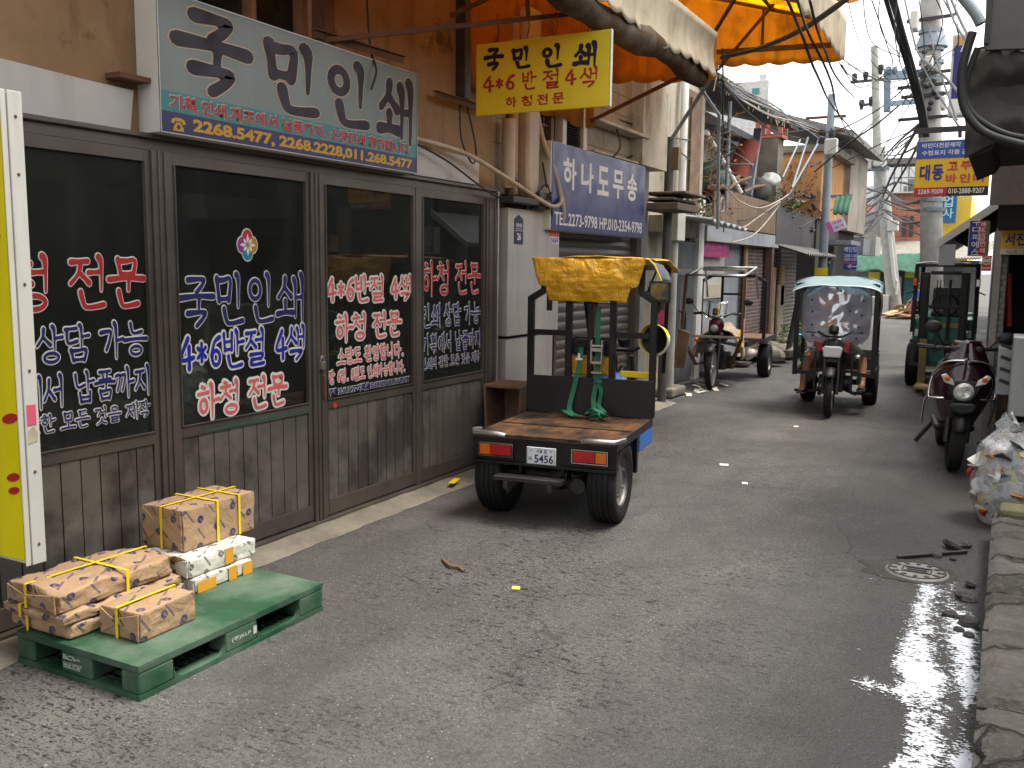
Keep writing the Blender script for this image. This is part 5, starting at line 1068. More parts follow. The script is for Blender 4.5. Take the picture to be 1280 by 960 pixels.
cv = MB().grid(vis, 30, 10).build('visor', m_milky('pale_blue_plastic', (.50,.66,.70), (.7,.88,.92), .70, .10, .2), T3, smooth=60, solid=.006)
MB().grid(lambda u, v: Vector((-.47+.94*u, .92-.75*v, 1.545-.07*abs(2*u-1)**4-.04*v)), 24, 6).build('canopy', mat('pale_blue_sheet', (.30,.45,.50), .4, stain=(.2,.25,.25), samt=.4), cv, smooth=60, solid=.006)
MB().tube([vis(i/20, 1.0)+Vector((0, .006, 0)) for i in range(21)], .008, 6).build('visor_hem', flat('#d8dcdc'), cv, smooth=60)
def scr(u, v):
    a = 2*u-1; w_ = .335+.04*sin(pi*v)**.5 - (.06*max(0, v-.85)/.15) - (.05*max(0, .12-v)/.12)
    return Vector((w_*a, 1.16-.10*v - .10*a*a + .028*noise.noise((u*3.2, v*3.4, 2)) + .012*noise.noise((u*8, v*8, 2)), .80+.665*v))
MB().grid(scr, 60, 60).build('windscreen', m_milky('crumpled_clear_plastic', (.66,.66,.76), (.87,.88,.93), .56, .22, .07), T3, smooth=70, solid=.003)
mb = MB()
for u, v in ((.12,.72),(.5,.93),(.14,.48),(.16,.28),(.17,.1),(.86,.72),(.84,.52),(.83,.3),(.82,.12),(.3,.55),(.44,.88)): mb.lathe([(.0005, .006), (.010, .005), (.013, 0)], scr(u, v)+Vector((0, .002, 0)), VY, 10)
mb.build('screen_rivet', M['darksteel'], T3)
mb = MB()
for u in (.15, .84): mb.add([scr(u-.025, v/12)+Vector((0, -.012, 0)) if k == 0 else scr(u+.025, v/12)+Vector((0, -.012, 0)) for v in range(13) for k in (0, 1)], [(2*i, 2*i+1, 2*i+3, 2*i+2) for i in range(12)])
mb.build('screen_stay', flat('#9fc6cc'), T3, solid=.003)
MB().grid(lambda u, v: Vector((-.43-.03*sin(5*v), .98-.62*u, 1.42-.62*v+.02*noise.noise((u*6, v*6, 0)))), 10, 12).build('side_curtain', mat('brown_vinyl', (.07,.05,.035), .5, stain=(.16,.12,.08), samt=.4), T3, smooth=60, solid=.005)
MB().grid(lambda u, v: Vector((.44+.10*v, .95-.5*u, 1.40-.72*v)), 6, 8).build('side_curtain', M['vinyl'], T3, smooth=60, solid=.005)
MB().prism([(-.09,0),(.09,0),(.11,.10),(.08,.125),(-.08,.125),(-.11,.10)], (0, 1.24, .655), VX, VZ, (0, .05, 0)).build('headlight', M['lens'], T3, bevel=.012)
mb = MB()
for s in (-1, 1): mb.prism([(s*.10, .05), (s*.17, .02), (s*.20, .16), (s*.13, .14)], (0, 1.20, .68), VX, VZ, (0, .06, 0))
mb.build('cowl', flat('#8a1626', .3), T3, bevel=.008)
MB().ball((0, 1.16, .70), .15, .08, .16, 14, 8).build('headlight_housing', M['darkpl'], T3, smooth=60)
mb = MB()
for s in (-1, 1): mb.bar((s*.25, .95, .22), (s*.12, .8, .25), .03).bar((s*.20, 1.05, .7), (s*.2, 1.0, .24), .025).bar((s*.2, 1.0, .24), (s*.42, .9, .22), .03)
mb.build('foot_bar', M['darksteel'], T3)
for s in (-1, 1): MB().ball((s*.26, 1.12, .66), .03, .03, .025, 10, 6).build('indicator_light', M['amber'] if s > 0 else M['lens'], T3, smooth=60)
J, E, Rd = seat_rig(.74, ((-.29, .72, .60), (.31, .74, .56)), ((-.31, .92, .33), (.33, .94, .27)), ((-.29, .98, .94), (.29, .98, .94)), headz=.57)
for k in list(J):
    J[k] = J[k] + (Vector((0, .38, 0)) if k in ('pelvis','waist','chest','neckb','head1','head2','shL','shR','hipL','hipR','elL','elR') else Vector((0, 0, 0)))
person('rider in grey shirt and sandals seated behind the windscreen of the oncoming tricycle', (-1.79, 11.9, 0), radians(184.5), J, E, Rd, None, None, None, M['grey_cl'], M['khaki'], head=J['head2']-Vector((0,0,.05)), sandals=(J['anL']+Vector((0,.05,-.005)), J['anR']+Vector((0,.05,-.005))))

# ---------------------------------------------------------------- scooter on the right
SC = thing('scooter', 'dark maroon motor scooter with chrome crash bars parked facing us on the right', 'scooter', (-.35, 8.45, 0), radians(187))
def LN(mb): return mb.mapv(lambda v: (v.x - v.z*.07, v.y, v.z))   # local +x is picture left: it leans to picture right
sb = lambda mb, n, m_, **k: LN(mb).build(n, m_, SC, **k)
def tyre(c, r, w): return [(r*.7, -w*.32), (r*.8, -w*.5), (r*.93, -w*.42), (r, 0), (r*.93, w*.42), (r*.8, w*.5), (r*.7, w*.32)]
for y, nm in ((.22, 'front_wheel'), (-1.05, 'rear_wheel')):
    t_ = sb(MB().lathe(tyre(0, .235, .11), (0, y, .235), VX, 28), nm, M['rubber'], smooth=40)
    LN(MB().lathe([(.16, -.03), (.05, -.035), (.001, -.035)], (0, y, .235), VX, 20).lathe([(.16, .03), (.05, .035), (.001, .035)], (0, y, .235), VX, 20)).build('rim', M['darksteel'], t_, smooth=40)
mb = MB()
for s in (-1, 1): mb.tube([(s*.075, .22, .235), (s*.075, .10, .62)], .022, 10)
sb(mb, 'fork', M['darksteel'], smooth=50)
def shield(u, v):
    a = 2*u-1; w_ = (.13+.11*sin(min(1, v*1.25)*pi*.5)) * (1-.35*max(0, v-.72)/.28); z = .42+.50*v
    return Vector((w_*a, .20 - .13*abs(a)**2.2 + .07*sin(pi*v) - .10*v, z - .03*abs(a)))
mb = MB().grid(shield, 22, 22); mb.grid(lambda u, v: shield(u, v)+Vector((0, -.10, 0)), 22, 22)
sb(mb, 'front_shield', M['maroon'], smooth=60, solid=.006)
mb = MB().prism([(-.10,.0),(-.06,-.07),(.06,-.07),(.10,0),(.15,.12),(.10,.10),(-.10,.10),(-.15,.12)], (0, .262, .64), VX, VZ, (0, -.05, 0)); sb(mb, 'light_panel', M['darkpl'], bevel=.01)
mb = MB().ball((0, .262, .655), .078, .035, .075, 18, 10); sb(mb, 'headlight', M['lens'], smooth=60)
LN(MB().lathe([(.001, .0), (.05, .004), (.052, .0)], (0, .297, .655), VY, 18)).build('reflector', M['chrome'], SC, smooth=60)
for s in (-1, 1):
    q = sb(MB().prism([(s*.07, .0), (s*.15, .025), (s*.185, .085), (s*.15, .10), (s*.09, .05)], (0, .235, .70), VX, VZ, (0, .03, 0)), 'indicator_light', M['lens'], bevel=.008)
    LN(MB().ball((s*.135, .268, .76), .022, .012, .02, 10, 6)).build('bulb', M['amber'], q, smooth=60)
sb(MB().prism([(-.11,0),(-.08,-.05),(0,-.075),(.08,-.05),(.11,0),(.08,.03),(-.08,.03)], (0, .22, .52), VX, VZ, (0, .16, .03)), 'front_mudguard', M['darkpl'], bevel=.02, smooth=50)
mb = MB().lathe([(.26, -.05), (.272, 0), (.26, .05)], (0, .22, .235), VX, 12, arc=-pi*.85); sb(mb, 'wheel_hugger', M['darkpl'], smooth=60, solid=.005)
mb = MB().grid(lambda u, v: Vector(((2*u-1)*(.17-.07*v), .12-.10*v-.06*(2*u-1)**2, .88+.17*v)), 14, 8); mb.grid(lambda u, v: Vector(((2*u-1)*(.17-.07*v), -.04-.04*v+.06*(2*u-1)**2, .88+.17*v)), 14, 8)
sb(mb, 'handlebar_cover', M['maroon'], smooth=60, solid=.008)
sb(MB().prism([(-.02,0),(.02,0),(.012,.018),(-.012,.018)], (0, .085, .925), VX, VZ, (0, .004, 0)), 'badge', M['chrome'])
sb(MB().box(-.12, .12, -.06, .05, .86, 1.01), 'handlebar_core', M['darkpl'], bevel=.03)
mb = MB().tube([(-.36, -.12, .99), (-.2, -.02, .985), (.2, -.02, .985), (.36, -.12, .99)], .016, 8)
for s in (-1, 1): mb.tube([(s*.24, -.03, .985), (s*.37, -.13, .99)], .02, 10).tube([(s*.2, .02, .985), (s*.36, -.06, .985)], .006, 6)
sb(mb, 'handlebar', M['darkpl'], smooth=50)
for s in (-1, 1):
    sb(MB().tube([(s*.17, -.02, 1.0), (s*.21, .0, 1.06), (s*.25, .01, 1.12 if s > 0 else 1.06)], .007, 8).ball((s*.28, .0, 1.16 if s > 0 else 1.08), .07, .018, .052, 14, 8), 'mirror', M['darkpl'], smooth=60)
mb = MB()
for s in (-1, 1): mb.tube(catmull([(s*.02, .18, .60), (s*.20, .16, .585), (s*.245, .10, .60), (s*.23, .08, .78), (s*.15, .12, .88), (s*.02, .15, .90)], 5), .009, 8).tube(catmull([(s*.245, .10, .62), (s*.265, .02, .52), (s*.255, -.10, .33)], 5), .009, 8)
sb(mb, 'crash_bar', M['chrome'], smooth=60)
sb(MB().box(-.16, .16, -.62, -.05, .28, .34).box(-.14, .14, -.08, .02, .34, .80), 'footboard', M['darkpl'], bevel=.03)
sb(MB().ball((0, -.95, .56), .17, .48, .20, 18, 10), 'rear_body', M['maroon'], smooth=60)
sb(MB().ball((0, -.88, .75), .15, .42, .075, 18, 8), 'seat', M['vinyl'], smooth=60)
sb(MB().bar((.12, -.55, .30), (.26, -.50, .10), .03), 'side_stand', M['darksteel'])

# ---------------------------------------------------------------- forklift behind it
FK = thing('forklift', 'green and black forklift with overhead guard parked behind the scooter', 'forklift', (-.80, 14.3, 0), radians(181))
# local: +y towards us, +x picture left
mb = MB().box(-.40, .40, -1.1, -.05, .28, .95); FB = mb.build('body', M['fgreen'], FK, bevel=.05, segs=3)
MB().box(-.41, .41, -1.45, -1.1, .25, 1.0).build('counterweight', M['fgreen'], FK, bevel=.08, segs=3)
MB().box(-.30, .30, -.05, .0, .6, .98).box(-.24, .24, .0, .02, .86, .93).build('front_cowl', M['fgreen'], FK, bevel=.01)
MB().box(-.20, .14, .045, .06, .83, .90).build('board', M['wood'], FK)
for s in (-1, 1):
    for y, r in ((.0, .30), (-1.15, .24)): wheel(FK, (s*.36, y, r), r, .17, .55)
mb = MB()
for s in (-1, 1):
    mb.bar((s*.40, -.02, .75), (s*.39, -.10, 1.70), .05).bar((s*.39, -1.2, .95), (s*.37, -1.1, 1.70), .05).bar((s*.38, .0, 1.70), (s*.38, -1.25, 1.70), .05)
for y in (.0, -.2, -.4, -.6, -.8, -1.0, -1.22): mb.bar((-.38, y, 1.70), (.38, y, 1.70), .035)
mb.build('overhead_guard', M['black'], FK)
MB().grid(lambda u, v: Vector((-.42+.84*u, .06-1.2*v, 1.745+.02*noise.noise((u*7, v*5, 0))-.03*abs(2*u-1)**3)), 20, 10).build('roof_sheet', m_canvas('grey_plastic_sheet', (.45,.45,.46), (.4,.4,.4), .4, (.15,.15,.15)), FK, smooth=60, solid=.004)
mb = MB()
for s in (-1, 1): mb.box(s*.25-.055, s*.25+.055, .16, .22, .12, 1.60).box(s*.25-.03, s*.25+.03, .225, .26, .12, 1.55)
for z in (.16, 1.1, 1.57): mb.box(-.19, .19, .17, .21, z, z+.05)
mb.build('mast', M['black'], FK, bevel=.004)
mb = MB().tube([(-.06, .19, .2), (-.06, .19, 1.5)], .02, 8).tube([(.06, .2, .5), (.06, .2, 1.5)], .008, 6).tube([(.10, .2, .5), (.10, .2, 1.5)], .008, 6); mb.build('lift_chain', M['darksteel'], FK)
MB().box(-.40, .40, .27, .31, .62, .67).box(-.40, .40, .27, .31, .30, .35).box(-.38, -.33, .27, .31, .35, .62).box(.33, .38, .27, .31, .35, .62).build('carriage', M['darksteel'], FK)
for s in (-1, 1): MB().box(s*.22-.05, s*.22+.05, .315, .35, .09, .68).box(s*.22-.05, s*.22+.05, .35, 1.0, .05, .085).build('fork', mat('yellow_black_fork', (.22,.17,.03), .5, var=.3, stain=(.02,.02,.02), samt=.8) if s > 0 else M['darksteel'], FK, bevel=.004)
mb = MB().tube([(.17*cos(2*pi*i/20), -.28+.08*sin(2*pi*i/20), 1.14+.15*sin(2*pi*i/20)) for i in range(20)], .014, 8, closed=True).bar((0, -.28, 1.14), (0, -.12, .95), .03).bar((-.16, -.28, 1.14), (.16, -.28, 1.14), .02); mb.build('steering_wheel', M['darkpl'], FK, smooth=60)
MB().box(-.20, .20, -.85, -.45, .95, 1.05).box(-.20, .20, -.92, -.82, 1.05, 1.38).build('seat', mat('grey_vinyl_seat', (.06,.062,.07), .5), FK, bevel=.04, segs=3)
for s in (-1, 1):
    q = MB().box(s*.40-.03, s*.40+.03, .0, .04, 1.40, 1.52).build('turn_signal', M['darkpl'], FK, bevel=.006); MB().box(s*.40-.025, s*.40+.025, .0405, .055, 1.41, 1.51).build('lens', flat('#d8420c', .3) if s > 0 else M['lens'], q, bevel=.006)
    MB().box(s*.3-.06, s*.3+.06, .0205, .04, .70, .80).lathe([(.001, .02), (.045, .015), (.05, 0)], (s*.3, .04, .75), VY, 14).build('headlight', M['lens'], FK, smooth=40)
    MB().bar((s*.38, .02, 1.35), (s*.5, .10, 1.3), .015).build('mirror_arm', M['black'], FK)
tag(MB().box(-.98, -.70, 13.0, 13.3, .09, .13).build('wood_block', M['wood'], bevel=.004), 'short plank of wood laid over the forklift tines', 'plank')

# ================================================================ LEFT SIDE, FARTHER ALONG
def T(mb, name, m_, lb, cat, group=None, **k): return tag(mb.build(name, m_, **k), lb, cat, group)
ORD = 'first second third fourth fifth sixth seventh eighth ninth tenth eleventh twelfth thirteenth fourteenth fifteenth sixteenth'.split()
# --- beige house with the grey gate
gh = thing('gate_house', 'beige rendered house with grey ribbed steel gate and white downpipe beyond the shutter shop', 'house', (-4.0, 12, 0))
b = lambda mb, n, m_, **k: mb.build(n, m_, gh, world=True, **k)
b(MB().box(-5.5, -3.98, 10.4, 11.7, 0, 5.2).box(-5.5, -4.02, 11.7, 13.2, 2.05, 5.2), 'wall', M['plaster_b'])
b(MB().box(-4.02, -3.96, 11.55, 11.75, 0, 2.0), 'gate_post', M['pvcw']); b(MB().box(-4.05, -3.99, 13.05, 13.3, 0, 2.6), 'gate_post', M['pvcw'])
mb = MB(); mb.box(-4.06, -4.04, 11.75, 13.05, .05, 1.98)
for i in range(26): mb.box(-4.04, -4.025, 11.78+i*.049, 11.80+i*.049, .10, 1.50)
mb.box(-4.04, -4.02, 11.75, 13.05, 1.52, 1.60).box(-4.04, -4.02, 12.38, 12.41, .05, 1.52)
for i in range(26): mb.box(-4.04, -4.025, 11.78+i*.049, 11.80+i*.049, 1.61, 1.97)
g_ = b(mb, 'gate', M['gate']); MB().tube([(-4.015, 12.33, .75), (-3.97, 12.33, .78), (-3.97, 12.33, 1.0), (-4.015, 12.33, 1.03)], .012, 6).tube([(-4.015, 12.47, .75), (-3.97, 12.47, .78), (-3.97, 12.47, 1.0), (-4.015, 12.47, 1.03)], .012, 6).build('handle', M['darksteel'], g_, world=True)
b(MB().grid(lambda u, v: Vector((-4.1+.75*u, 11.4+1.9*v, 2.32-.10*u+.02*sin(v*40)-.06*u*v)), 6, 60), 'lean_to_roof', M['tin'], solid=.02)
b(MB().box(-4.2, -3.80, 10.9, 12.0, 2.06, 2.26), 'beam', M['plaster_b'])
b(MB().tube([(-3.93, 12.0, 2.4), (-3.93, 12.0, 4.1), (-3.95, 12.15, 4.35)], .05, 12), 'downpipe', M['pvcw'], smooth=50)
b(MB().box(-3.98, -3.94, 12.35, 12.75, 2.5, 3.9).box(-4.0, -3.97, 12.2, 12.9, 2.4, 4.0), 'window', M['wood_d'])
# --- grey wall house behind the parked tricycle
gw = thing('brick_house', 'low house with grey plaster, dark brick pier and brown tin parapet behind the parked tricycle', 'house', (-4.2, 16, 0))
b = lambda mb, n, m_, **k: mb.build(n, m_, gw, world=True, **k)
b(MB().box(-5.5, -4.2, 13.3, 16.3, 0, 2.2), 'wall', M['plaster_g']); b(MB().box(-4.2, -4.17, 13.75, 15.1, 1.15, 2.2), 'painted_board', M['cream_panel'])
b(MB().box(-4.2, -4.165, 14.1, 14.95, 1.18, 1.36), 'notice_board', flat('#b9b09a'))
b(MB().box(-5.5, -4.12, 16.3, 17.7, 0, 2.15), 'brick_pier', M['brick'])
b(MB().box(-4.13, -4.09, 16.15, 16.28, 0, 2.1), 'timber_post', M['wood'])
b(MB().box(-4.08, -3.96, 17.55, 17.72, 0, 2.25), 'steel_post', mat('rust_brown_post', (.10,.05,.04), .7, stain=(.2,.09,.05), samt=.6))
b(MB().box(-4.9, -4.5, 17.72, 19.2, 0, 2.2), 'recess_wall', M['darkroom'])
def sl2(u, v): return Vector((-4.25+.015*abs(sin(v*pi*26)), 19.2+2.0*u, 2.1*v))
b(MB().grid(sl2, 1, 208), 'roller_shutter', mat('weathered_shutter', (.33,.31,.27), .6, stain=(.16,.10,.06), samt=.7, sscale=1.4, streak=1))
b(MB().box(-4.3, -4.15, 18.9, 19.2, 0, 2.2), 'brick_pier', M['brick'])
b(MB().box(-4.6, -3.95, 13.3, 18.2, 2.02, 2.24), 'beam', M['plaster_g'])
mb = MB()
for i in range(24): mb.box(-3.98-.004*(i % 2), -3.95, 13.6+i*.17, 13.6+i*.17+.165, 2.26, 2.82+.05*noise.noise((i, 0, 0)))
b(mb, 'parapet', M['tin_b'])
b(MB().box(-3.99, -3.94, 17.72, 21.5, 2.1, 2.78).box(-5.0, -3.94, 17.68, 17.72, 2.26, 2.8), 'parapet', mat('dark_tin', (.07,.065,.07), .6, .2, stain=(.12,.08,.05), samt=.6, sscale=1.5, streak=1))
b(MB().grid(lambda u, v: Vector((-4.1+.7*u, 18.0+3.2*v, 2.12-.22*u+.025*sin(v*90))), 4, 120), 'lean_to_roof', mat('grimy_tin', (.13,.125,.12), .7, .3, stain=(.07,.045,.03), samt=.6), solid=.01)
# upper storey, eaves
b(MB().box(-6.5, -4.75, 13.2, 20.5, 2.2, 4.25), 'upper_wall', M['plaster_b']); b(MB().box(-4.8, -4.70, 14.2, 15.3, 3.0, 3.8).box(-4.8, -4.70, 16.6, 17.6, 3.0, 3.9), 'window', M['darkroom'])
b(MB().prism([(-4.72, 3.95), (-4.2, 3.85), (-4.2, 3.95), (-4.72, 4.15)], (0, 14.6, 0), VX, VZ, (0, 2.6, 0)), 'hood', M['plaster_g'])
b(MB().prism([(-6.5, 4.95), (-3.75, 4.22), (-3.75, 4.30), (-6.5, 5.15)], (0, 12.9, 0), VX, VZ, (0, 5.4, 0)), 'roof', mat('dark_eaves', (.05,.045,.04), .9, var=.4, bump=.6))
mb = MB()
for i in range(70):
    y = random.uniform(12.9, 17.5); p = Vector((-3.75+random.uniform(-.05, .08), y, 4.26)); q = p+Vector((random.uniform(-.05, .22), random.uniform(-.2, .2), random.uniform(-.22, .0))); mb.bar(p, q, .012, .006)
b(mb, 'thatch_straw', mat('old_straw', (.5,.42,.28), .9))
# --- clutter on the low roof
chm = thing('chimney', 'plastered chimney with red terracotta cap above the roof clutter', 'chimney', (-4.6, 19.6, 2.2))
cxx = Yp(963, 200, 19.6).x; czz = Yp(963, 147, 19.6).z-4.32
b = lambda mb, n, m_, r=chm, **k: mb.build(n, m_, r, world=True, **k)
b(MB().box(-4.83, -4.41, 19.35, 19.85, 2.2, 3.88+czz).mapv(lambda v: v+VX*(cxx+4.61)), 'stack', M['concrete'])
TER = mat('terracotta', (.38,.11,.07), .8, var=.25, stain=(.2,.08,.06), samt=.5)
mb = MB().box(-4.88, -4.34, 19.33, 19.87, 3.88, 3.96).box(-4.92, -4.30, 19.29, 19.91, 4.22, 4.32)
for x in (-4.88, -4.42):
    for y in (19.33, 19.79): mb.box(x, x+.08, y, y+.08, 3.96, 4.22)
mb.box(-4.66, -4.58, 19.33, 19.40, 3.96, 4.22).mapv(lambda v: v+VX*(cxx+4.61)+VZ*czz); b(mb, 'cap', TER)
tub = thing('plastic_tub', 'big red brown tub lying tilted and roped on the low roof', 'tub', W(922, 222, -4.4))
tr = Matrix.Rotation(radians(16), 4, VY) @ Matrix.Rotation(radians(-8), 4, VX)
MB().lathe([(.001, 0), (.17, 0), (.215, .62), (.235, .63), (.235, .67), (.20, .67), (.15, .05), (.001, .05)], (0, 0, 0), VZ, 28).mapv(lambda v: tr @ (Matrix.Rotation(pi, 4, VX) @ v + Vector((0, 0, .68)))).build('tub_body', mat('red_brown_plastic', (.40,.09,.06), .5, var=.12), tub, smooth=40)
MB().tube([tr @ Vector((.215*cos(t*.3), .215*sin(t*.3), .30+.02*t)) for t in range(-11, 3)], .012, 6).tube([tr @ Vector((.215*cos(t*.3-.3), .215*sin(t*.3-.3), .40-.02*(t+8))) for t in range(-11, 3)], .012, 6).build('rope', flat('#b8b4aa'), tub)
T(MB().tube([W(882, 165, -4.1), W(926, 242, -4.0)], .045, 10), 'white_pole', M['pvcw'], 'white plastic pole slanting down over the roof clutter', 'pole', smooth=50)
T(MB().bar(W(948, 162, -4.15), W(935, 245, -4.15), .13, .10), 'steel_bracket', M['steelpole'], 'flat grey steel post leaning against the chimney', 'post')
T(MB().tube([(-3.9, 14.05, 2.5), (-3.9, 14.05, 4.1)], .03, 8), 'conduit', M['steelpole'], 'thin upright grey conduit in front of the eaves', 'conduit', smooth=50)
def lump(c, rx, ry, rz, seed, amp=.35, f=3.):
    return MB().ball((0,0,0), rx, ry, rz, 20, 12).mapv(lambda v: v*(1+amp*noise.noise(v*f+Vector((seed, 0, 0)))) + Vector(c))
NET = mat('green_netting', (.05,.10,.08), .8, var=.4, stain=(.14,.17,.15), samt=.6, sscale=8)
T(lump(W(892, 226, -4.25), .25, .42, .34, 3), 'net_heap', NET, 'heap of bundled dark green netting on the low roof', 'netting', smooth=70)
T(lump(W(961, 225, -4.1), .15, .35, .12, 5, .6, 6.), 'tarpaulin', M['cream_panel'], 'crumpled pale tarpaulin over junk beside the chimney foot', 'tarpaulin', smooth=70)
T(lump(W(946, 235, -4.2), .25, .6, .22, 7, .5), 'net_heap', mat('dark_junk', (.05,.05,.045), .8, var=.5, stain=(.05,.12,.06), samt=.7, sscale=9), 'dark junk heap under the pale tarpaulin', 'junk', smooth=70)
T(MB().prism([(.34*cos(t*pi/9), .13*sin(t*pi/9)+(.03 if t % 2 else 0)) for t in range(18)], W(905, 240, -3.95), VY*.8, VZ*.6, (-.2, 0, .03)), 'roof_cloth', mat('faded_red_sheet', (.30,.09,.06), .8), 'rounded faded red lid lying on the edge of the tin parapet', 'lid', bevel=.02)
for i, (p, q, r_) in enumerate(((W(903,222,-4.1), W(932,230,-4.1), .05), (W(910,236,-4), W(938,222,-4), .03), (W(895,238,-4.), W(925,220,-4.1), .025), (W(930,240,-4.), W(955,232,-4.), .03))):
    T(MB().tube([p, Vector(p).lerp(Vector(q), .5)+Vector((0, 0, .03)), q], r_, 7), 'branch', M['wood_d'], 'grey wooden stick in the tangle on the low roof', 'stick', 'sticks on the low roof', smooth=60)
def twigs(c, n, sp, ln, lb, m_=None, seed=0, leaves=0):
    rnd = random.Random(seed); c = Vector(c); R = thing('climbing_plant', lb, 'plant', c); mb = MB(); lf = MB()
    for i in range(n):
        p = Vector([rnd.uniform(-1, 1)*sp[k] for k in range(3)]); d = Vector((rnd.uniform(-.6, 1), rnd.uniform(-1, 1), rnd.uniform(-.5, 1))).normalized()
        mb.tube([p, p+d*ln*.5+Vector((0, 0, .04)), p+d*ln+Vector((0, 0, -.05))], [.008, .006, .003], 4)
        for j in range(leaves):
            q = p+d*ln*rnd.uniform(.2, 1)+Vector((rnd.uniform(-.06, .06), rnd.uniform(-.06, .06), rnd.uniform(-.06, .06))); a = Vector((rnd.uniform(-1, 1), rnd.uniform(-1, 1), rnd.uniform(-1, 1))).normalized()*.035; bb = a.cross(Vector((rnd.random(), rnd.random(), .3))).normalized()*.02
            lf.add([q-a, q+bb, q+a, q-bb], [(0, 1, 2, 3)])
    mb.build('stems', M['wood_d'], R)
    if leaves: lf.build('leaves', m_ or M['leaf'], R)
DRY = mat('dry_leaves', (.26,.13,.05), .9, var=.5, stain=(.06,.10,.03), samt=.7, sscale=3)
twigs((-4.5, 20.5, 3.1), 110, (.35, 1.3, .45), .5, 'dry brown climbing plant over the roofs right of the chimney', DRY, 1, 7)
twigs((-4.0, 18.9, 2.85), 30, (.15, .5, .15), .3, 'green weeds growing beside the chimney tarpaulin', M['leaf'], 2, 6)
twigs((-4.05, 13.6, 3.1), 50, (.12, .25, .7), .5, 'bare brown creeper hanging by the window of the beige house', DRY, 3, 2)
twigs((-3.9, 12.6, 2.38), 12, (.1, .3, .03), .2, 'small green weed on the lean-to roof over the gate', M['leaf'], 4, 5)
# pink sign by the gate
ps = thing('pink_sign', 'faded magenta sign plate hanging under the lean-to by the grey gate', 'sign', (-3.9, 14.3, 1.9))
p0, p1 = W(880, 300, -4.05), W(910, 322, -4.05)
MB().box(-4.06, -4.045, p0.y, p1.y, p1.z, p0.z).build('plate', flat('#a8186c'), ps, world=True)
f_ = MB(); put_text(f_, '족보찌개', (-4.045, p0.y+.1, p1.z+.11), VY, VZ, VX, (p1.y-p0.y)*.8, .12, .001, .0); put_text(f_, '02-2265-5678', (-4.045, p0.y+.3, p1.z+.04), VY, VZ, VX, .6, .035, .001, .0)
f_.build('lettering', flat('#c96aa4'), ps, world=True, fix=False)
# poles and pipes on the left
pole = thing('utility_pole', 'slim dark grey pole at the corner of the blue sign', 'pole', (-3.6, 10.5, 0))
MB().tube([(-3.6, 10.5, 0), (-3.6, 10.5, 3.12)], .055, 12).build('shaft', mat('dark_pole', (.10,.095,.085), .6, .2, stain=(.2,.17,.12), samt=.5), pole, world=True, smooth=50)
MB().box(-3.56, -3.48, 10.46, 10.56, 2.75, 3.0).build('junction_box', mat('brown_box', (.16,.11,.06), .7), pole, world=True); MB().box(-3.66, -3.54, 10.44, 10.447, 1.3, 1.42).build('sticker', M['tape'], pole, world=True)
MB().box(-3.655, -3.545, 10.435, 10.443, .95, 1.12).build('sticker', flat('#d0557a'), pole, world=True)
MB().tube([(-3.6, 10.5, 3.08), (-2.75, 9.4, 3.62)], .022, 8).build('stay', M['steelpole'], pole, world=True)
T(MB().tube([(-3.72, 11.1, .1), (-3.72, 11.1, 1.95)], .062, 12), 'drain_pipe', M['concpole'], 'thick peeling grey pipe standing beside the grey gate', 'pipe', smooth=50)
T(MB().box(-3.82, -3.62, 10.95, 11.25, 1.95, 2.3), 'meter_box', M['cream_panel'], 'pale metal box on top of the peeling pipe', 'meter box', bevel=.01)
T(MB().tube([(-3.1, 9.3, 3.7), (-3.15, 10.9, 3.4), (-3.2, 11.2, 2.1)], .02, 8), 'conduit', M['steelpole'], 'thin grey conduit dropping from the awning corner', 'conduit', smooth=50)
T(MB().box(-3.85, -3.6, 10.9, 11.4, 0, .12).mapv(lambda v: v+Vector((.03*noise.noise(v*6), 0, .03*noise.noise(v*5)))), 'concrete_footing', M['concrete'], 'broken concrete footing under the peeling pipe', 'footing', bevel=.03)
T(MB().prism([(-.1,0),(.06,0),(.12,.45),(-.02,.5)], (-3.66, 11.32, .35), VX, VZ, (0, .03, 0)), 'wood_scrap', M['wood_d'], 'splintered board leaning on the peeling pipe', 'board')
for i, (y, z, h, w_, m_, lb) in enumerate(((18.0, .3, 1.35, .14, M['wood'], 'narrow pale board leaning in the dark recess'), (18.55, .0, 1.3, .30, mat('weathered_board', (.36,.29,.22), .8, stain=(.16,.10,.06), samt=.6), 'wide weathered board leaning beside the recess'), (18.75, .9, .75, .16, M['wood'], 'short orange board standing on the weathered board'))):
    T(MB().box(-4.06, -4.02, y, y+w_*1.8, z, z+h), 'leaning_board', m_, lb, 'board', bevel=.003)
rk = random.Random(4)
for i in range(16):
    c = Vector((-3.75+rk.uniform(-.25, .35), 15.2+i*.22, .10+.12*rk.random())); r_ = rk.uniform(.10, .2)
    T(MB().ball((0,0,0), r_*1.2, r_*1.4, r_*.75, 10, 7).mapv(lambda v: v*(1+.4*noise.noise(v*6+Vector((i*3, 0, 0))))+c), 'rock', M['concrete'], f'{ORD[i]} grey rock of the rubble heap, counted from the grey gate towards the lane end', 'rock', 'rocks along the house fronts', smooth=35)
twigs((-3.5, 17.5, .35), 40, (.25, .7, .12), .25, 'low green weeds growing on the rubble by the left wall', mat('fresh_leaf', (.10,.22,.04), .7, var=.4), 5, 8)
T(MB().lathe([(.001, 0), (.22, 0), (.25, .05), (.26, .06), (.22, .03), (.001, .02)], (-3.2, 17.4, .38), VZ, 20), 'basin', flat('#3a9cc0'), 'shallow pale blue basin lying on the rubble', 'basin', smooth=40)
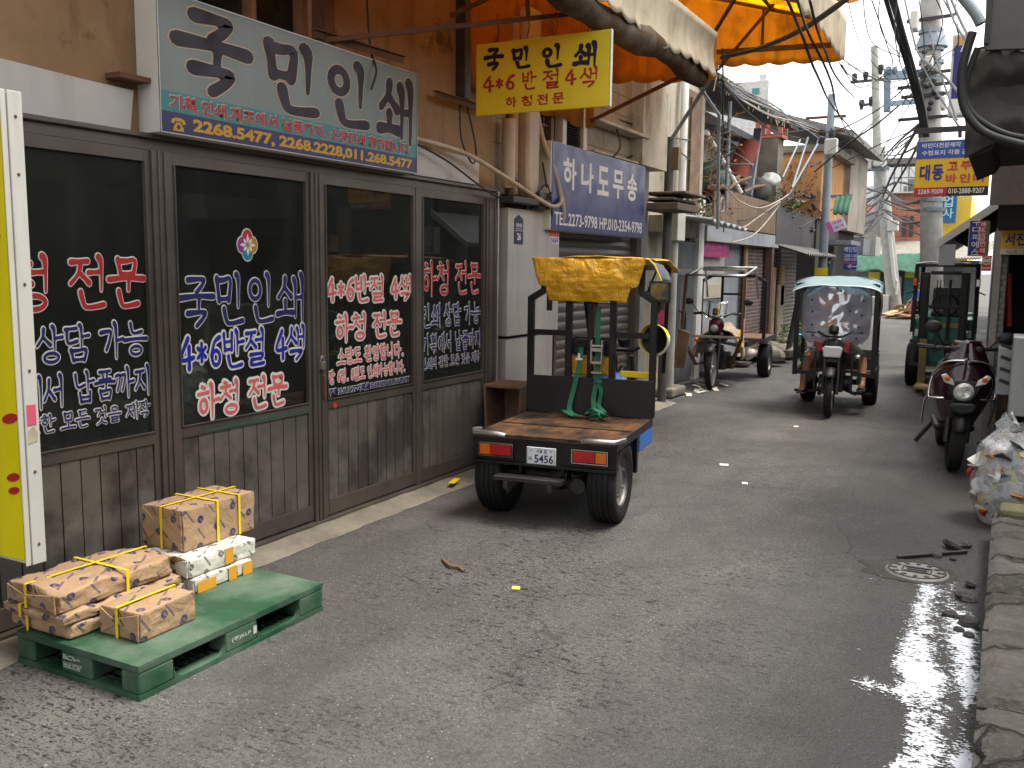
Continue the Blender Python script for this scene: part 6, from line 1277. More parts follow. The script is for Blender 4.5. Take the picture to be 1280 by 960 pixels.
# litter at the gate
for i in range(14):
    c = Vector((-3.75+rk.uniform(0, .45), 11.2+i*.115, .015)); a = rk.uniform(0, 3)
    T(MB().obox(c, (.06*cos(a), .06*sin(a), .01), (-.035*sin(a), .035*cos(a), .0), (0, 0, .004)), 'paper_scrap', rk.choice([M['litter'], M['wood'], M['litter'], M['tape'], M['wood_d'], M['litter']]), f'{ORD[i]} flat scrap of litter on the road at the grey gate', 'scrap', 'litter at the grey gate')

# --- orange house and what follows on the left
oh = thing('orange_house', 'old house with orange plaster and patched tin beyond the chimney', 'house', (-3.8, 23, 0))
b = lambda mb, n, m_, r=oh, **k: mb.build(n, m_, r, world=True, **k)
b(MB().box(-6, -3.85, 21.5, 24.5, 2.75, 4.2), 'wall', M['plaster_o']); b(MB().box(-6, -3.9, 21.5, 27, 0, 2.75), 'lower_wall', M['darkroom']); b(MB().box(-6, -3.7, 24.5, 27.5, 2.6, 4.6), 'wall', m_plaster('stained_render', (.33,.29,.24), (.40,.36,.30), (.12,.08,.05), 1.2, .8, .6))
b(MB().box(-6, -3.62, 21.4, 24.6, 4.2, 4.35), 'ledge', M['concrete']); b(MB().prism([(-6, 5.3), (-3.3, 4.55), (-3.3, 4.68), (-6, 5.5)], (0, 22.0, 0), VX, VZ, (0, 5.5, 0)), 'roof', M['tile_r'])
b(MB().box(-3.86, -3.3, 22.5, 24.0, 2.2, 2.3).box(-3.5, -3.3, 24.5, 26.0, 2.0, 2.4), 'balcony', M['tin'])
b(MB().box(-3.5, -3.2, 26.0, 27.0, 2.0, 2.5), 'air_conditioner', M['cream_panel'])
sp = thing('steel_pole', 'blue grey steel pole with a white transformer before the orange house', 'pole', (-3.45, 20.5, 0))
pb = G(1030, 440); sp.location = (-3.3, 20.3, 0)
def at(px, py, Y): return Yp(px, py, Y)
x0 = at(1030, 300, 20.3).x
b(MB().tube([(x0, 20.3, 0), (x0, 20.3, 5.2)], [.10, .075], 12), 'shaft', M['steelpole'], sp, smooth=50)
b(MB().box(x0-.05, x0+.2, 20.0, 20.2, 3.95, 4.28), 'transformer', M['cream_panel'], sp, bevel=.03); b(MB().ball((x0+.08, 20.1, 4.38), .07, .07, .13, 10, 7), 'cap', M['darksteel'], sp, smooth=60)
b(MB().box(x0-.131, x0+.131, 20.16, 20.17, 1.5, 1.66), 'sticker', M['tape'], sp)
b(MB().bar((x0-.5, 20.3, 4.75), (x0+.3, 20.3, 4.75), .05).bar((x0-.3, 20.3, 4.45), (x0+.3, 20.3, 4.45), .05), 'crossarm', M['rust'], sp)
hr = thing('office_block', 'distant white tiled block with one small teal window behind the roofs', 'building', (-12, 60, 0))
c0, c1 = at(912, 135, 60), at(961, 100, 60)
b(MB().box(c0.x-3, c1.x, 60, 64, 0, c1.z).box(c1.x-.6, c1.x-.2, 60.1, 60.6, c1.z, c1.z+.4), 'wall', m_brick('white_tile', (.62,.62,.60), (.66,.66,.64), (.40,.42,.45), bw=.95, rh=.55), hr)
w0, w1 = at(940, 118, 59.95), at(949, 110, 59.95); b(MB().box(w0.x, w1.x, 59.93, 60, w0.z, w1.z), 'window', flat('#2e7d7c', .2), hr)

# ================================================================ FAR END OF THE LANE
def px_box(x0, y0, x1, y1, Y, D=3.):
    a, c = at(x0, y1, Y), at(x1, y0, Y); return a.x, c.x, Y, Y+D, a.z, c.z
def pbox(mb, *a): return mb.box(*px_box(*a))
rb = thing('brick_building', 'red brick corner building with a band of upper windows at the lane end', 'building', (-1, 43, 0))
b = lambda mb, n, m_, r=rb, **k: mb.build(n, m_, r, world=True, **k)
b(pbox(MB(), 1098, 238, 1154, 330, 43, 6), 'wall', M['redbrick']); b(pbox(MB(), 1096, 205, 1150, 241, 42.9, 6), 'window_band', m_glass((.3,.35,.38), .05, 'office_glass', base=.3)); b(pbox(MB(), 1096, 203, 1150, 242, 43.4, 5), 'room', M['darkroom'])
mb = MB()
for x in range(1098, 1150, 9): pbox(mb, x, 206, x+1.6, 240, 42.7, .25)
pbox(mb, 1096, 221, 1150, 222.5, 42.72, .2); pbox(mb, 1094, 239, 1152, 242, 42.6, .4); b(mb, 'window_frame', M['cream_panel'])
for x in (1127, 1136): b(pbox(MB(), x, 270, x+6, 295, 42.9, .3), 'window', M['darkroom'])
b(pbox(MB(), 1085, 196, 1152, 206, 42.2, 6), 'eaves', M['tile_r'])
yw = thing('yellow_building', 'bright yellow painted building beside the red brick corner', 'building', (2, 44, 0))
b(pbox(MB(), 1154, 245, 1215, 340, 44, 6), 'wall', flat('#d9b53a'), yw)
bsn = thing('small_blue_sign', 'weathered blue sign with large pale lettering in front of the yellow building', 'sign', (1, 43, 5))
b(pbox(MB(), 1175, 240, 1197, 279, 43.2, .3), 'board', flat('#1d5a7c'), bsn); f_ = MB(); q0, q1 = at(1178, 259, 43.1), at(1192, 244, 43.1); put_text(f_, '업', q0, VX, VZ, -VY, q1.x-q0.x, q1.z-q0.z, 0, .02); q0, q1 = at(1178, 273, 43.1), at(1192, 260, 43.1); put_text(f_, '사', q0, VX, VZ, -VY, q1.x-q0.x, q1.z-q0.z, 0, .02); f_.build('lettering', flat('#8fb4c2'), bsn, world=True, fix=False)
gs = thing('market_shop', 'low shop with grey corrugated roof and ragged green awning at the lane end', 'shop building', (-2, 40, 0))
def rf(u, v):
    e, r_ = at(1066+160*u, 327-4*u, 39.0), at(1085+150*u, 302, 43.0); r_.x = e.x+.6
    return e.lerp(r_, v)+Vector((0, 0, .03*sin(u*260)))
b(MB().grid(rf, 420, 4), 'roof', mat('grey_slate_roof', (.27,.25,.215), .8, var=.2, stain=(.12,.11,.09), samt=.5), gs, solid=.04)
def ga_(u, v):
    e, r_ = at(1062+110*u, 319-3*u, 38.9), at(1062+112*u, 336+3*u, 37.9); return e.lerp(r_, v)+Vector((0, 0, .05*noise.noise((u*14, v*3, 0))-.10*v*abs(sin(u*11))))
b(MB().grid(ga_, 60, 8), 'awning', M['canvas_g'], gs, smooth=60, solid=.01)
b(pbox(MB(), 1060, 326, 1225, 396, 39.6, 3), 'wall', mat('dim_shopfront', (.12,.12,.115), .8, var=.4, stain=(.25,.24,.22), samt=.4, sscale=.8), gs); b(pbox(MB(), 1128, 346, 1156, 388, 39.45, .15), 'shutter', mat('teal_shutter', (.03,.13,.13), .6), gs)
b(pbox(MB(), 1117, 346, 1127, 388, 39.4, .2), 'pier', M['white_panel'], gs); b(pbox(MB(), 1085, 340, 1100, 352, 39.3, .3), 'sign_plate', flat('#cdb63a'), gs); b(pbox(MB(), 1131, 341, 1152, 347, 39.3, .3), 'sign_plate', flat('#c9b021'), gs); b(pbox(MB(), 1119, 336, 1123, 344, 39.2, .3), 'sign_plate', flat('#c02a38'), gs)
mc = lambda x, y, X, Y2, Yd, D, m_, nm, lb, cat, **k: T(pbox(MB(), x, y, X, Y2, Yd, D), nm, m_, lb, cat, **k)
mc(1095, 369, 1111, 393, 36, .8, M['cream_panel'], 'metal_cabinet', 'pale metal cabinet standing at the foot of the concrete pole', 'cabinet', bevel=.02)
mc(1084, 371, 1094, 393, 36.6, .8, M['white_panel'], 'metal_cabinet', 'narrow white cabinet left of the pale metal cabinet', 'cabinet', bevel=.02)
mc(1143, 371, 1152, 392, 35, .8, M['white'], 'foam_box', 'tall white foam box beside the cardboard heap', 'box', bevel=.03)
for i in range(26):
    c = at(1112+rk.uniform(0, 26), 394, 33.5); c = Vector((c.x, 33.5+rk.uniform(0, 1.8), .05+.32*rk.random()*(1-abs(i-13)/20))); a = rk.uniform(0, 3); tl = rk.uniform(-.35, .35)
    T(MB().obox(c, Vector((cos(a), sin(a), tl))*rk.uniform(.15, .33), Vector((-sin(a), cos(a), tl*.5))*rk.uniform(.12, .25), (0, 0, .01)), 'cardboard_sheet', rk.choice([M['wood'], mat('cardboard', (.45,.29,.16), .9)]) if i < 2 else bpy.data.materials['cardboard' if i % 3 else 'pale_wood'] if 'cardboard' in bpy.data.materials else M['wood'], 'flattened cardboard sheet in the heap at the lane end', 'cardboard', 'flattened cardboard heap')
br = thing('blue_roof_building', 'low building with pale blue roof edge and grey tiled roof at the lane end', 'building', (-6, 46, 0))
b(pbox(MB(), 1054, 282, 1104, 291, 45.6, 4), 'roof_edge', flat('#4a9cc4'), br); b(pbox(MB(), 1054, 276, 1104, 282, 45.7, 4), 'roof_edge', flat('#a9cfe0'), br); b(pbox(MB(), 1050, 291, 1106, 400, 46, 4), 'wall', M['plaster_g'], br)
b(MB().grid(lambda u, v: Vector((at(1054+52*u, 320, 44.6).x, 44.4+1.2*v, 3.1+1.15*v+.03*sin(v*60))), 4, 60), 'tiled_roof', mat('grey_roof_tile', (.30,.30,.29), .8, var=.25), br, solid=.05)
rr = thing('red_roof_building', 'small building with dull red sloping roof above the blue roof edge', 'building', (-8, 52, 0))
b(MB().prism([(at(1054, 280, 52).x, at(1054, 280, 52).z), (at(1084, 280, 52).x, at(1084, 280, 52).z), (at(1084, 254, 52).x, at(1084, 254, 52).z), (at(1060, 250, 52).x, at(1060, 250, 52).z), (at(1054, 254, 52).x, at(1054, 254, 52).z)], (0, 52, 0), VX, VZ, (0, 4, 0)), 'gable', mat('dull_red_roof', (.34,.08,.06), .8, var=.2), rr)
ht = thing('far_tower', 'faint pale high block far behind the lane', 'building', (-12, 120, 0))
b(pbox(MB(), 1078, 232, 1100, 300, 120, 8), 'wall', m_brick('pale_far_wall', (.55,.58,.60), (.6,.62,.64), (.3,.36,.42), bw=1.6, rh=1.2), ht)
ga = thing('green_awning', 'small bright green rounded awning hanging high on the left', 'awning', (-3, 26, 4))
a_ = at(1045, 268, 21.6); c_ = at(1065, 250, 21.6)
b(MB().grid(lambda u, v: Vector((a_.x+(c_.x-a_.x)*u, 21.6-.4*sin(v*pi/2), c_.z+.1-(c_.z-a_.z+.1)*v-.04*abs(sin(u*9)))), 20, 8), 'canopy', M['canvas_g'], ga, smooth=60, solid=.02)
b(MB().bar((a_.x-.2, 21.65, c_.z+.1), (c_.x, 21.65, c_.z+.1), .05), 'rail', M['steelpole'], ga)
bn = thing('banner', 'tilted white and pink banner with small print across the lane end', 'banner', (-3.5, 26, 3))
A, Bq, Cq, Dq = at(1031, 279, 20), at(1053, 271, 20), at(1057, 284, 20), at(1037, 292, 20)
MB().prism([(0, 0), (1, 0), (1, 1), (0, 1)], A, (Bq-A), (Dq-A), (0, .02, 0)).build('cloth', flat('#ddd6e0'), bn, world=True); U_ = (Bq-A); V_ = (A-Dq)
MB().prism([(0, 0), (.28, 0), (.28, 1), (0, 1)], A+Vector((0, -.006, 0)), U_, (Dq-A), (0, .003, 0)).build('panel', flat('#c9579a'), bn, world=True)
f_ = MB(); put_text(f_, '인쇄 출판', Dq+V_*.6+U_*.33+Vector((0, -.01, 0)), U_.normalized(), V_.normalized(), -VY, U_.length*.55, V_.length*.28, 0, .02); put_text(f_, '2268-1144', Dq+V_*.18+U_*.33+Vector((0, -.01, 0)), U_.normalized(), V_.normalized(), -VY, U_.length*.55, V_.length*.28, 0, .02); f_.build('lettering', flat('#9a4fa8'), bn, world=True, fix=False)
bd = thing('phone_sign', 'upright bright blue sign with white phone numbers and red band', 'sign', (-3, 27, 2))
b(pbox(MB(), 1054, 307, 1072, 337, 22.4, .12), 'board', flat('#1b4fa8', .4), bd)
f_ = MB()
for s_, y0, y1 in (('예인컴', 315, 308.5), ('2268-1166', 321.5, 317.5), ('2269-1167', 326, 322.5)): q0, q1 = at(1055, y0, 22.385), at(1071, y1, 22.385); put_text(f_, s_, q0, VX, VZ, -VY, q1.x-q0.x, q1.z-q0.z, .004, .02)
q0 = at(1056, 333, 22.385); f_.bar(q0+VX*.05, q0+VX*.36, .02, .02).bar(q0+VX*.05, q0+Vector((.14, 0, .04)), .02).bar(q0+VX*.05, q0+Vector((.14, 0, -.04)), .02)
f_.build('lettering', WHT, bd, world=True, fix=False); b(pbox(MB(), 1054.5, 327.5, 1071.5, 330, 22.388, .01), 'band', flat('#c23a4a'), bd)
# far man in blue
J, E, Rd = seat_rig(.46, ((-.12, .40, .48), (.12, .40, .48)), ((-.12, .42, .07), (.12, .42, .07)), ((-.16, .34, .56), (.16, .34, .56)), headz=.62)
mp_ = at(1150, 392, 34.5)
st = thing('stool', 'low dark stool under the man in blue', 'stool', (mp_.x+.0, 34.5, 0)); MB().lathe([(.001, .36), (.17, .36), (.18, .33), (.15, .0), (.001, 0)], (0, 0, 0), VZ, 16).build('seat', M['darkpl'], st, smooth=40)
man = person('man in bright blue shirt sitting at the lane end beside the foam box', (mp_.x, 34.5, .0), radians(120), J, E, Rd, None, None, None, M['blue_cl'], mat('dark_trousers', (.03,.03,.04), .8), head=J['head2']-Vector((0,0,.05)))
# ================================================================ RIGHT SIDE
wh = thing('occluder', 'plain grimy warehouse along the right kerb, unseen, added to dim the lane and fill window reflections', 'building', (1.5, 0, 0))
b = lambda mb, n, m_, r=wh, **k: mb.build(n, m_, r, world=True, **k)
b(MB().box(1.45, 4.5, -7, 8.95, 0, 3.7), 'wall', M['plaster_d'])  # unseen building, added to block sky and show in the shop windows
mb = MB()
for i in range(5):
    y = -5.5+i*2.3; mb.grid(lambda u, v, y=y: Vector((1.43-.012*abs(sin(v*pi*20)), y+1.9*u, .2+2.1*v)), 1, 160)
b(mb, 'roller_shutter', mat('olive_shutter', (.20,.20,.17), .6, stain=(.08,.07,.05), samt=.6, sscale=1.3))
ra = thing('folded_awning', 'dark grimy folded awning and board hanging over the right edge of the lane', 'awning', (.2, 6.6, 2))
b = lambda mb, n, m_, r=ra, **k: mb.build(n, m_, r, world=True, **k)
def outl(pts, Y): return [(at(x, y, Y).x, at(x, y, Y).z) for x, y in pts]
o1 = outl(((1221,60),(1207,112),(1205,140),(1211,198),(1222,194),(1239,187),(1247,176),(1300,172),(1330,172),(1330,60),(1228,58)), 6.2)
mb = MB().prism(o1, (0, 6.2, 0), VX, VZ, (0, 1.5, 0)); q = b(mb, 'folded_cloth', M['canvas_k'])
def fold(u, v):
    n = len(o1); x = at(1206+14*(1-v)**2*(1-u)+104*u, 62+((199-62)-24*min(1, u*2.2))*v, 6.2); return Vector((x.x, 6.17-.05*sin(v*pi*3)*(.4+u)+.03*noise.noise((u*5, v*6, 0)), x.z))
b(MB().grid(fold, 40, 40), 'hanging_sheet', M['canvas_k'], smooth=60, solid=.004)
o2 = outl(((1234,-60),(1400,-60),(1400,56),(1231,62)), 6.1); b(MB().prism(o2, (0, 6.1, 0), VX, VZ, (0, .05, 0)), 'board', mat('grey_board', (.11,.105,.10), .8, var=.2, stain=(.05,.045,.04), samt=.6, sscale=1.3))
b(MB().box(at(1230,60,6.2).x, at(1237,60,6.2).x, 6.08, 6.16, at(1230,60,6.2).z, at(1230,-60,6.2).z).box(.1, 1.45, 6.9, 7.0, 2.9, 3.0), 'frame', M['darksteel'])
def pxc(pts, Ys, k=6): return catmull([at(x, y, Y) for (x, y), Y in zip(pts, Ys)], k)
T(MB().tube(pxc(((1216,40),(1203,85),(1203,125),(1214,150),(1240,170),(1300,186)), (5.9,)*6), .024, 10), 'cable', M['rubber_s'], 'thick black cable looping under the folded awning on the right, lower one', 'cable', smooth=60)
T(MB().tube(pxc(((1222,60),(1208,100),(1207,125),(1222,148),(1260,168),(1320,178)), (5.95,)*6), .018, 10), 'cable', M['rubber_s'], 'black cable looping just above the thickest loop on the right', 'cable', smooth=60)
T(MB().tube(pxc(((1198,-10),(1218,15),(1226,30)), (6,)*3), .03, 10), 'steel_tube', M['steelpole'], 'pale bent tube at the top edge right of the sky', 'tube', smooth=60)
rs = thing('corner_shop', 'dark open corner shop with pale post and grimy panel on the right', 'shop building', (.5, 10, 0))
b = lambda mb, n, m_, r=rs, **k: mb.build(n, m_, r, world=True, **k)
xp0, xp1 = at(1241, 350, 9).x, at(1250, 350, 9).x
b(MB().box(xp0, xp1, 9, 9.15, 0, 2.3), 'post', mat('pinkish_post', (.30,.27,.25), .8, var=.15, stain=(.14,.12,.1), samt=.5, streak=1))
b(MB().box(xp1, at(1258,350,9.05).x, 9.05, 9.2, 0, 2.1), 'tiled_strip', m_brick('patchwork_tile', (.35,.32,.27), (.16,.24,.26), (.2,.18,.15), bw=.06, rh=.05))
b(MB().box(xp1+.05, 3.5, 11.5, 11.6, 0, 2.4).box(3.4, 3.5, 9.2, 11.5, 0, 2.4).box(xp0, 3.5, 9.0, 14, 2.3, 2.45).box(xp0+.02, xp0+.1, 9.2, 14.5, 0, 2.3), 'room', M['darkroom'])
b(MB().box(at(1249,250,8.2).x, 2.5, 8.1, 8.9, at(1249,284,8.2).z, at(1249,236,8.2).z), 'dark_beam', mat('soot_black', (.02,.018,.016), .9, var=.5))
b(MB().box(at(1241,200,8).x, 2.0, 8.0, 8.05, at(1241,256,8).z, at(1241,180,8).z), 'grimy_panel', m_plaster('blotched_panel', (.20,.18,.16), (.26,.22,.21), (.012,.012,.012), 4.5, .9, .95))
b(MB().box(.0, 4, 9.0, 14, 2.45, 3.3), 'upper_wall', M['plaster_d'])
rp = T(MB().tube([at(1261, 408, 9.4), at(1261, 342, 9.4)], .025, 10), 'red_pipe', flat('#a23018'), 'upright red orange pipe in the dark corner shop', 'pipe', smooth=50)
ss = thing('shop_sign', 'yellow shop sign with blue lettering over the dark corner shop on the right', 'sign', (.1, 8.85, 1.8))
q0, q1 = at(1250, 318, 8.85), at(1330, 283, 8.85); zz = at(1250, 311, 8.85).z
MB().box(q0.x, q1.x, 8.85, 8.98, zz, q1.z).build('board', flat('#e0aa10'), ss, world=True); MB().box(q0.x, q1.x, 8.852, 8.98, q0.z, zz).build('strip', flat('#cfcabc'), ss, world=True)
f_ = MB(); z0_, z1_ = at(1257, 307, 8.84).z, at(1257, 291, 8.84).z
for i, ch in enumerate('서진'): put_text(f_, ch, (at(1256.5+i*14, 300, 8.845).x, 8.85, z0_), VX, VZ, -VY, at(1268, 300, 8.85).x-at(1256, 300, 8.85).x, z1_-z0_, .002, .03)
f_.build('lettering', flat('#1c2a80'), ss, world=True, fix=False); f_ = MB(); put_text(f_, 'NCR · 명함', (at(1258, 315, 8.85).x, 8.85, at(1258, 317, 8.85).z), VX, VZ, -VY, .19, at(1258, 312.5, 8.85).z-at(1258, 317, 8.85).z, .004, .0); f_.build('lettering', flat('#4a4a44'), ss, world=True, fix=False)
MB().box(q0.x+.0, q1.x, 8.9, 9.0, q1.z+.02, q1.z+.10).build('upper_strip', flat('#c99a10'), ss, world=True)
# row of houses beyond
rw = thing('row_building', 'shuttered grey building row behind the forklift on the right', 'building', (0, 25, 0))
b = lambda mb, n, m_, r=rw, **k: mb.build(n, m_, r, world=True, **k)
b(MB().box(-.20, 5, 14.5, 24, 0, 2.9).box(-.42, 5, 24, 38, 0, 3.3), 'wall', M['plaster_g'])
b(MB().grid(lambda u, v: Vector((-.205-.02*abs(sin(v*pi*24)), 15.0+2.6*u, .02+2.3*v)), 1, 192), 'roller_shutter', M['tin']); b(MB().grid(lambda u, v: Vector((-.205-.02*abs(sin(v*pi*24)), 18.2+3*u, .02+2.3*v)), 1, 192), 'roller_shutter', mat('pale_shutter', (.42,.42,.40), .5, stain=(.2,.17,.13), samt=.5, streak=1))
b(MB().box(-.24, -.19, 14.6, 14.9, 0, 3), 'pier', M['concrete'])
lt = thing('tin_canopy', 'pale grey sloping metal canopy over the forklift on the right', 'canopy', (-.4, 12, 2))
A0, A1 = at(1172, 308, 11), at(1252, 256, 11); d_ = (A1-A0)
MB().prism([(0, 0), (1, 0), (1, .05), (0, .05)], A0, d_, (0, 0, 1), (0, 3.2, 0)).build('roof_sheet', M['tin'], lt, world=True)
MB().prism([(0, .0), (1.02, .0), (1.02, .10), (0, .085)], A0+Vector((0, -.06, -.02)), d_, (0, 0, 1), (0, .05, 0)).build('edge_trim', M['cream_panel'], lt, world=True)
MB().box(A0.x+.02, A0.x+.18, 10.96, 11.0, A0.z-.2, A0.z+.02).build('fascia', M['tin'], lt, world=True)
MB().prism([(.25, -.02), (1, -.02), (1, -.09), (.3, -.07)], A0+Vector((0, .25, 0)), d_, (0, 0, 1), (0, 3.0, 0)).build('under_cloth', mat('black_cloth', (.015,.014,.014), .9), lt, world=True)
MB().bar(A1+Vector((0, .1, -.1)), A1+Vector((0, .1, .5)), .06).build('bracket', M['darksteel'], lt, world=True)
# --- signs on the right
ds = thing('lane_sign', 'blue and yellow lane sign board with phone numbers hanging on the right', 'sign', (-.5, 9, 2.3))
q0, q1 = at(1141.5, 246, 9), at(1240.5, 172, 9); W_, H_ = q1.x-q0.x, q1.z-q0.z; O_ = Vector((q0.x, 9, q0.z))
MB().box(q0.x, q1.x, 9, 9.06, q0.z, q1.z).build('board', flat('#e2b416'), ds, world=True, bevel=.004)
MB().box(q0.x+.004, q1.x-.004, 8.996, 8.9995, q0.z+H_*.68, q1.z-.004).build('panel', flat('#2a4da0'), ds, world=True)
MB().box(q0.x+.004, q0.x+W_*.45, 8.996, 8.9995, q0.z+.004, q0.z+H_*.16).build('panel', flat('#b8203c'), ds, world=True); MB().box(q0.x+W_*.451, q1.x-.004, 8.996, 8.9995, q0.z+.004, q0.z+H_*.16).build('panel', flat('#18141a'), ds, world=True)
f_ = MB(); tx = lambda s_, a, c, w_, h_, bd=.02: put_text(f_, s_, O_+Vector((W_*a, -.0045, H_*c)), VX, VZ, -VY, W_*w_, H_*h_, .001, bd)
tx('바인더전문제작', .08, .865, .52, .09); tx('수첩표지 각종 금.은박', .08, .735, .80, .09); tx('2269-9209', .06, .045, .34, .085); tx('010-2888-9207', .47, .04, .48, .095)
f_.build('lettering', WHT, ds, world=True, fix=False)
f_ = MB(); tx('대', .07, .29, .14, .28, .03); tx('동', .24, .29, .15, .28, .03); f_.build('lettering', flat('#1c2a80'), ds, world=True, fix=False)
f_ = MB()
for i, ch in enumerate('고주파'): tx(ch, .44+i*.175, .46, .14, .15, .025)
for i, ch in enumerate('바인더'): tx(ch, .43+i*.18, .235, .14, .16, .025)
f_.build('lettering', flat('#c03048'), ds, world=True, fix=False)
MB().bar(at(1144, 164, 9.03), at(1215, 160, 9.03), .045).bar(at(1150, 172, 9.03), at(1150, 164, 9.03), .03).bar(at(1200, 172, 9.03), at(1200, 161, 9.03), .03).build('hanging_bar', M['darksteel'], ds, world=True)
vs_ = thing('vertical_sign', 'upright blue and red sign box with columns of white lettering on the right', 'sign', (-.5, 10.6, 1.8))
q0, q1 = at(1209, 320, 10.6), at(1238, 276, 10.6); xm = at(1221.5, 300, 10.6).x
MB().box(q0.x, q1.x, 10.6, 10.75, q0.z, q1.z).build('case', M['cream_panel'], vs_, world=True)
MB().box(q0.x+.005, xm, 10.594, 10.599, q0.z+.01, q1.z).build('panel', flat('#24358c'), vs_, world=True); MB().box(xm+.002, q1.x-.02, 10.594, 10.599, q0.z+.01, q1.z).build('panel', flat('#b82448'), vs_, world=True); MB().box(q1.x-.018, q1.x, 10.594, 10.599, q0.z+.01, q1.z).build('panel', flat('#1c7a3a'), vs_, world=True)
f_ = MB()
for i, ch in enumerate('구디피에스'): put_text(f_, ch, (q0.x+.03, 10.593, q0.z+.01+(4-i)*.074), VX, VZ, -VY, .07, .064, 0, .02)
for i, ch in enumerate('마스타인쇄'): put_text(f_, ch, (q1.x-.08, 10.593, q0.z+.03+(4-i)*.065), VX, VZ, -VY, .05, .052, 0, .01)
for i, ch in enumerate('사발양면'): put_text(f_, ch, (xm+.02, 10.593, q0.z+.13+(3-i)*.058), VX, VZ, -VY, .045, .046, 0, .01)
f_.build('lettering', WHT, vs_, world=True, fix=False)
rd_ = thing('red_sign', 'small square orange red sign with a white ring under the vertical sign', 'sign', (-.3, 10.2, 1.6))
q0, q1 = at(1226.5, 338.5, 10.2), at(1240, 319.5, 10.2); MB().box(q0.x, q1.x, 10.2, 10.26, q0.z, q1.z).build('board', flat('#d8301c'), rd_, world=True)
c_ = (q0+q1)/2+Vector((0, 0, .025)); MB().lathe([(.03, 0), (.042, 0), (.042, .004), (.03, .004)], (c_.x, 10.2, c_.z), -VY, 20).box(c_.x-.028, c_.x+.028, 10.195, 10.1995, c_.z-.016, c_.z+.016).box(c_.x-.045, c_.x+.045, 10.195, 10.1995, q0.z+.02, q0.z+.032).build('emblem', WHT, rd_, world=True)
ts = thing('tall_sign', 'tall narrow navy light box sign with pale ends beside the big utility pole', 'sign', (-1, 13.6, 4))
q0, q1 = at(1184, 145, 13.6), at(1216, 41, 13.6)
MB().box(q0.x, q1.x, 13.6, 13.85, q0.z, q1.z).build('case', M['cream_panel'], ts, world=True, bevel=.01)
zz = lambda f: q0.z+(q1.z-q0.z)*f
MB().box(q0.x+.03, q1.x-.03, 13.594, 13.599, zz(.21), zz(.86)).build('panel', flat('#20246e'), ts, world=True); MB().box(q0.x+.03, q1.x-.03, 13.594, 13.599, zz(.86), zz(.97)).build('panel', flat('#b3905c'), ts, world=True); MB().box(q0.x+.03, q1.x-.03, 13.594, 13.599, zz(.03), zz(.205)).build('panel', flat('#d8d8d2'), ts, world=True)
f_ = MB(); put_text(f_, '2', (q0.x+.14, 13.593, zz(.065)), VX, VZ, -VY, .1, .16, 0, .03); f_.build('lettering', flat('#c9b020'), ts, world=True, fix=False)
MB().prism([(0,0),(.12,.02),(.14,.1),(.05,.14),(.0,.08)], (q0.x+.17, 13.593, zz(.60)), VX, VZ, (0, -.003, 0)).prism([(0,0),(.14,.0),(.11,.09),(.03,.09)], (q0.x+.10, 13.593, zz(.78)), VX, VZ, (0, -.003, 0)).build('pale_patch', flat('#cfc8c0'), ts, world=True)

# ================================================================ POLES AND WIRES
up = thing('utility_pole', 'large pale utility pole with boxes, bands and a thick cable bundle on the right', 'pole', (at(1168, 330, 17).x, 17, 0))
b = lambda mb, n, m_, r=up, **k: mb.build(n, m_, r, world=True, **k)
pa, pt = at(1169, 400, 17), at(1163, -60, 17); pa.z = 0
b(MB().tube([pa, pt], [.185, .15], 16), 'shaft', M['concpole'], smooth=50)
pp = lambda y, dx=0: at(1164.5+(y-100)*.012+dx, y, 17)
mb = MB()
for y in (62, 78, 100, 118, 250, 262, 40): c = pp(y); mb.lathe([(.18, -.03), (.195, -.03), (.195, .03), (.18, .03)], c, VZ, 16)
b(mb, 'steel_band', M['steelpole'])
b(MB().lathe([(.17, 0), (.26, .0), (.17, .25)], pp(60), VZ, 12), 'collar', M['steelpole'])
for (x0_, y0_, x1_, y1_) in ((1138, 40, 1149, 16), (1157, 85, 1167, 72), (1176, 138, 1183, 122)):
    q0, q1 = at(x0_, y0_, 16.7), at(x1_, y1_, 16.7); b(MB().box(q0.x, q1.x, 16.5, 16.8, q0.z, q1.z), 'junction_box', M['cream_panel'], bevel=.02)
mb = MB()
for y, l_ in ((28, .35), (95, .4), (110, .5), (122, .45), (150, .5)): c = pp(y); mb.bar(c+Vector((-l_, -.2, 0)), c+Vector((l_, -.2, .03)), .05)
for y in range(62, 140, 7):
    c = pp(y, random.uniform(-8, 9)); mb.ball(c+Vector((0, -.27, 0)), .05, .05, .04, 8, 5)
b(mb, 'crossarm', M['darksteel'])
mb = MB().bar(at(1109, 86, 16.5), at(1109, 140, 16.5), .10).bar(at(1109, 95, 16.5), pp(91), .12).bar(at(1109, 130, 16.5), pp(125), .08)
for x in (1110, 1118, 1132): mb.lathe([(.001, .12), (.04, .1), (.05, .05), (.03, .0)], at(x, 92, 16.4), VZ, 8)
b(mb, 'bracket_frame', mat('blue_grey_steel', (.22,.29,.36), .5, .4))
cp = thing('utility_pole', 'leaning concrete pole covered in wires at the far end of the lane', 'pole', (at(1118, 393, 36.5).x, 36.5, 0))
pa, pt = at(1119, 394, 36.5), at(1099, 185, 36.5); pa.z = 0
b(MB().tube([pa, pt], [.26, .20], 14), 'shaft', M['concpole'], cp, smooth=50)
for (x0_, y0_, x1_, y1_) in ((1109, 289, 1123, 276), (1080, 212, 1090, 194), (1092, 208, 1103, 192), (1119, 369, 1122, 350)):
    q0, q1 = at(x0_, y0_, 36), at(x1_, y1_, 36); b(MB().box(q0.x, q1.x, 35.9, 36.3, q0.z, q1.z), 'junction_box', M['cream_panel'], cp, bevel=.03)
b(MB().bar(at(1080, 213, 36.3), at(1112, 210, 36.3), .12), 'crossarm', M['steelpole'], cp)
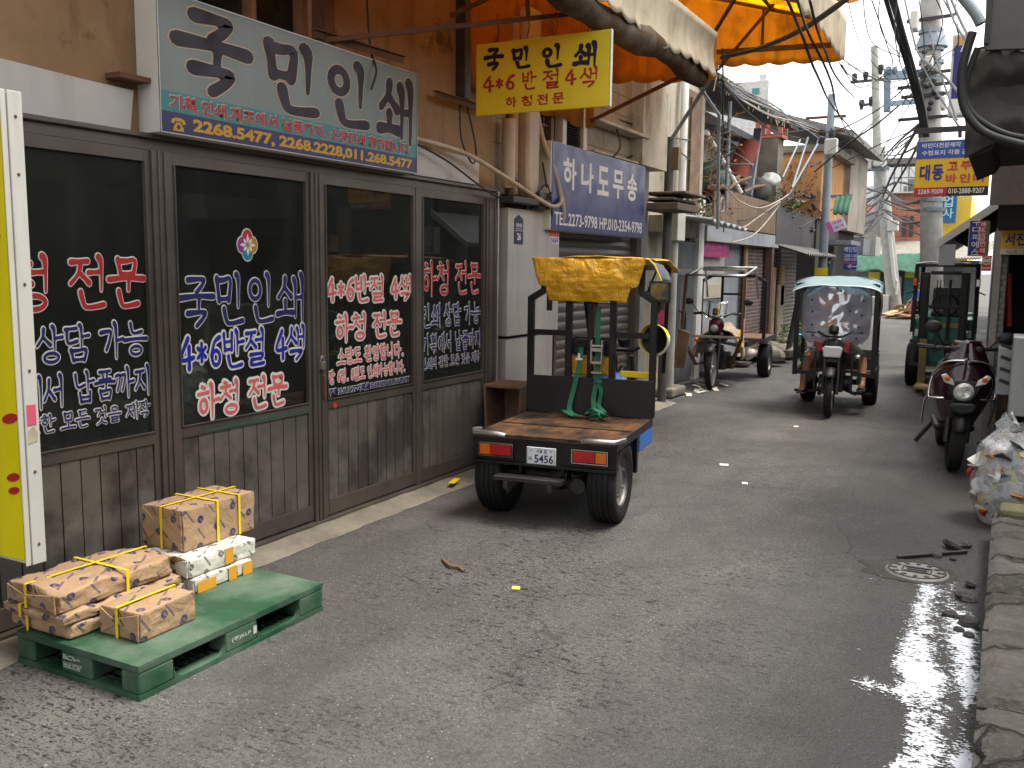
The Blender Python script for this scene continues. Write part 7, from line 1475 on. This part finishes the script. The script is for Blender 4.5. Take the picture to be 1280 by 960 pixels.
b(MB().tube([at(1112, 290, 36.1), at(1117, 340, 36.1), at(1120, 360, 36.1)], .07, 8), 'conduit', M['cream_panel'], cp)
tp = thing('utility_pole', 'slender far pole with insulators standing against the white sky', 'pole', (at(1101, 300, 48).x, 48, 0))
pa, pt = at(1105, 330, 48), at(1093, 58, 48); pa.z = 0
b(MB().tube([pa, pt], [.28, .16], 10), 'shaft', M['concpole'], tp, smooth=50)
mb = MB().bar(at(1063, 103, 48), at(1106, 99, 48), .12).bar(at(1076, 132, 48), at(1100, 128, 48), .12)
for x, y in ((1068, 99), (1082, 97), (1077, 132), (1089, 128), (1101, 88)): mb.lathe([(.001, .3), (.12, .25), (.14, .1), (.06, -.2)], at(x, y, 48), VZ, 8)
b(mb, 'crossarm', M['darksteel'], tp)
LMK = [(905,100,'the near awning corner'),(1030,190,'the steel pole'),(1104,243,'the leaning concrete pole'),(1155,130,'the big utility pole'),(1090,125,'the slender far pole'),(1000,-10,'the gap above the orange awning'),(1080,-10,'the open sky beside the awning'),(1115,-10,'the sky by the cable bundle'),(1195,-10,'the sky by the folded awning'),(1210,110,'the folded awning'),(835,172,'the slim corner pole'),(740,150,'the barred window'),(965,250,'the tin parapet'),(1005,275,'the dark parapet'),(1055,320,'the blue phone sign'),(1160,275,'the yellow building'),(1060,255,'the green rounded awning'),(885,260,'the beige house window')]
_used = {}
def wire_label(pts, kind='thin black wire'):
    nm = lambda p: min(LMK, key=lambda q: (q[0]-p[0])**2+(q[1]-p[1])**2)[2]
    a, b_ = nm(pts[0]), nm(pts[-1]); s_ = f'{kind} from {a} to {b_}' if a != b_ else f'{kind} hanging by {a}'
    _used[s_] = _used.get(s_, 0)+1; k = _used[s_]
    return s_ if k == 1 else s_.replace('thin', (ORD[k-1] if k <= 16 else 'another')+' thin')
def cable(pts, Ys, r, lb=None, grp='overhead wires', m_=None, nm='overhead_wire'):
    if not isinstance(Ys, (list, tuple)) or len(Ys) == 2 and len(pts) > 2:
        a, c = Ys; Ys = [a+(c-a)*i/(len(pts)-1) for i in range(len(pts))]
    if sum(Ys)/len(Ys) > 21: r *= 1.7
    if lb is None: lb = wire_label(pts)
    return T(MB().tube(pxc(pts, Ys), r, 6), nm, m_ or M['rubber_s'], lb, 'cable', grp, smooth=60)
bun = MB()
for i in range(7):
    dx, dy = random.uniform(-7, 7), random.uniform(-5, 5); bun.tube(pxc([(1106+dx, -25), (1122+dx+random.uniform(-2,2), 30), (1137+dx*.8, 80+dy), (1150+dx*.6, 130), (1157+dx*.5, 170)], [12.5, 13.5, 14.6, 15.6, 16.6]), random.uniform(.018, .034), 8)
T(bun, 'cable_bundle', M['rubber_s'], 'thick bundle of black cables dropping down beside the big utility pole', 'cable bundle', smooth=60)
cable([(902, 72), (950, 60), (1000, 38), (1040, 12), (1075, -15)], (9.5, 6.5), .022, 'thickest black cable running from the near awning up over the sky', None)
for pts, Ys, r in (
 ([(980,-10),(1003,45),(1022,95),(1050,145),(1090,190)], [6,7,8.2,14,30], .011), ([(994,-10),(1010,40),(1038,100),(1052,150),(1076,196)], [6,7,8.4,15,34], .010),
 ([(1012,0),(1030,60),(1058,112),(1080,131)], [6,7.2,12,40], .009), ([(1052,82),(1062,94),(1075,102)], (11, 40), .010), ([(1079,-10),(1082,28),(1092,55),(1118,68),(1135,72)], (14, 17), .008),
 ([(1102,-10),(1098,20),(1106,48),(1125,68)], (14, 17), .008), ([(1108,-5),(1116,30),(1122,55)], (14, 17), .006), ([(1018,215),(1060,180),(1100,152),(1150,108)], (20, 17), .016), ([(1022,165),(1045,163),(1075,150),(1110,128),(1146,95)], (20, 17), .012),
 ([(1014,208),(1050,188),(1095,150)], (20, 30), .012), ([(1130,-5),(1140,40),(1150,70),(1180,95),(1200,118)], (14, 8), .012), ([(1185,-10),(1200,25),(1212,48)], (8, 6.2), .010), ([(1180,-10),(1192,25),(1208,52)], (8, 6.2), .008),
 ([(1196,-5),(1190,30),(1175,52)], (9, 15), .005), ([(1160,30),(1172,80),(1196,150)], (16, 10), .012), ([(1150,75),(1165,105),(1200,160)], (16, 9.5), .012), ([(1148,158),(1130,190),(1112,225),(1104,245)], (17, 36), .02), ([(1155,165),(1135,205),(1108,250)], (17, 36), .02),
 ([(1150,160),(1105,178),(1060,200),(1030,215)], (17, 21), .010), ([(1104,238),(1070,262),(1030,285),(1005,300)], (36, 21), .025), ([(1104,240),(1080,250),(1040,252),(1005,245)], (36, 20), .02), ([(1104,246),(1075,275),(1050,310),(1035,330)], (36, 22), .018), ([(1104,245),(1090,280),(1060,310),(1050,330)], (36, 27), .02),
 ([(1106,250),(1130,258),(1150,265),(1165,270)], (36, 18), .02), ([(1106,262),(1135,275),(1165,290)], (36, 18), .015), ([(1104,235),(1120,228),(1145,232),(1166,240)], (36, 18), .02), ([(1060,230),(1100,240),(1104,242)], (26, 36), .02), ([(1010,262),(1050,280),(1103,262)], (21, 36), .015), ([(1104,255),(1085,285),(1070,300),(1055,330)], (36, 27), .015),
 ([(1020,170),(1060,175),(1085,163),(1092,150)], (20, 40), .012), ([(1020,180),(1040,150),(1080,145),(1095,130)], (20, 45), .010)):
    cable(pts, Ys, r)
wr_ = random.Random(21)
for i in range(16):
    y0 = 232+wr_.uniform(0, 40); side = i % 3
    if side == 0: pts, Ys = [(1104, y0), (1080, y0+10+wr_.uniform(0, 16)), (1045, y0+wr_.uniform(0, 40)), (1015, y0+wr_.uniform(-25, 45))], (36, 21)
    elif side == 1: pts, Ys = [(1104, y0), (1128, y0+6+wr_.uniform(0, 12)), (1164, y0+wr_.uniform(-10, 30))], (36, 18)
    else: pts, Ys = [(1102, 190+wr_.uniform(0, 40)), (1125, 180+wr_.uniform(-5, 20)), (1160, 130+wr_.uniform(0, 45))], (36, 17.5)
    cable(pts, Ys, wr_.choice((.010, .014, .018)))
for i in range(14):
    x0 = wr_.uniform(985, 1195); pts = [(x0, -12), (x0+wr_.uniform(-8, 25), wr_.uniform(30, 60)), (x0*.5+1155*.5+wr_.uniform(-20, 20), wr_.uniform(75, 120)), wr_.choice([(1150, 95), (1158, 150), (1096, 100), (1035, 190), (1100, 195)])]
    cable(pts, [11.5, 13, 15, 17.2], wr_.choice((.004, .006, .008)))
# the frayed run of wires from the awning corner to the steel pole
for i in range(11):
    j = random.uniform(-7, 7); k = random.uniform(-6, 8)
    cable([(898+random.uniform(-4, 8), 101+j*.4), (930, 118+j+i*.4), (965, 133+j*.9+i*.9), (1000, 152+k*.6+i*.5), (1024, 166+k)], (9, 20.2), random.choice((.007, .010, .012, .006)), 'one wire of the frayed run from the near awning corner to the steel pole', 'frayed run of wires', random.choice([M['rubber_s'], M['rubber_s'], M['pvc'], M['steelpole'], M['rust']]))
for i, (pts, Ys) in enumerate((([(905,105),(935,140),(970,165),(1010,175)], (9, 20)), ([(838,172),(880,176),(930,172),(1012,162)], (10.5, 20)), ([(838,180),(870,205),(890,215),(950,240)], (10.5, 18)), ([(820,190),(850,215),(880,240),(900,262)], (10.5, 16)), ([(900,100),(904,160),(900,210),(893,245)], (9.4, 14)), ([(903,60),(904,110),(903,150)], (9.2, 9.4)),
    ([(878,300),(930,285),(985,250),(1010,235)], (14, 20)), ([(885,295),(910,270),(960,255),(985,245)], (14, 18)), ([(880,270),(930,275),(970,258),(990,240)], (13.8, 18)), ([(1000,285),(1040,262),(1055,260)], (18, 26)), ([(1016,255),(1040,280),(1062,300)], (20, 28)), ([(985,248),(1020,250),(1050,245)], (18, 24)), ([(745,150),(735,190),(730,215)], (8.6, 8.6)), ([(770,160),(775,185),(752,210)], (8.9, 8.6)), ([(740,140),(790,155),(830,172)], (8.6, 10.5)), ([(742,215),(790,195),(832,168)], (8.6, 10.5)), ([(640,230),(655,245),(680,250),(690,240)], (6.9, 7.2)))):
    cable(pts, Ys, .009, wire_label(pts, 'thin loose dark wire'), 'loose wires on the house fronts')
ring = at(903, 256, 13.2); BE = M['pvc']
T(MB().tube([ring+Vector((.0, .10*cos(t*pi/8), .10*sin(t*pi/8))) for t in range(16)], .008, 6, closed=True), 'hose_coil', BE, 'small coiled ring of beige cable on the brown tin parapet', 'cable coil', smooth=60)
for pts, Ys in (([(896,248),(903,275),(905,290)], (13.2, 13.4)), ([(905,232),(925,252),(950,260),(975,250),(985,243)], (13.3, 17.5)), ([(893,276),(925,285),(950,270),(975,252)], (13.3, 17)), ([(915,303),(940,295),(960,275),(975,255)], (14, 17)), ([(985,248),(1010,252),(1045,246)], (18, 25))):
    cable(pts, Ys, .011, wire_label(pts, 'thin beige cable'), 'beige cables on the parapet', BE)
for i, (p, q) in enumerate((((1000, 175), (978, 222)), ((1010, 172), (990, 235)), ((973, 255), (948, 300)), ((1022, 180), (985, 245)))):
    T(MB().tube([at(*p, 19), at(*q, 18)], .022, 8), 'steel_rod', M['steelpole'], f'{ORD[i]} slanting thin steel rod among the roof wires, counted from the near one', 'rod', 'steel rods among the roof wires', smooth=60)

# ================================================================ NEAR RIGHT: cabinet, crate, bag, kerb rubble
ac = thing('metal_cabinet', 'grey metal cabinet on a black crate stand at the right edge', 'cabinet', (.25, 7.5, .56))
q0, q1 = at(1259, 520, 7.5), at(1262, 421, 7.5)
MB().box(q0.x, q0.x+.6, 7.5, 7.95, q0.z, q1.z).build('cabinet_body', mat('grey_enamel', (.33,.34,.34), .45, .2, var=.1, stain=(.2,.17,.14), samt=.4, sscale=1.5), ac, world=True, bevel=.01)
MB().box(q0.x+.09, q0.x+.5, 7.49, 7.4995, q0.z+.22, q1.z-.12).build('front_panel', M['darksteel'], ac, world=True)
q2 = at(1248, 437, 7.85); lv = MB().box(q2.x, q0.x+.02, 7.96, 8.3, q0.z+.1, q1.z-.12).build('side_duct', mat('grey_enamel_2', (.28,.29,.29), .5, .2), ac, world=True)
mb = MB()
for i in range(4): mb.obox((q2.x+.055, 7.955, q0.z+.2+i*.09), (.035, 0, -.012), (0, .004, 0), (.004, 0, .012))
mb.build('louvre', M['darkpl'], lv, world=True)
cr = thing('crate', 'black plastic crate stand under the grey metal cabinet', 'crate', (.3, 7.6, 0))
mb = MB(); x0_ = q0.x-.03
for z in (.03, .14, .25, .36, .47): mb.box(x0_, x0_+.75, 7.47, 7.49, z, z+.04).box(x0_, x0_+.02, 7.49, 8.0, z, z+.04)
for i in range(8): mb.box(x0_+i*.1, x0_+i*.1+.03, 7.47, 7.485, 0, .56)
for i in range(5): mb.box(x0_, x0_+.015, 7.49+i*.11, 7.52+i*.11, 0, .56)
mb.box(x0_, x0_+.75, 7.47, 8.0, .53, .56); mb.build('crate_body', M['darkpl'], cr, world=True)
bagt = thing('rubbish_bag', 'bulging clear plastic bag of mixed litter behind the kerb on the right', 'bag', (.17, 6.75, 0))
def bagf(t, v, k=1.):
    a = 2*pi*t; r_ = (.27+.05*sin(pi*min(1, v*1.2)))*k*(1-.35*max(0, v-.8)/.2); z = .02+.60*v
    return Vector((.19+r_*1.05*cos(a)*(1+.09*noise.noise((cos(a)*2, sin(a)*2, v*3))), 6.72+r_*.95*sin(a)*(1+.1*noise.noise((cos(a)*2+4, sin(a)*2, v*3))), z + (.06*noise.noise((cos(a)*3, sin(a)*3, 7)) if v > .85 else 0)))
MB().grid(lambda u, v: bagf(u, v), 48, 30).build('plastic', M['bag'], bagt, world=True, smooth=60, solid=.0015)
MB().grid(lambda u, v: bagf(u, v*.90, .93-.35*max(0, v-.75)), 40, 24).build('litter', M['trash'], bagt, world=True, smooth=60)
lr = random.Random(9); LC = [flat('#c8c9c6'), flat('#8c2226'), flat('#c8b02a'), flat('#b8bcc2'), flat('#2c3034'), flat('#b07a4c'), flat('#dcdcd8'), flat('#5a6670')]
for i in range(46):
    a, v = lr.uniform(pi*.7, pi*1.75), lr.uniform(.05, .88); p = bagf(a/(2*pi), v, .945); e1 = Vector((lr.uniform(-1,1), lr.uniform(-1,1), lr.uniform(-1,1))).normalized(); e2 = e1.cross(Vector((lr.random(), lr.random(), 1))).normalized(); s_ = lr.uniform(.025, .06)
    mb = MB().lathe([(.001, 0), (s_*.8, 0), (s_*.9, .03), (.001, .03)], p, e1, 12) if i % 3 == 0 else MB().obox(p, e1*s_, e2*s_*.7, e1.cross(e2)*.006)
    mb.build('litter_scrap', lr.choice(LC), bagt, world=True)
mb = MB()
for i in range(5): a = lr.uniform(3, 5); p = bagf(a/6.28, .97, .8); mb.grid(lambda u, v, p=p, i=i: p+Vector((.10*(u-.5)+.02*noise.noise((u*4, v*4, i)), .03*noise.noise((u*5, v*5, i+9)), .12*v*(1-abs(2*u-1)*.7))), 8, 8)
mb.build('bag_ears', M['bag'], bagt, world=True, smooth=60, solid=.0015)
T(MB().box(-.05, .03, 9.25, 9.33, .0, .55).bar((-.02, 9.4, .0), (.03, 9.5, 1.0), .05, .03).bar((.02, 9.35, 0), (-.06, 9.5, .9), .04, .03).bar((.05, 9.3, .1), (-.02, 9.6, 1.05), .05, .02), 'wood_offcuts', M['wood_d'], 'bunch of broken wooden slats leaning on the corner shop post', 'wood')
# manhole, rubble, spill
mc_ = G(1146, 715); mhx, mhy = mc_.x, mc_.y
mh = thing('manhole_cover', 'worn round iron manhole cover in broken asphalt near the kerb', 'manhole cover', (mhx, mhy, 0))
MB().lathe([(.001, .010), (.152, .010), (.157, .006), (.162, .002)], (0, 0, 0), VZ, 40).build('lid', mat('worn_iron', (.19,.185,.17), .6, .3, var=.3, stain=(.06,.055,.05), samt=.6, sscale=6, bump=.4), mh, smooth=30)
mb = MB().lathe([(.137, .0102), (.139, .014), (.146, .014), (.148, .0102)], (0, 0, 0), VZ, 40).box(-.075, .075, -.05, -.042, .0102, .014).box(-.075, .075, .042, .05, .0102, .014).box(-.075, -.067, -.042, .042, .0102, .014).box(.067, .075, -.042, .042, .0102, .014)
for i in range(12):
    a = 2*pi*i/12; d = Vector((cos(a), sin(a), 0)); mb.bar(d*.10+VZ*.0122, d*.135+VZ*.0122, .02, .004)
for y in (-.03, .03): mb.box(-.06, .06, y-.004, y+.004, .0102, .0145)
mb.box(-.05, .05, -.006, .006, .0103, .0143); mb.build('raised_pattern', M['darksteel'], mh)
def rim(u, v):
    a = 2*pi*u; r_ = .160 + (.04+.03*noise.noise((cos(a)*3, sin(a)*3, 1)))*v*(1+1.9*max(0, cos(a-pi*1.05))**2); return Vector((r_*cos(a), r_*sin(a), .0025+.004*sin(pi*v)))
MB().grid(rim, 48, 4).build('broken_rim', mat('dark_broken_asphalt', (.035,.033,.03), .95, var=.5, bump=.8, bscale=50), mh, smooth=50)
for i, (x, y, s_) in enumerate(((1206,750,.065),(1186,770,.04),(1200,775,.03),(1210,781,.06),(1200,790,.03),(1213,797,.035),(1171,696,.05),(1192,686,.07),(1205,684,.04),(1192,700,.025),(1216,735,.04))):
    c = G(x, y)
    T(MB().ball((0,0,0), s_*.8, s_*.65, s_*.5, 7, 5).mapv(lambda v: v*(1+.9*noise.noise(v*19+Vector((i*3, 0, 0))))+Vector((c.x, c.y, s_*.25))), 'asphalt_chunk', mat('asphalt_chunk', (.05,.048,.045), .95, var=.5, bump=.8) if i == 0 else bpy.data.materials['asphalt_chunk'], f'dark broken lump of asphalt beside the kerb, {ORD[i]} in the run', 'rubble', 'asphalt lumps by the kerb')
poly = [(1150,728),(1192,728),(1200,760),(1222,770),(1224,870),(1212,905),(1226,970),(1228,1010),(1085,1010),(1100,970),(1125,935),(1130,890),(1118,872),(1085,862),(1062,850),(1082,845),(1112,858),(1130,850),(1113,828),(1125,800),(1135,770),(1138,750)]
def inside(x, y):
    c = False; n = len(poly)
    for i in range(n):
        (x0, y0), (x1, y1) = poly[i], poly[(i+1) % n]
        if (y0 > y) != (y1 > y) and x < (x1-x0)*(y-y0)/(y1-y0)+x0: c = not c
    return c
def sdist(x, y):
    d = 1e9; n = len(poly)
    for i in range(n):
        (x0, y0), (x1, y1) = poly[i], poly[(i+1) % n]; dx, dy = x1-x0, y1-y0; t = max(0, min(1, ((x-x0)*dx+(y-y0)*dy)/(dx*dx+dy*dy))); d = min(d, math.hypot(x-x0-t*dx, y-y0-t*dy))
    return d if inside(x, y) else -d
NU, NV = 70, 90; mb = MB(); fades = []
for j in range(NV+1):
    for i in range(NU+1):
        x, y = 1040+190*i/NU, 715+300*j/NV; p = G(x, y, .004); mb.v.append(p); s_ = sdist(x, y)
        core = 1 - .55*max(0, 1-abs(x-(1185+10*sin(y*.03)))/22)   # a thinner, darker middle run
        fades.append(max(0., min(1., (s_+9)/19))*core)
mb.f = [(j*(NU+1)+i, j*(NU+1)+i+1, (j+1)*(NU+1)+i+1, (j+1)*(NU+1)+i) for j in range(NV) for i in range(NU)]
o = mb.build('wet_sheen', M['sheen'], fix=False); at_ = o.data.attributes.new('fade', 'FLOAT', 'POINT')  # wet film, the reflected sky is painted into its pale colour
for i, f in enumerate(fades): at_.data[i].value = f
tag(o, 'whitish wet spill, sky reflection painted along the gutter below the manhole', 'sheen', None, 'stuff')
# small litter on the road
for (x, y, s_, m_, lb) in ((905,581,.035,M['litter'],'small white scrap of paper far out on the road'),(931,604,.02,M['white'],'tiny white scrap beside the middle of the road'),(645,735,.02,mat('dry_leaf', (.5,.42,.1), .8),'little yellow leaf on the road below the near tricycle'),(995,533,.022,M['litter'],'small pale scrap in front of the oncoming tricycle')):
    c = G(x, y, .008); T(MB().obox(c, (s_, s_*.3, 0), (-s_*.2, s_*.6, .004), (0, 0, .002)), 'paper_scrap', m_, lb, 'scrap')
T(MB().tube(catmull([G(553, 699, .008), G(562, 707, .015), G(572, 709, .012), G(580, 714, .008)], 5), .008, 6), 'twig', M['wood_d'], 'crooked brown twig lying on the road', 'twig', smooth=60)
T(MB().bar(G(1122, 697, .01), G(1208, 690, .01), .02, .02).mapv(lambda v: v), 'wood_strip', M['darksteel'], 'thin dark strip lying on the road behind the manhole', 'strip')
